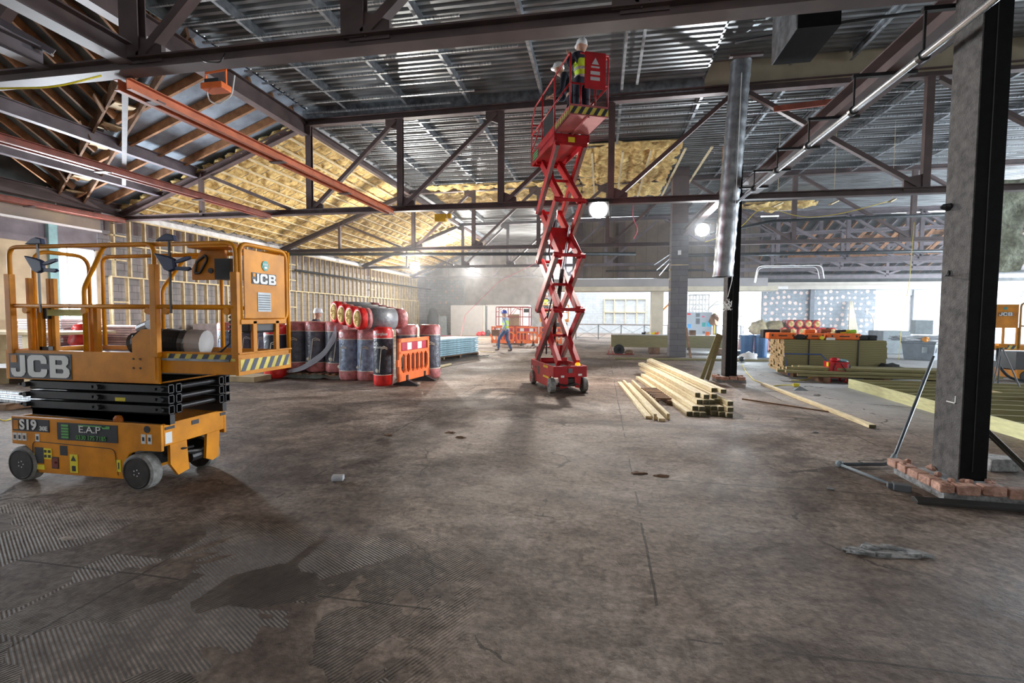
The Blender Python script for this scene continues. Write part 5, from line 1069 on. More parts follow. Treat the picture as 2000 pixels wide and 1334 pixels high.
person('person in white hard hat and hi-vis vest, back turned, standing on the raised red platform', p0, HR+.15,
       {'l': ((-.24, .10, 1.22), (-.20, .22, 1.50)), 'r': ((.24, .12, 1.25), (.16, .28, 1.5))}, {'l': ((-.1, .02, .5), (-.11, -.02, .09)), 'r': ((.1, .02, .5), (.11, 0, .09))}, scale=.96)
p0 = M4L((.12, -.45, zp+.12))
person('person in white hard hat and dark top, bending on the raised red platform', p0, HR+1.2,
       {'l': ((-.26, .22, 1.0), (-.15, .42, .95)), 'r': ((.26, .20, 1.0), (.12, .42, 1.0))}, {'l': ((-.1, .06, .5), (-.11, -.05, .09)), 'r': ((.1, .06, .5), (.11, 0, .09))}, vest=None, lean=.4, scale=.93)
person('person in white hard hat, head showing above the wrapped rolls at left', (-7.98, 12.6, 0), -1.35,
       {'l': ((-.25, .10, 1.15), (-.16, .32, 1.1)), 'r': ((.25, .10, 1.15), (.16, .32, 1.1))}, {'l': ((-.1, .02, .5), (-.11, 0, .09)), 'r': ((.1, .02, .5), (.11, 0, .09))}, lean=.1, scale=.99)
person('person in blue hard hat, hi-vis vest and jeans walking with a brown bag', (-4.1, 20.9, 0), 1.3,
       {'l': ((-.24, -.12, 1.18), (-.26, .02, .95)), 'r': ((.24, .10, 1.15), (.22, .30, .98))}, {'l': ((-.09, .28, .56), (-.10, .30, .12)), 'r': ((.09, -.03, .50), (.10, -.22, .10))}, trousers=jeans, top=mat('pale_blue_sleeves', (.35, .45, .6), .8), hat=helmet_b, lean=.06, scale=1.02)
b = MB(); b.box((-4.55, 20.9, .82), (.32, .14, .26)); b.tube(rpath([(-4.65, 20.9, .94), (-4.6, 20.9, 1.06), (-4.5, 20.9, 1.06), (-4.45, 20.9, .94)], .04), .01, 6); tag(b.done('tool_bag', mat('brown_leather', (.20, .09, .05), .7), bevel=.03), 'brown bag carried by the walking person', 'bag')

# ================================================================ FLOOR OBJECTS
# ---- standing insulation rolls
def make_roll(style):
    h = 1.22; r = .262
    if style == 'wrapped': ms = [pinkpk, cream_l, greypk]; 
    elif style == 'blue': ms = [pinkpk, cream_l, bluew]
    else: ms = [redpl, cream_l, navypk]
    b = MB(); prof = []; mm = []
    hs = [(0, 0), (.02, 0), (.17, 0), (.205, 0), (.212, 1), (.22, 1)]
    prof = [(r*.86, 0), (r*.97, .03), (r, .12), (r, .225), (r, .24), (r*.985, .5), (r*.975, .75), (r*.985, h-.24), (r*.985, h-.225), (r*1.0, h-.08), (r*.9, h-.01), (r*.62, h), (r*.4, h-.03), (.002, h-.04)]
    mm = [0, 0, 0, 1, 2, 2, 2, 1, 0, 0, 0, 0, 0]
    b.lathe(prof, (0, 0, 0), 'Z', 26, mm=mm)
    o = b.done('insulation_roll', ms, smooth=True, loc=(0, 0, 0))
    return o
def print_loop(o, parentless=False, ang=-1.4, r=.262, m=cream_l, txt=None, rs=1., brand=None):
    """printed cream outline wrapped on the near side of a roll"""
    def on(a, z): return Vector((math.cos(a)*(r*.99+.003), math.sin(a)*(r*.99+.003), z))
    b = MB(); b.tube([on(ang-.35, .28), on(ang-.22, .55), on(ang-.10, .80), on(ang+.15, .83), on(ang+.5, .79), on(ang+.52, .76), on(ang+.2, .79), on(ang-.02, .77)], .009, 5); b.done('printed_line', m, o, world=False)
    b = MB(); c = on(ang-.6, .32); b.ball(c, (.045, .02, .045), 10); c = on(ang-.25, .32); b.done('printed_disc', m, o, world=False)
rolls = {s: make_roll(s) for s in ('wrapped', 'blue', 'bare')}
for s, o in rolls.items(): print_loop(o, ang=(-1.3, -1.9, -1.2)[['wrapped', 'blue', 'bare'].index(s)])
used = set()
def place_roll(style, x, y, z, lab, grp=None, rz=0, sc=1., sz=1.):
    src = rolls[style]
    if style not in used: used.add(style); o = src
    else: o = copy_tree(src)
    o.location = (x, y, z); o.rotation_euler = (0, 0, rz); o.scale = (sc, sc, sz); tag(o, lab, 'insulation roll', grp)
    if not grp and 'group' in o: del o['group']
    INV[o.name] = (Matrix.Translation((x, y, z)) @ Matrix.Rotation(rz, 4, 'Z')).inverted()
    return o
FR = ('left', 'middle', 'right')
for k in range(3): place_roll('wrapped', -7.62+k*.55, 11.25, .14, FR[k]+' upright roll at the front of the wrapped pallet nearest the white-hatted worker', rz=-.2+.25*k, sc=1.04, sz=1.03)
for k in range(3): place_roll('wrapped', -7.58+k*.55, 11.80, .14, 'upright wrapped roll in the back row of the pallet behind the yellow lift end panel', 'rolls in the back row of the wrapped pallet', rz=.3*k, sc=1.04, sz=1.03)
for k in range(2): place_roll('blue', -6.0+k*.47, 10.95, 0, ('left', 'right')[k]+' pale blue wrapped roll under the four lying rolls', rz=.3*k, sc=.98, sz=1.0)
for k in range(2): place_roll('wrapped', -5.9+k*.5, 11.5, 0, 'wrapped roll standing behind the pale blue wrapped pair', 'rolls behind the pale blue pair', rz=.3*k)
std = place_roll('bare', -4.80, 10.22, 0, 'bare red and charcoal upright roll in front, beside the orange barrier', sc=.80, sz=1.07, rz=0)
place_roll('bare', -7.95, 10.85, 0, 'bare red and charcoal upright roll standing behind the yellow lift corner', sz=1.09)
for k in range(2): place_roll('wrapped', -4.75+.5*k, 11.45+.3*k, 0, ('nearer', 'farther')[k]+' wrapped roll half hidden by the orange barrier', sz=1.1)
for k in range(5): place_roll('wrapped' if k % 2 else 'blue', -10.35+k*.54, 12.1, .12, 'wrapped roll in the long row seen through the yellow lift railings', 'rolls seen through the yellow lift railings', rz=.4*k)
for k in range(5): place_roll('wrapped', -10.3+k*.54, 12.7, .12, 'wrapped roll in the second row seen through the yellow lift railings', 'second row of rolls behind the yellow lift', rz=.4*k)
# lettering on the bare roll
c0 = Vector((-4.80, 10.22, 0)); dv = Vector((.42, -1, 0)).normalized(); tx = Vector((1, .42, 0)).normalized(); O = c0+dv*.215
def curved_text(body, size, z, ang0, rad, m, parent, name, fat=.002):
    o = text(body, size, (0, 0, 0), (1, 0, 0), (0, 0, 1), m, None, name, fat, 1)
    for v in o.data.vertices:
        a = ang0+v.co.x/rad; y = v.co.z; v.co = INV[parent.name] @ Vector((c0.x+math.cos(a)*(rad+.004-v.co.y*.3), c0.y+math.sin(a)*(rad+.004), z+y))
    o.parent = parent; o.scale = (1/.80, 1/.80, 1/1.07); return o
curved_text('Superglass', .085, 1.13, -2.35, .21, stick_w, std, 'brand_lettering'); curved_text('Loft', .09, .92, -2.35, .21, stick_w, std, 'product_lettering'); curved_text('Insulation', .075, .84, -2.35, .21, stick_w, std, 'product_lettering')
# pallets
def pallet(x, y, sx, sy, lab, z=0, rz=0, m=oldwood):
    t = thing('pallet', lab, 'pallet', (x, y, z), rz)
    for k in (-1, 0, 1): b = MB(); b.box((0, k*(sy/2-.05), .05), (sx, .1, .09)); b.done('bearer', m, t, world=False)
    n = int(sx/.17)
    for k in range(n): b = MB(); b.box((-sx/2+.06+k*(sx-.12)/(n-1), 0, .115), (.1, sy, .025)); b.done('deck_board', m, t, world=False)
    return t
pallet(-7.05, 11.5, 1.75, 1.2, 'wooden pallet under the front wrapped upright rolls')
pallet(-9.25, 12.4, 2.9, 1.2, 'long wooden pallet under the rolls seen behind the yellow lift')
b = MB(); rnd = random.Random(3)
for k in range(6): b.tube(rpath([(-7.9+.02*k, 10.93, .10+.01*k), (-7.3, 10.9, .16+.02*k), (-6.7+.01*k, 10.93, .5+.04*k), (-6.35-.02*k, 10.97, 1.0+.02*k), (-6.4, 11, 1.32)], .4, 5), .014, 5)
tag(b.done('twisted_wrap', mat('milky_stretch_wrap', (.62, .66, .74), .25, 0, 0, alpha=.6), smooth=True), 'twisted tail of clear stretch wrap across the front pallet of rolls', 'plastic wrap')
b = MB(); d = .07; vs = []; nx, ny = 26, 8
for i in range(nx+1):
    for j in range(ny+1):
        x = -7.95+i*.075; y = 10.75+j*.07; vs.append((x, y, .015+.10*max(0, noise.noise(Vector((x*4, y*5, 2))))+.02*j))
b.add(vs, [(i*(ny+1)+j, i*(ny+1)+j+1, (i+1)*(ny+1)+j+1, (i+1)*(ny+1)+j) for i in range(nx) for j in range(ny)]); tag(b.done('plastic_sheet', mat('dusty_green_film', (.12, .14, .12), .3, 0, .3, 12), smooth=True), 'crumpled dusty film spilling from under the front pallet', 'plastic sheet')
# four lying rolls
def lying_roll(c, ax, r, L, lab, body=silverpk, grp=None, squash=1., sxx=.80, name='insulation_roll', rings=3):
    c = Vector(c); a = Vector(ax).normalized(); rz = math.atan2(a.y, a.x); t = thing(name, lab, 'insulation roll', c, rz, grp)
    b = MB(); b.lathe([(r*.72, -L/2), (r*.95, -L/2+.0), (r*1.03, -L/2+.05), (r, -L/2+.14), (r, -L/2+.15)], (0, 0, r), 'X', 24, sx=sxx, sy=squash); b.done('red_end_film', redpl, t, world=False, smooth=True)
    b = MB(); b.lathe([(r, -L/2+.15), (r*.99, -L/2+.27)], (0, 0, r), 'X', 24, sx=sxx, sy=squash); b.lathe([(r, L/2-.3), (r*.97, L/2-.06), (r*.8, L/2)], (0, 0, r), 'X', 24, sx=sxx, sy=squash); b.parts('pink_wrap_band', pinkpk, t, world=False, smooth=True)
    b = MB(); b.lathe([(r*.99, -L/2+.27), (r, 0), (r, L/2-.3)], (0, 0, r), 'X', 24, sx=sxx, sy=squash); b.done('wrapper', body, t, world=False, smooth=True)
    b = MB(); b.lathe([(.001, -L/2+.0), (r*.3, -L/2-.012), (r*.74, -L/2-.01), (r*.76, -L/2+.05)], (0, 0, r), 'X', 22, sx=sxx, sy=squash); w = b.done('glass_wool_core', insul, t, world=False, smooth=True)
    for q in range(rings):
        rr_ = r*(.2+.18*q); b = MB(); b.tube([(-L/2-.014, rr_*sxx*math.cos(2*PI*k/18), r+rr_*squash*math.sin(2*PI*k/18)) for k in range(18)], .006, 5); b.done('spiral_layer', mat('darker_glass_wool', (.55, .38, .12), .95, 0, .2, 9), w, world=False)
    return t
ax = Vector((.55, .83, 0)); rw = Vector((.83, -.55, 0))
for k in range(4):
    st = Vector((-6.20, 10.60, 1.30+(.08, .03, -.02, -.06)[k]))+rw*.37*k + ax*.6
    lying_roll(st, ax, .255 if k < 1 else .245, 1.22, ('leftmost', 'second from the left', 'third from the left', 'rightmost')[k]+' of the four rolls lying on top of the wrapped rolls')
# orange barrier (left) and the row of barriers at the rear
def barrier(loc, rz, lab, W=1.9, H=1.0, grp=None):
    t = thing('safety_barrier', lab, 'barrier', loc, rz, grp); d = .05
    b = MB(); F = lambda x0, x1, z0, z1: b.box(((x0+x1)/2, 0, (z0+z1)/2), (x1-x0, d, z1-z0))
    F(-W/2, W/2, .92*H, H); F(-W/2, W/2, .68*H, .74*H); F(-W/2, -W/2+.09, .12, H); F(W/2-.09, W/2, .12, H); F(-W/2, W/2, .12, .28*H); F(-W/2-.06, -W/2, .45, .6)
    n = 6; iw = (W-.18)/n
    for k in range(1, n): x = -W/2+.09+iw*k; F(x-.035, x+.035, .28*H, .68*H)
    for k in range(n):
        x = -W/2+.09+iw*k; s = .09
        for xa, sg in ((x, 1), (x+iw, -1)):
            b.prism([(xa, -d/2, .68*H), (xa+sg*s, -d/2, .68*H), (xa, -d/2, .68*H-s)], (0, d, 0)); b.prism([(xa, -d/2, .28*H), (xa+sg*s, -d/2, .28*H), (xa, -d/2, .28*H+s)], (0, d, 0))
    b.done('barrier_panel', orange, t, world=False)
    b = MB(); b.box((0, 0, .83*H), (W-.3, .02, .17*H)); b.done('red_reflector', mat('red_reflector', (.45, .02, .05), .3), t, world=False)
    for k in range(2 if W > 1.5 else 2):
        b = MB(); b.box((-.25+.5*k, -.012, .83*H), (.2, .006, .15*H)); b.box((-.25+.5*k, .012, .83*H), (.2, .006, .15*H)); b.parts('white_reflector', stick_w, t, world=False)
    for x in (-W/2+.35, W/2-.25):
        b = MB(); b.prism([(x-.04, -.3, 0), (x-.04, .3, 0), (x-.04, .3, .03), (x-.04, .04, .14), (x-.04, .04, .24), (x-.04, -.04, .24), (x-.04, -.04, .14), (x-.04, -.3, .03)], (.08, 0, 0)); b.done('foot', mat('black_rubber_foot', (.03, .03, .032), .8), t, world=False)
    return t
A = at(779, 757, Z=0); B_ = at(836, 741, Z=0); barrier(((A.x+B_.x)/2, (A.y+B_.y)/2, 0), math.atan2(B_.y-A.y, B_.x-A.x), 'orange plastic barrier with red and white reflectors beside the upright rolls', (B_-A).length*1.03, 1.06)
for k in range(3): barrier((-5.1+1.25*k, 25.2+.15*k, 0), .05-.1*k, ('leftmost', 'middle', 'rightmost')[k]+' of the three distant orange barriers before the small red lift', 1.22)
# blue sheets on pallet and post
pallet(-5.75, 17.6, 1.3, 2.8, 'pallet under the pale blue sheets', rz=-.25)
for k in range(8):
    b = MB(); b.box((0, 0, .03), (1.25-.03*(k % 3), 2.75+.06*(k % 2), .055)); b.box((0, 0, .0), (1.2, 2.7, .012)); o = b.done('insulation_sheet', bluesheet, loc=(0, 0, 0)); o.location = (-5.75+.02*(k % 3), 17.6, .14+.075*k); o.rotation_euler = (0, 0, -.25)
    tag(o, 'pale blue sheet in the stack behind the orange barrier, number counted by height' if False else 'pale blue sheet in the low stack behind the orange barrier', 'sheet', 'pale blue sheets on the pallet')
b = MB(); p = at(866, 702, Z=0); b.bar(p, p+Vector((.05, .02, .72)), .07, .07); tag(b.done('timber_post', wood), 'short pale timber post leaning on the pale blue sheets', 'post')
b = MB(); p = at(835, 722, Z=.03); q = at(880, 711, Z=.03); b.bar(p, q, .08, .05); tag(b.done('timber_offcut', wood), 'pale offcut lying behind the orange barrier foot', 'offcut')
b = MB(); p = at(938, 686, Z=.02); b.bar(p, p+Vector((.7, -.25, 0)), .09, .03); tag(b.done('timber_offcut', wood), 'flat pale offcut lying left of the walking person', 'offcut')
b = MB(); p = at(850, 699, Z=.01); b.bar(at(900, 696, Z=.015), at(955, 694, Z=.015), .04, .02); tag(b.done('steel_strip', darkpipe), 'thin dark strip lying right of the pale blue sheets', 'strip')
# pink board stacks behind the yellow lift
for s, (x, y, w, dd, n, m, lab, grp) in enumerate(((at(103, 650, Y=10.3).x, 10.3, .60, 1.2, 22, foilb, 'pale lilac board in the left stack behind the yellow lift railings', 'lilac boards, left stack'), (at(143, 650, Y=10.4).x, 10.4, .62, 1.2, 22, foilb, 'pale lilac board in the right-hand pale stack behind the yellow lift', 'lilac boards, right stack'), (at(208, 650, Y=10.8).x, 10.8, .75, 1.2, 19, pinkboard, 'dull pink board in the stack behind the dark hose', 'pink boards, first stack'), (at(263, 650, Y=10.9).x, 10.9, .75, 1.2, 19, pinkboard, 'dull pink board in the stack between the hose and the wrapped rolls', 'pink boards, second stack'))):
    rnd = random.Random(s); pr = None
    for k in range(n):
        if pr is None: b = MB(); b.box((0, 0, .025), (w, dd, .048)); pr = o = b.done('insulation_board', m, loc=(0, 0, 0), bevel=.004)
        else: o = pr.copy(); COL.objects.link(o)
        o.location = (x+rnd.uniform(-.04, .04), y+rnd.uniform(-.03, .03), .15+k*.058); o.rotation_euler = (0, 0, .12+rnd.uniform(-.03, .03)); tag(o, lab, 'board', grp)
pallet(at(123, 650, Y=10.35).x, 10.35, 1.5, 1.3, 'pallet under the pale lilac board stacks', rz=.12); pallet(at(235, 650, Y=10.85).x, 10.85, 1.7, 1.3, 'pallet under the dull pink board stacks', rz=.12)
# bits at the far left: metal tracks, sheet bench, red bag
for k in range(5):
    b = MB(); y = 6.3+.09*k; z = .12+.05*(k % 3)
    b.chan((-12.5, y+.5, z), (-8.9, y, z), .07, .045, .004); tag(b.done('metal_track', pm), 'perforated metal track in the bundle at the far left', 'track', 'metal tracks at the far left')
b = MB(); b.bb(-11, -10.5, 6.3, 7.3, 0, .1); tag(b.done('timber_bearer', oldwood), 'broad dark bearer under the far part of the metal tracks', 'block')
b = MB(); b.bb(-9.6, -9.4, 6.2, 7.0, 0, .1); tag(b.done('timber_bearer', oldwood), 'narrow dark bearer under the near end of the metal tracks', 'block')
b = MB(); b.bb(-12.2, -9.4, 6.75, 7.15, .02, .06); tag(b.done('blue_membrane', mat('blue_membrane', (.18, .38, .50), .4)), 'strip of blue membrane under the metal tracks', 'membrane')
t = thing('sheet_bench', 'pale sheet material laid on timber trestles at the far left edge', 'bench', (-13.2, 9.0, 0))
b = MB(); b.bb(-14.6, -11.2, 8.2, 9.8, .40, .46); b.done('sheet_top', white, t); b = MB(); b.bb(-14.6, -11.3, 8.3, 9.7, 1.10, 1.16); b.done('upper_sheet', ply, t)
for x in (-14.2, -13.2, -12.2): b = MB(); b.bb(x, x+.3, 8.4, 8.6, 0, 1.1); b.done('leg', wood, t)
b = MB(); b.ball((-12.55, 9.9, .95), (.26, .22, .32), 12, seed=4., amp=.4); b.ball((-12.5, 9.85, 1.2), (.18, .15, .12), 10, seed=2., amp=.4); tag(b.done('rucksack', redpl, smooth=True), 'red and grey rucksack left of the lilac board stacks', 'bag')
b = MB(); b.bb(-12.8, -12.3, 9.7, 10.1, 0, .68); tag(b.done('crate', greypl), 'grey crate under the red rucksack', 'crate')
b = MB(); b.ball((-8.95, 11.95, 1.42), (.42, .3, .20), 14, seed=5., amp=.5); b.ball((-9.6, 11.9, 1.3), (.22, .2, .24), 12, seed=8., amp=.5); tag(b.done('loose_insulation', mat('pale_cream_wool', (.66, .60, .45), .95, 0, .15, 8, bump=.8), smooth=True), 'heap of pale cream wool on the wrapped rolls behind the lift', 'insulation', kind='stuff')
b = MB(); p = at(480, 745, Z=0); b.bb(p.x-.5, p.x+.3, p.y-.1, p.y+.5, 0, .12); tag(b.done('cardboard', ply), 'flattened brown cardboard behind the yellow lift wheel', 'cardboard')
pipe('floor_cable', [tuple(at(-10, 815, Z=.01)), tuple(at(8, 822, Z=.01)), tuple(at(22, 818, Z=.01))], .008, yelcab, 'yellow cable on the floor behind the yellow lift left wheel', 'cable', 6)
# white cabins and things near them
white_ = white; white = mat('cabin_white', (.50, .51, .53), .6, 0, .04, 3)
t = thing('site_cabin', 'white partition cabin at the far left rear, left one', 'cabin', (-10.2, 37.2, 0)); b = MB(); b.bb(-11.6, -8.9, 36.8, 38.4, 0, 2.35); b.done('wall', white, t); b = MB(); b.bb(-9.0, -8.9, 36.78, 36.8, 0, 2.35); b.done('post', offwhite, t)
t = thing('site_cabin', 'white partition cabin at the left rear, wider right one', 'cabin', (-7.2, 37.4, 0)); b = MB(); b.bb(-8.85, -5.5, 37.0, 38.4, 0, 2.38); b.done('wall', white, t); b = MB(); b.bb(-8.8, -8.72, 36.96, 37.0, .1, 2.3); b.done('edge', greypl, t)
b = MB(); b.lathe([(.33, 0), (.45, .3), (.42, 1.5), (.26, 2.0), (.1, 2.1)], (-12.6, 35.5, 0), 'Z', 12); tag(b.done('hanging_coat', darkfab, smooth=True), 'dark coat hanging beside the white cabin', 'coat')
b = MB(); b.bb(-14.0, -13.2, 33.4, 34.0, 0, .6); tag(b.done('cardboard_box', ply), 'brown cardboard box near the white cabins', 'box')
b = MB(); b.lathe([(.16, 0), (.18, .6), (.08, .8), (.05, .9)], (-13.4, 34.3, 0), 'Z', 12); tag(b.done('white_container', white), 'white plastic container beside the cardboard box', 'container')
b = MB(); b.bb(-12.9, -12.0, 36.8, 37.3, 0, 1.5); tag(b.done('cabinet', greysheet), 'grey cabinet beside the dark coat', 'cabinet')
for k, (px, m, lab) in enumerate(((935, trans_red, 'small red tool on the floor before the white cabin, left one'), (943, trans_red, 'small red tool on the floor before the white cabin, right one'), (953, blackpl, 'black tool bag before the white cabin'), (964, greypl, 'grey tool case before the white cabin, rightmost'))):
    p = at(px, 656, Z=.0); b = MB(); b.ball((p.x, p.y, .16), (.22, .2, .18 if k < 2 else .3), 8, seed=k*2., amp=.4); tag(b.done('tool_case' if k > 1 else 'power_tool', m), lab, 'tool')
b = MB(); b.bb(-15+.3, -12.9, 15.5, 19.5, 0, 1.2); 
tag(b.done('board_pack', mat('white_board_pack', (.62, .60, .66), .6)), 'white pack of boards in front of the left stud wall', 'boards')
# small red lift at the rear
t = thing('scissor_lift', 'small red scissor lift at the rear behind the orange barriers', 'scissor lift', (-5.0, 27.6, 0))
b = MB(); b.bb(-5.9, -4.0, 27.2, 28.0, .75, 1.0); b.done('platform_deck', jred, t); b = MB(); b.bb(-5.8, -4.1, 27.2, 28.0, .1, .5); b.done('chassis', jred, t); b = MB(); b.bb(-5.75, -4.15, 27.25, 27.9, .5, .75); b.done('scissor_arm', jblk, t)
for y in (27.2, 28.0):
    b = MB(); b.tube(rpath([(-5.9, y, 1), (-5.9, y, 2.05), (-4.0, y, 2.05), (-4.0, y, 1)], .06), .028, 6); b.tube([(-5.9, y, 1.5), (-4, y, 1.5)], .022, 6)
    for x in (-5.2, -4.5): b.tube([(x, y, 1), (x, y, 2.05)], .022, 6)
    b.tube([(-5.9, y, 1.75), (-5.5, y, 2.0)], .02, 6); b.tube([(-5.2, y, 1.5), (-4.8, y, 2.0), (-4.5, y, 1.9)], .02, 6); b.parts('guard_rail', jred, t)
b = MB(); b.bb(-5.8, -5.3, 27.17, 27.2, .82, .95); b.done('white_print', stick_w, t)
b = MB(); b.bb(-4.3, -4.0, 27.15, 27.3, 1.75, 1.95); b.done('control_box', jblk, t)
b = MB(); b.bb(-5.2, -4.6, 27.4, 27.9, 1.0, 1.65); tag(b.done('cardboard_box', ply), 'brown cardboard box riding on the small rear red lift', 'box')
# far yellow lift with a small figure
t = thing('scissor_lift', 'far yellow lift platform seen through the red scissor arms', 'scissor lift', (-3.0, 33, 0))
b = MB(); b.bb(-4.1, -2.2, 33, 33.8, 1.15, 1.35); b.done('platform_deck', jyel, t); b = MB(); b.bb(-4.0, -2.3, 33, 33.8, .1, 1.1); b.done('chassis', jblk, t)
b = MB(); b.tube(rpath([(-4.1, 33, 1.2), (-4.1, 33, 2.3), (-2.2, 33, 2.3), (-2.2, 33, 1.2)], .05), .035, 6); b.tube([(-4.1, 33, 1.8), (-2.2, 33, 1.8)], .03, 6); b.parts('guard_rail', jyel, t)
person('tiny far-off person in white hard hat and hi-vis on the far yellow lift', (-3.75, 33.4, 1.35), PI,
       {'l': ((-.25, .10, 1.15), (-.16, .32, 1.1)), 'r': ((.25, .10, 1.15), (.16, .32, 1.1))}, {'l': ((-.1, .02, .5), (-.11, 0, .09)), 'r': ((.1, .02, .5), (.11, 0, .09))})
white = white_
# ---- railing at the rear and stairwell beyond
t = thing('balustrade', 'grey steel balustrade with crossed wires along the bright rear opening', 'railing', (2, 33.5, 0))
yR = 33.5
b = MB(); b.bar((-1.8, yR, 1.0), (9.5, yR, 1.0), .07, .05); b.done('handrail', oldwood, t)
for k in range(8): b = MB(); b.bar((-1.7+1.5*k, yR, 0), (-1.7+1.5*k, yR, 1.0), .07, .07); b.done('post', greysheet, t)
b = MB(); 
for k in range(7):
    x = -1.7+1.5*k; b.tube([(x, yR, .08), (x+1.5, yR, .92)], .012, 4); b.tube([(x, yR, .92), (x+1.5, yR, .08)], .012, 4); b.tube([(x, yR, .12), (x+1.5, yR, .12)], .02, 4)
b.parts('wire_bracing', greysheet, t)
t = thing('wall_framing', 'pale battens framed on the grey block wall beyond the rear opening', 'timber frame', (1.5, 45.9, 0))
for x in (.2, 1.1, 2.1, 3.1, 3.9): b = MB(); b.bb(x, x+.08, 45.85, 46, .9, 3.1); b.parts('batten', wood, t)
b = MB(); b.bb(.2, 4, 45.85, 46, 3.1, 3.2); b.bb(.2, 4, 45.85, 46, 1.9, 1.98); b.done('rail', wood, t)
b = MB(); b.bb(4.9, 6.0, 45.3, 46, 0, 3.2); struct(b.done('column', white))
# scaffold tower
t = thing('scaffold_tower', 'white aluminium scaffold tower behind the site notice boards', 'scaffold', (6.4, 32, 0))
x0, x1 = at(1345, 600, Y=32).x, at(1382, 600, Y=32).x
for y in (31.6, 32.6):
    for k in range(4): x = x0+(x1-x0)*k/3; b = MB(); b.cyl((x, y, 0), (x, y, 2.95), .035, 8); b.done('upright', white, t)
    b = MB()
    for k in range(10): b.cyl((x0, y, .3+.29*k), (x1, y, .3+.29*k), .028, 6)
    b.tube([(x0, y, 1.8), ((x0+x1)/2, y, 2.4)], .025, 6); b.tube([(x1, y, 1.8), ((x0+x1)/2, y, 2.4)], .025, 6); b.parts('rung', white, t)
b = MB(); b.bar(at(1292, 608, Y=36), at(1310, 590, Y=36), .3, .1); tag(b.done('yellow_boom', jyel), 'bit of yellow machine boom seen beside the cream column', 'machine part')
# notice boards
def board_at(px0, px1, py0, py1, Y, m, nm, lab, cat, d=.03):
    a = at(px0, py1, Y=Y); c = at(px1, py0, Y=Y); b = MB(); b.bb(a.x, c.x, Y, Y+d, max(a.z, 0), c.z); o = b.done(nm, m, loc=((a.x+c.x)/2, Y, max(a.z, 0))); return tag(o, lab, cat)
nb = board_at(1341, 1391, 610, 657, 24, mat('pale_grey_notice_board', (.33, .36, .40), .5, 0, .03), 'notice_board', 'pale site notice board with coloured notices right of the grey pillar', 'board')
def notice(px0, px1, py0, py1, m, nm='notice', dy=.004, Y=24): a = at(px0, py1, Y=Y-dy); c = at(px1, py0, Y=Y-dy); b = MB(); b.bb(a.x, c.x, Y-dy, Y-dy+.003, a.z, c.z); return b.done(nm, m, nb)
for args in ((1342, 1349, 612, 615, redpl), (1359, 1367, 612, 619, greypl), (1359, 1367, 622, 633, greypl), (1343, 1350, 633, 641, mat('blue_notice', (.10, .35, .70), .5)), (1371, 1378, 630, 638, teal_m), (1380, 1390, 627, 638, mat('cyan_notice', (.03, .45, .70), .5)), (1371, 1376, 617, 620, pinkcab), (1372, 1377, 647, 651, greypl)): notice(*args)
b = MB(); y = 24.05; a = at(1392, 657, Y=y); c = at(1396, 612, Y=y); b.bb(a.x, c.x+.05, y, y+.02, a.z, c.z); tag(b.done('sign_strip', stick_y), 'narrow yellow sign standing right of the notice board', 'sign')
for x in (4.0, 5.2): b = MB(); b.bb(x-.02, x+.02, 24.03, 24.07, 0, .8); b.done('board_leg', jblk, nb)
# green treated beams on the floor behind the pillar
def board(p, q, w, h, m, lab, cat='timber', grp=None, nm='timber_board', ends=None, up=(0, 0, 1)):
    b = MB(); b.bar(p, q, w, h, up); 
    if ends:
        c = b.m; b.m[0] = 1; b.m[1] = 1
    return tag(b.done(nm, [m, ends] if ends else m, bevel=.003), lab, cat, grp)
for k in range(4): board((.42, 21.3+.17*k, .52), (5.1, 21.5+.17*k, .52), .15, .50, wood_green, 'deep brown-green beam in the long stack behind the grey pillar', grp='deep beams behind the grey pillar')
b = MB(); b.prism([(.40, 21.2, .78), (5.1, 21.4, .78), (5.1, 22.1, .78), (.40, 21.9, .78)], (0, 0, .02)); tag(b.done('cover_sheet', white), 'white sheet lying on the long beam stack behind the pillar', 'sheet')
for x, lab in ((2.2, 'stump-like bearer block under the beam stack, left of the pillar'), (4.7, 'dark bearer block under the beam stack, right end')): b = MB(); b.box((x, 21.3, .14), (.42, .5, .27)); tag(b.done('bearer_block', oldwood, bevel=.02), lab, 'block')
board(at(1200, 700, Z=.04), at(1500, 704, Z=.04), .1, .07, wood_green, 'long low timber lying on the floor before the beam stack')
for k, (px, m) in enumerate(((1257, blackpl), (1264, offwhite), (1275, stick_y), (1282, orange))):
    p = at(px, 656, Y=21.5); b = MB(); b.box((p.x, 21.5, .85), (.16, .12, .08)); b.box((p.x+.06, 21.5, .88), (.06, .08, .1)); tag(b.done('hand_tool', m, bevel=.01), ('black', 'cream', 'yellow', 'orange')[k]+' hand tool on the white sheet of the beam stack', 'tool')
b = MB(); b.box((3.75, 21.5, .9), (.24, .25, .22)); tag(b.done('wooden_box', oldwood), 'small brown box on the beam stack right of the pillar', 'box')
b = MB(); b.box((4.35, 21.5, .84), (.16, .12, .1)); b.cyl((4.28, 21.5, .9), (4.42, 21.5, .9), .05, 10); tag(b.done('hand_tool', orange), 'orange and white hand tool on the beam stack, right of the brown box', 'tool')
t = thing('cable_reel', 'black cable reel on a red stand at the left end of the beam stack', 'cable reel', (.75, 20.6, 0)); p = at(1209, 683, Y=20.6)
b = MB(); b.cyl((p.x, 20.5, p.z), (p.x, 20.53, p.z), .22, 20); b.cyl((p.x, 20.7, p.z), (p.x, 20.73, p.z), .22, 20); b.cyl((p.x, 20.5, p.z), (p.x, 20.73, p.z), .1, 14); b.done('reel', blackpl, t)
b = MB(); b.tube([(p.x-.45, 20.5, .02), (p.x-.35, 20.5, .38), (p.x-.25, 20.5, .02)], .014, 6); b.tube([(p.x-.5, 20.5, .02), (p.x+.6, 20.5, .02)], .014, 6); b.done('stand', trans_red, t)
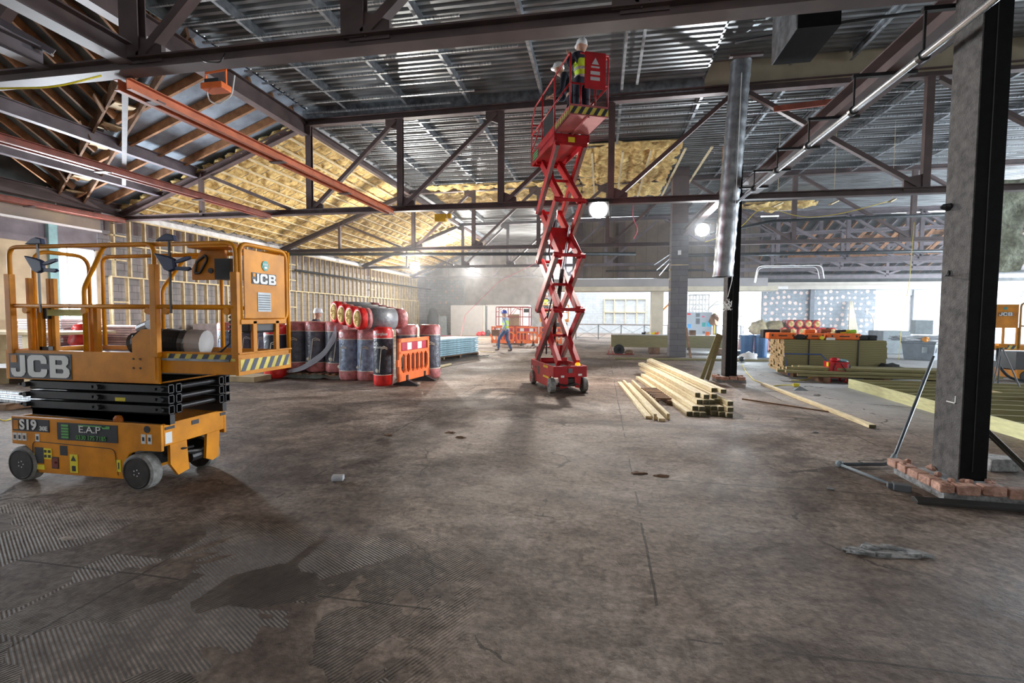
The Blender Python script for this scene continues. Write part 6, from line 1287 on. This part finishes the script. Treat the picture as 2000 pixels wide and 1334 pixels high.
b = MB(); b.ball((p.x+.4, 20.6, .1), (.2, .15, .1), 8, seed=3., amp=.5); tag(b.done('rag', oldwood), 'brown crumpled sack right of the cable reel', 'sack')
board(at(1340, 640, Y=19.7), at(1349, 699, Z=.02), .08, .05, oldwood, 'old brown board leaning on the right of the grey pillar')
for k, (a, c) in enumerate((((1403, 652), (1370, 742)), ((1408, 654), (1381, 742)))):
    q = at(c[0], c[1], Z=.02); p = at(a[0], a[1], Y=12.75); board(p, q, .09, .045, wood_green, ('left', 'right')[k]+' green board leaning on the middle black column', up=(0, 1, 0))
b = MB(); p = at(1394, 625, Y=22); b.ball(p, (.22, .2, .24), 8, seed=6., amp=.5); b.cyl(p+Vector((0, 0, -1.4)), p, .03, 6); tag(b.done('lamp_head', oldwood), 'dusty brown lamp head on a pole left of the middle column', 'lamp')
# blue bins
def wbin(x, y, lab):
    t = thing('wheelie_bin', lab, 'bin', (x, y, 0)); b = MB(); b.lathe([(.20, .0), (.22, .05), (.245, .78), (.26, .80), (.26, .84), (.24, .85)], (x, y, 0), 'Z', 20); b.done('drum', blueb, t, smooth=False)
    b = MB(); b.lathe([(.265, .84), (.265, .87), (.2, .89), (.001, .90)], (x, y, 0), 'Z', 20); b.done('lid', blueb, t)
    return t
a = at(1457, 698, Z=0); wbin(a.x+.1, a.y+.3, 'blue plastic bin right of the middle black column, left one'); a = at(1482, 699, Z=0); wbin(a.x+.15, a.y+.3, 'blue plastic bin, right one, against the timber stack end')
b = MB(); a = at(1462, 703, Z=0); b.ball((a.x, a.y, .13), (.3, .2, .15), 12, seed=9., amp=.6); tag(b.done('plastic_bag', white, smooth=True), 'white crumpled plastic bag before the blue bins', 'bag')
b = MB(); a = at(1449, 707, Z=0); b.ball((a.x, a.y, .1), (.09, .09, .1), 10); tag(b.done('cable_plug', darkpipe), 'dark cable connector on the floor before the blue bins', 'plug')
b = MB(); a = at(1443, 695, Z=0); b.cyl((a.x-.1, a.y, .12), (a.x+.1, a.y, .12), .12, 14); tag(b.done('small_wheel', blackpl), 'small black wheel beside the middle column', 'wheel')
pipe('floor_cable', [tuple(at(1449, 712, Z=.01)), tuple(at(1458, 728, Z=.01)), tuple(at(1472, 742, Z=.01)), tuple(at(1492, 750, Z=.01))], .010, yelcab, 'yellow cable curving over the floor right of the middle column', 'cable', 6)
pipe('floor_cable', [tuple(at(1545, 743, Z=.01)), tuple(at(1575, 742, Z=.01)), tuple(at(1595, 730, Z=.12)), tuple(at(1618, 722, Z=.3))], .010, yelcab, 'yellow cable running from the floor up to the red transformer', 'cable', 6)
pipe('floor_cable', [tuple(at(1510, 754, Z=.01)), tuple(at(1530, 752, Z=.01)), tuple(at(1552, 752, Z=.01))], .010, yelcab, 'short yellow cable with a plug left of the red transformer', 'cable', 6)
b = MB(); p = at(1554, 752, Z=.05); b.cyl(p-Vector((.05, 0, 0)), p+Vector((.06, 0, 0)), .04, 10); tag(b.done('cable_plug', stick_y), 'yellow and white plug on the short floor cable', 'plug')
# big green timber stack: boards seen end-on at its left end
NL = at(1530, 727, Z=.12); FL_ = at(1495, 716, Z=.12); xe = NL.x
xr = at(1706, 727, Z=.12).x; yn = NL.y; rnd = random.Random(12); proto = None
for c in range(6):
    for r_ in range(15):
        if proto is None:
            b = MB(); b.bb(0, xr-xe, 0, .185, 0, .055); b.m[4] = 1; proto = o = b.done('stacked_board', [wood_green, wood_end], loc=(0, 0, 0))
        else: o = proto.copy(); COL.objects.link(o)
        o.location = (xe+rnd.uniform(-.025, .025), yn+c*.19, .13+r_*.0575)
        tag(o, 'green treated board in the big banded stack left of the red transformer end view' if False else 'green treated board with a pale end in the big banded stack under the tool cases', 'board', 'boards in the big banded stack')
for k, f_ in enumerate((.24, .72)):
    b = MB(); x = xe+(xr-xe)*f_; b.bb(x, x+.03, yn-.012, yn-.004, .12, 1.0); b.bb(x, x+.03, yn-.01, yn+1.2, .995, 1.003); tag(b.done('binding_strap', jblk), ('left', 'right')[k]+' black band round the big green timber stack', 'strap')
for k, f_ in enumerate((.1, .5, .9)):
    b = MB(); x = xe+(xr-xe)*f_; b.bb(x, x+.1, yn, yn+1.15, 0, .125); tag(b.done('bearer_block', oldwood), ('left', 'middle', 'right')[k]+' bearer under the big banded timber stack', 'block')
b = MB(); b.tube([(xe+.1, yn-.1, .05), (xe-.02, yn-.1, .62), (xe+.85, yn-.1, .62), (xe+1.1, yn-.1, .35), (xe+1.1, yn-.1, .05)], .014, 6); b.tube([(xe+.1, yn-.1, .22), (xe+1.1, yn-.1, .22)], .012, 6); tag(b.done('trolley_frame', mat('blue_tube_paint', (.03, .10, .42), .4)), 'thin blue tube trolley frame against the big timber stack', 'trolley')
# loose timbers in front of it
rnd = random.Random(2); proto = None
for c in range(5):
    for r_ in range(3):
        if c == 4 and r_ == 2: continue
        if proto is None: b = MB(); b.bb(0, 4.0, 0, .11, 0, .06); b.m[4] = 1; proto = o = b.done('loose_timber', [wood_green, wood_end], loc=(0, 0, 0))
        else: o = proto.copy(); COL.objects.link(o)
        o.location = (xe+.0+rnd.uniform(-.15, .35)-.1*c+.35*(r_ == 0), yn-.35-.17*c, .14+r_*.075); o.rotation_euler = (0, 0, -.05+rnd.uniform(-.015, .015))
        tag(o, 'loose pale green timber laid low in front of the big banded stack', 'timber', 'loose timbers before the big stack')
for k in range(3): b = MB(); b.bb(xe+.5+1.3*k, xe+.65+1.3*k, yn-1.15, yn-.25, 0, .135); tag(b.done('bearer_block', oldwood), ('left', 'middle', 'right')[k]+' bearer under the loose low timbers', 'block')
# tool cases on the stack
zt_ = .13+15*.0575
def case(px, w, h, m, lab, d=.3, Yo=.25, parts=True, name='tool_case', zo=0, hm=blackpl):
    p = at(px, 655, Y=yn+Yo); t = thing(name, lab, 'tool case', (p.x, yn+Yo, zt_+zo)); b = MB(); b.box((0, 0, h/2), (w, d, h)); b.done('shell', m, t, world=False, bevel=.03)
    b = MB(); b.box((0, -d/2-.005, h*.55), (w*.3, .02, h*.16)); b.done('handle', hm, t, world=False, bevel=.006)
    b = MB()
    for s in (-1, 1): b.box((s*w*.36, -d/2-.004, h*.6), (.035, .012, h*.3))
    b.parts('latch', hm, t, world=False); return t
case(1525, .70, .17, orange, 'orange tool case at the left end on top of the timber stack')
case(1508, .55, .24, blackpl, 'black tool case behind the leftmost orange one on the stack', Yo=.75, zo=.0)
case(1559, .40, .13, blackpl, 'flat black case between the first two orange ones on the stack')
case(1587, .52, .17, orange, 'orange tool case second along the timber stack, with a yellow tape beside it')
case(1644, .80, .17, orange, 'largest orange tool case on the right half of the stack')
case(1683, .30, .13, blackpl, 'black case right of the largest orange one'); case(1698, .26, .13, blackpl, 'black case at the right end of the timber stack')
case(1610, .35, .17, blackpl, 'black case in the middle of the timber stack behind the tape', Yo=.5)
for k, (px, m, lab, zo) in enumerate(((1533, oldwood, 'brown tool lying over the first orange case', .2), (1580, orange, 'orange nail gun lying over the second orange case', .2), (1611, mat('rusty_tool', (.35, .10, .04), .5), 'rusty orange saw on the black case in the middle', .22), (1640, blackpl, 'black drill over the largest orange case', .2), (1648, stick_y, 'yellow drill over the largest orange case', .2), (1660, mat('lime_tool', (.35, .75, .05), .4), 'lime green tool at the right over the largest orange case', .2))):
    p = at(px, 650, Y=yn+.45); b = MB(); b.cyl((p.x-.13, yn+.4, zt_+zo), (p.x+.12, yn+.4, zt_+zo+.02), .05, 10); b.bar((p.x, yn+.4, zt_+zo), (p.x+.04, yn+.38, zt_+zo-.13), .05, .05); b.box((p.x+.06, yn+.4, zt_+zo-.08), (.1, .09, .06)); tag(b.done('power_tool', m, bevel=.01), lab, 'tool')
p = at(1606, 658, Y=yn+.06); b = MB(); b.cyl((p.x-.0, yn+.05, zt_+.05), (p.x, yn+.12, zt_+.05), .05, 14); tag(b.done('tape_measure', stick_y), 'yellow and black tape measure on the stack edge', 'tape')
p = at(1622, 661, Y=yn+.06); b = MB(); b.box((p.x, yn+.08, zt_+.03), (.2, .1, .06)); tag(b.done('white_packet', white), 'small white packet on the stack edge', 'packet')
# red transformer
t = thing('site_transformer', 'red metal site transformer box with cables in front of the timbers', 'transformer', (at(1640, 747, Z=0).x, at(1640, 747, Z=0).y, 0)); cx, cy = t.location.x, t.location.y
b = MB(); b.bb(cx-.24, cx+.16, cy, cy+.32, .1, .46); b.done('cabinet', trans_red, t, bevel=.01)
b = MB(); b.bb(cx-.24, cx+.20, cy+.0, cy+.34, .46, .49); b.done('lid', trans_red, t)
for x, y in ((cx-.24, cy), (cx+.12, cy), (cx-.24, cy+.3), (cx+.12, cy+.3)): b = MB(); b.bb(x, x+.04, y, y+.03, 0, .1); b.bb(x-.02, x+.06, y, y+.03, 0, .02); b.done('leg', trans_red, t)
b = MB(); b.bb(cx+.16, cx+.21, cy+.04, cy+.3, .12, .44); b.done('socket_plate', mat('grey_pink_sockets', (.38, .20, .25), .5), t)
for z in (.18, .28, .38): b = MB(); b.cyl((cx+.2, cy+.1, z), (cx+.26, cy+.1, z), .035, 10); b.done('socket', glassy if z == .28 else greypl, t)
b = MB(); b.tube(rpath([(cx-.1, cy-.01, .47), (cx-.15, cy-.02, .35), (cx-.15, cy-.02, .12)], .06), .009, 6); b.tube(rpath([(cx+.0, cy-.01, .47), (cx+.12, cy-.02, .3), (cx+.14, cy-.02, .12)], .06), .009, 6); b.parts('lead', darkpipe, t)
b = MB(); b.cyl((cx-.26, cy+.08, .3), (cx-.33, cy+.06, .29), .03, 10); b.cyl((cx-.26, cy+.08, .16), (cx-.32, cy+.06, .15), .03, 10); b.bb(cx-.26, cx-.245, cy+.02, cy+.12, .38, .48); b.parts('plug', stick_y, t)
b = MB(); b.ball((cx-.08, cy+.12, .54), (.12, .08, .06), 10, seed=1., amp=.3); tag(b.done('power_tool', trans_red), 'red hand tool on top of the red transformer', 'tool')
b = MB(); b.ball((cx+.1, cy+.15, .52), (.12, .1, .04), 10, seed=3., amp=.6); tag(b.done('hand_tool', mat('teal_grey_tool', (.15, .28, .32), .5)), 'teal and grey odds and ends on top of the red transformer', 'tool')
# dark bag heap
t = thing('tool_bag', 'black tool bag heap with straps right of the red transformer', 'bag', (at(1735, 742, Z=0).x, at(1735, 742, Z=0).y+.3, 0)); cx, cy = t.location.x, t.location.y
b = MB(); b.ball((cx-.08, cy, .2), (.45, .32, .24), 18, seed=3., amp=.5); b.ball((cx+.30, cy+.05, .14), (.25, .2, .18), 14, seed=6., amp=.5); b.done('bag_body', darkfab, t, smooth=True)
b = MB(); b.tube(rpath([(cx-.45, cy-.3, .1), (cx-.3, cy-.32, .34), (cx, cy-.33, .2), (cx+.1, cy-.34, .05)], .1), .014, 6); b.tube(rpath([(cx+.1, cy-.25, .05), (cx+.2, cy-.25, .33), (cx+.42, cy-.2, .15)], .1), .014, 6); b.parts('strap', oldwood, t)
b = MB(); b.ball((cx-.12, cy-.32, .2), (.06, .03, .04), 8); b.done('orange_tool', orange, t)
# joist frame lying on the floor
t = thing('joist_frame', 'pale timber joist frame lying flat on the floor behind the big black column', 'timber frame', (7.4, 9.8, 0))
fx = wood_y
b = MB(); b.bar((5.52, 12.15, .1), (5.44, 6.6, .1), .045, .2); plab(b.done('edge_board', mat('fresh_pale_green_softwood', (.66, .66, .36), .65, 0, .10, 5, stretch=(6, .8, 6)), t), 'pale yellow-green knotty edge board')
for k in range(11): y = 12.1-.5*k; b = MB(); b.bar((5.5, y, .1), (9.7, y-.05, .1), .045, .19); b.done('joist', wood_green, t)
b = MB(); b.bar((9.7, 12.2, .1), (9.7, 6.5, .1), .045, .2); b.done('edge_board', fx, t)
for k in range(5): y = 11.6-1.0*k; b = MB(); b.bar((7.4, y, .1), (7.4, y+.5, .1), .045, .19); b.done('blocking', wood, t)
b = MB(); rnd = random.Random(5)
for k in range(9): y = 12-.6*k+rnd.uniform(-.2, .2); b.cyl((5.505-.014*(12.15-y)-.012, y, rnd.uniform(.04, .16)), (5.505-.014*(12.15-y)-.018, y, .1), .012, 6)
board((3.71, 12.16, .03), (3.83, 7.72, .03), .095, .05, wood_y, 'long pale plank lying alone on the floor between the two black columns', ends=wood_dkend)
board((2.68, 9.95, .012), (3.74, 8.9, .012), .03, .02, oldwood, 'thin brown stick lying beside the lone plank')
b = MB(); p = at(1562, 762, Z=0); b.add([p+Vector((-.15, -.1, 0)), p+Vector((.15, -.1, 0)), p+Vector((.16, .1, 0)), p+Vector((-.1, .12, 0)), p+Vector((0, 0, .09))], [(0, 1, 4), (1, 2, 4), (2, 3, 4), (3, 0, 4)]); tag(b.done('torn_sheet', greysheet), 'bent grey scrap tented on the floor before the transformer', 'scrap')
# central timber pile
dp = Vector((-.105, .99, 0)).normalized(); rnd = random.Random(8)
lay = [(0.0, [1.40, 1.50, 1.60, 1.70, 1.80, 1.90, 2.0]), (.075, [1.50, 1.60, 1.70, 1.80, 1.90, 2.03]), (.15, [1.60, 1.70, 1.80, 1.90, 2.06]), (.225, [1.62, 1.72, 1.86]), (.30, [1.90, 2.02])]
for li, (z, xs) in enumerate(lay):
    for k, x in enumerate(xs):
        s = rnd.uniform(-.12, .12); p = Vector((x, 8.15+s+.12*li, z+.037)); L_ = rnd.uniform(3.9, 4.6)+.35*li
        top_ = li == 4
        board(p, p+dp*L_, .092, .070, wood_y, ('pale timber in the floor pile, near end %s' % 'under the top one') if False else 'pale timber with a dark stained end in the pile in the middle of the floor', grp='timbers in the middle floor pile', ends=wood_dkend)
for k, (x, w, h, y0) in enumerate(((.74, .095, .045, 7.72), (.83, .045, .095, 7.66), (.92, .095, .045, 7.58), (1.03, .045, .095, 7.72))):
    board((x, y0, h/2), (x-.30, y0+3.95, h/2), w, h, wood_y, ('leftmost, flat-laid timber of the four beside the pile', 'second timber of the four beside the pile, on edge', 'third, flat-laid timber of the four beside the pile', 'rightmost timber of the four beside the pile, on edge')[k], ends=wood_end)
t = thing('slatted_rack', 'small brown slatted pallet piece between the timber pile and the four loose timbers', 'pallet', (1.02, 9.7, 0))
for k in range(9): b = MB(); b.bar((.82+.02*k, 10.3-.15*k, .10), (1.14+.015*k, 10.33-.15*k, .10), .07, .03); b.done('slat', oldwood, t)
for s in (0, 1): b = MB(); b.bar((.87+.22*s, 10.35, .045), (1.0+.22*s, 9.0, .045), .06, .08); b.done('bearer', oldwood, t)
# bent pipe by the big column
t = thing('bent_pipe_stand', 'dark grey pipe leaning on the big black column with its bent foot on the floor', 'pipe', (2.8, 5.6, 0))
b = MB(); b.tube(rpath([(2.5, 5.64, .03), (3.02, 5.74, .03), (3.13, 5.86, .08), (3.9, 6.62, 1.12)], .12, 6), .018, 8); b.done('pipe', mat('blue_grey_pipe', (.10, .12, .14), .4, .3), t, smooth=True)
b = MB(); b.tube([(2.5, 5.64, .03), (2.68, 5.06, .03)], .014, 8); b.done('pipe', greysheet, t, smooth=True)
b = MB(); b.ball((2.5, 5.64, .035), (.04, .035, .035), 10); b.cyl((3.08, 5.81, .05), (3.13, 5.86, .10), .026, 10); b.parts('elbow', greysheet, t)
b = MB(); b.box((2.73, 4.98, .03), (.13, .10, .06), rz=-.3); b.box((2.66, 5.02, .03), (.05, .06, .05), rz=-.3); b.done('end_box', greypl, t, bevel=.006)
b = MB(); p, q = at(1792, 985, Z=0), at(2080, 1008, Z=0)
d_ = (q-p).normalized(); n_ = Vector((-d_.y, d_.x, 0))
b.prism([p, p+n_*.10, p+n_*.10+Vector((0, 0, .035)), p+n_*.06+Vector((0, 0, .05)), p+Vector((0, 0, .03))], d_*1.9); tag(b.done('plastic_trunking', mat('dark_brown_trunking', (.035, .032, .03), .5), bevel=.004), 'dark trunking length lying on the floor before the big black column', 'trunking')
b = MB(); b.bar((3.44, 5.22, .62), (3.86, 4.86, .02), .06, .012); b.bar((3.455, 5.22, .62), (3.875, 4.86, .02), .012, .05); tag(b.done('angle_brace', mat('rusty_dark_angle', (.06, .05, .035), .7)), 'rusty angle brace from the big black column down to the floor at right', 'brace')
b = MB(); b.prism([(3.95, 5.75, 0), (4.25, 5.80, 0), (4.32, 5.95, 0), (4.0, 6.1, 0)], (0.01, 0, .13)); tag(b.done('stone_block', mortar, bevel=.02), 'ribbed grey block on the floor right of the big black column', 'block')
# right rear: grey blocks, tubs, tubes, tripod, case
a = at(1760, 692, Z=0)
b = MB(); b.bb(a.x-.75, a.x+.35, a.y, a.y+1.2, 0, 1.0); tag(b.done('foam_block', greysheet, bevel=.03), 'large grey block on the bright floor at the right rear', 'block')
t = thing('storage_tub', 'grey plastic storage tub at the right rear piled with metal tubes', 'tub', (at(1808, 704, Z=0).x, at(1808, 704, Z=0).y+.4, 0)); cx, cy = t.location.x, t.location.y
b = MB(); b.lathe([(.62, 0), (.72, .62), (.76, .64), (.76, .7)], (cx+.1, cy, 0), 'Z', 4); b.done('tub_body', mat('slate_grey_plastic', (.13, .16, .19), .5), t, bevel=.03)
b = MB()
for k in range(3): b.bb(cx-.2+.3*k, cx-.05+.3*k, cy-.56, cy-.5, .3, .5)
b.parts('tub_rib', greysheet, t)
rnd = random.Random(10)
for k in range(16):
    b = MB(); z = .72+.03*(k % 6); y = cy-.45+.06*k; b.cyl((cx-.75+rnd.uniform(-.2, .1), y, z+rnd.uniform(-.02, .08)), (cx+1.0+rnd.uniform(-.1, .4), y+rnd.uniform(-.2, .2), z+rnd.uniform(-.02, .12)), .022, 6)
    tag(b.done('metal_tube', galv), 'shiny metal tube in the tangle on the grey storage tub', 'tube', 'metal tubes on the storage tub')
b = MB(); b.bb(cx+.0, cx+.6, cy+.3, cy+.6, .95, 1.5); tag(b.done('foam_block', greysheet), 'grey slab standing behind the metal tubes', 'block')
b = MB(); b.ball((cx-.1, cy-.5, .78), (.14, .08, .1), 8, seed=4., amp=.5); tag(b.done('power_tool', jyel), 'small yellow tool on the front of the storage tub', 'tool')
a = at(1985, 738, Z=0)
t = thing('tool_chest', 'dark tool chest on the floor at the right edge', 'tool case', (a.x, a.y+.2, 0)); b = MB(); b.bb(a.x-.33, a.x+.5, a.y, a.y+.4, 0, .42); b.done('shell', greypl, t, bevel=.03)
b = MB(); b.tube(rpath([(a.x-.05, a.y+.1, .42), (a.x-.05, a.y+.1, .50), (a.x+.2, a.y+.1, .50), (a.x+.2, a.y+.1, .42)], .03), .014, 6); b.done('handle', blackpl, t); b = MB(); b.bb(a.x-.15, a.x+.15, a.y-.01, a.y, .15, .28); b.done('label_patch', oldwood, t)
a = at(1978, 770, Z=0); t = thing('tripod_stand', 'dark tripod stand in front of the second yellow lift', 'tripod', (a.x, a.y, 0)); b = MB(); h = Vector((a.x-.05, a.y+.3, 1.0))
for d_ in ((-.25, -.1), (.15, -.35), (.2, .4)): b = MB(); b.cyl(h, (a.x+d_[0], a.y+.3+d_[1], 0), .015, 8); b.done('leg', greypl, t)
b = MB(); b.box(h, (.16, .1, .08)); b.box(h+Vector((-.12, 0, -.03)), (.1, .08, .05)); b.done('head', jyel, t)
# insulation packs at the right rear, plastic tubes leaning on the wall
def pack(px, z, Y, n, lab, r=.20, dx=.37, top=False):
    p = at(px, 640, Y=Y)
    for k in range(n): lying_roll((p.x+dx*k, Y+.5, z), (0, 1, 0), r, 1.0, lab, navypk if k % 2 else pinkpk, grp=lab+' group', rings=1)
pack(1532, .72, 24.0, 4, 'small lying roll in the red-ended row above the first orange case'); pack(1570, .72, 24.0, 4, 'small lying roll in the red-ended row above the second orange case', dx=.40); pack(1545, 1.10, 24.0, 4, 'small lying roll in the topmost red-ended row at right rear', dx=.36, r=.18)
for k, (x0, x1, m) in enumerate(((1455, 1504, pinkpk), (1507, 1530, bluew), (1533, 1556, bluew), (1559, 1598, bluew))):
    a = at(x0, 655, Y=24); c = at(x1, 655, Y=24); t = thing('wrapped_pack', ('leftmost', 'second', 'third', 'rightmost')[k]+' wrapped insulation pack standing behind the timber stack', 'pack', ((a.x+c.x)/2, 24.5, 0)); b = MB(); b.bb(a.x, c.x, 24.0, 25.1, 0, .55); b.done('pack_body', m, t, bevel=.06); b = MB(); b.bb(a.x, c.x, 24.0, 25.1, .55, .74); b.done('pack_top', pinkpk, t, bevel=.05)
a = at(1489, 630, Y=24); b = MB(); b.ball((a.x, 24.5, 1.05), (.42, .4, .36), 14, seed=4., amp=.5); b.ball((a.x+.75, 24.5, 1.12), (.5, .4, .30), 14, seed=7., amp=.5); tag(b.done('loose_insulation', mat('dull_yellow_wool', (.60, .50, .28), .95, 0, .15, 8, bump=.8), smooth=True), 'two dull yellow wool bundles on the leftmost wrapped packs', 'insulation', kind='stuff')
for k in range(9):
    a = at(1652+k*2.7, 658, Y=33.4); b = MB(); b.cyl((a.x, 33.0, 0), (a.x+.3-.06*k, 33.8, 2.6), .035, 6); tag(b.done('plastic_tube', offwhite), 'pale long tube leaning on the dabbed block wall at right rear', 'tube', 'pale tubes leaning on the dabbed wall')
a = at(1694, 640, Y=33); b = MB(); b.tube([(a.x+.45*math.cos(t_), 33.2, 1.0+.95*math.sin(t_)) for t_ in [-.9+2.6*k/14 for k in range(15)]], .04, 8); tag(b.done('curved_tube', white, smooth=True), 'white curved tube standing beside the leaning tubes', 'tube')
a = at(1750, 680, Z=0); b = MB(); b.bb(17.7, 20.2, 33.0, 33.1, 0, .72); tag(b.done('screen_board', white), 'low white panel under the bright right-hand window', 'panel')
t = thing('tool_chest', 'pale blue-grey hanging insulation scrap' if False else 'sagging faded green insulation sheet hanging right of the big black column', 'insulation', (10.6, 16, 3.0)); bpy.data.objects.remove(t)
b = MB(); vs = []
for i in range(13):
    for j in range(22):
        x = 9.9+i*.13; z = 2.9+j*.12; vs.append((x+.05*math.sin(j*.5), 16+.12*noise.noise(Vector((x*2, z*2, 1))), z+.08*noise.noise(Vector((x*3, 0, 4)))))
b.add(vs, [(i*22+j, i*22+j+1, (i+1)*22+j+1, (i+1)*22+j) for i in range(12) for j in range(21)]); n0 = len(vs)
b.add([(v[0], v[1]+.08, v[2]) for v in vs], [(i*22+j, i*22+j+1, (i+1)*22+j+1, (i+1)*22+j) for i in range(12) for j in range(21)])
tag(b.done('hanging_insulation', insul_g, smooth=True), 'sagging faded green insulation sheet hanging right of the big black column', 'insulation')
# floor debris near the viewer
def scrap(px, py, kind, lab, s=.05, seed=1.):
    p = at(px, py, Z=0); b = MB(); b.ball((p.x, p.y, s*.25), (s, s*.7, s*.3), 8, seed=seed, amp=.9); return tag(b.done(kind, mortar if 'stone' in kind or 'chip' in kind else glassy), lab, 'debris')
p = at(660, 938, Z=0); b = MB(); b.box((p.x, p.y, .025), (.11, .08, .05), rz=.3); o = tag(b.done('plastic_pot', mat('crushed_clear_pot', (.60, .62, .65), .3, 0, 0, alpha=.7), bevel=.01), 'small crushed clear pot on the floor right of the yellow lift', 'pot')
scrap(1622, 956, 'stone_chip', 'single stone chip left of the grey pipe foot', .03, 2.); scrap(1592, 845, 'stone_chip', 'brownish stone chip in front of the lone plank', .04, 3.)
b = MB(); P_ = [at(*q, Z=0) for q in ((1652, 1080), (1680, 1066), (1740, 1066), (1800, 1078), (1822, 1086), (1790, 1092), (1720, 1090))]
b.prism([(v.x, v.y, 0) for v in P_], (0, 0, .006)); 
for k, (u, v_) in enumerate(((1665, 1076), (1700, 1070), (1745, 1072), (1780, 1084), (1805, 1088), (1720, 1086), (1690, 1082))):
    q = at(u, v_, Z=0); b.ball((q.x, q.y, .008), (.07, .035, .014), 7, seed=k*1.1, amp=.9)
tag(b.done('mortar_patch', mortar), 'rough broken mortar patch on the floor at lower right', 'debris')
for k, (u, v_) in enumerate(((880, 845), (900, 855), (760, 850), (1250, 925), (1290, 930))):
    q = at(u, v_, Z=0); b = MB(); b.ball((q.x, q.y, .006), (.07, .035, .012), 8, seed=k*2.3, amp=.9)
    tag(b.done('dirt_lump', oldwood), ('crumbled dirt left of the red lift shadow', 'second crumb of dirt left of the red lift shadow', 'dirt crumb on the pale floor left of centre', 'flat dirt flake below the four loose timbers, left one', 'flat dirt flake below the four loose timbers, right one')[k], 'debris')

# thin scatter volume added for the milky glare in the far hall
hm = bpy.data.materials.new('glare_haze'); hm.use_nodes = True; hn = hm.node_tree
for n_ in list(hn.nodes):
    if n_.type != 'OUTPUT_MATERIAL': hn.nodes.remove(n_)
vsn = hn.nodes.new('ShaderNodeVolumeScatter'); vsn.inputs['Density'].default_value = .0055; vsn.inputs['Anisotropy'].default_value = .55; vsn.inputs['Color'].default_value = (.9, .95, 1, 1)
hn.links.new(vsn.outputs[0], hn.nodes[0].inputs['Volume'])
b = MB(); b.bb(-14.9, 25, 14, 45, .02, 7.2); hz = tag(b.done('glare_haze', hm, loc=(0, 14, 0)), 'thin pale haze added for the glare in the far part of the hall', 'haze', kind='stuff')
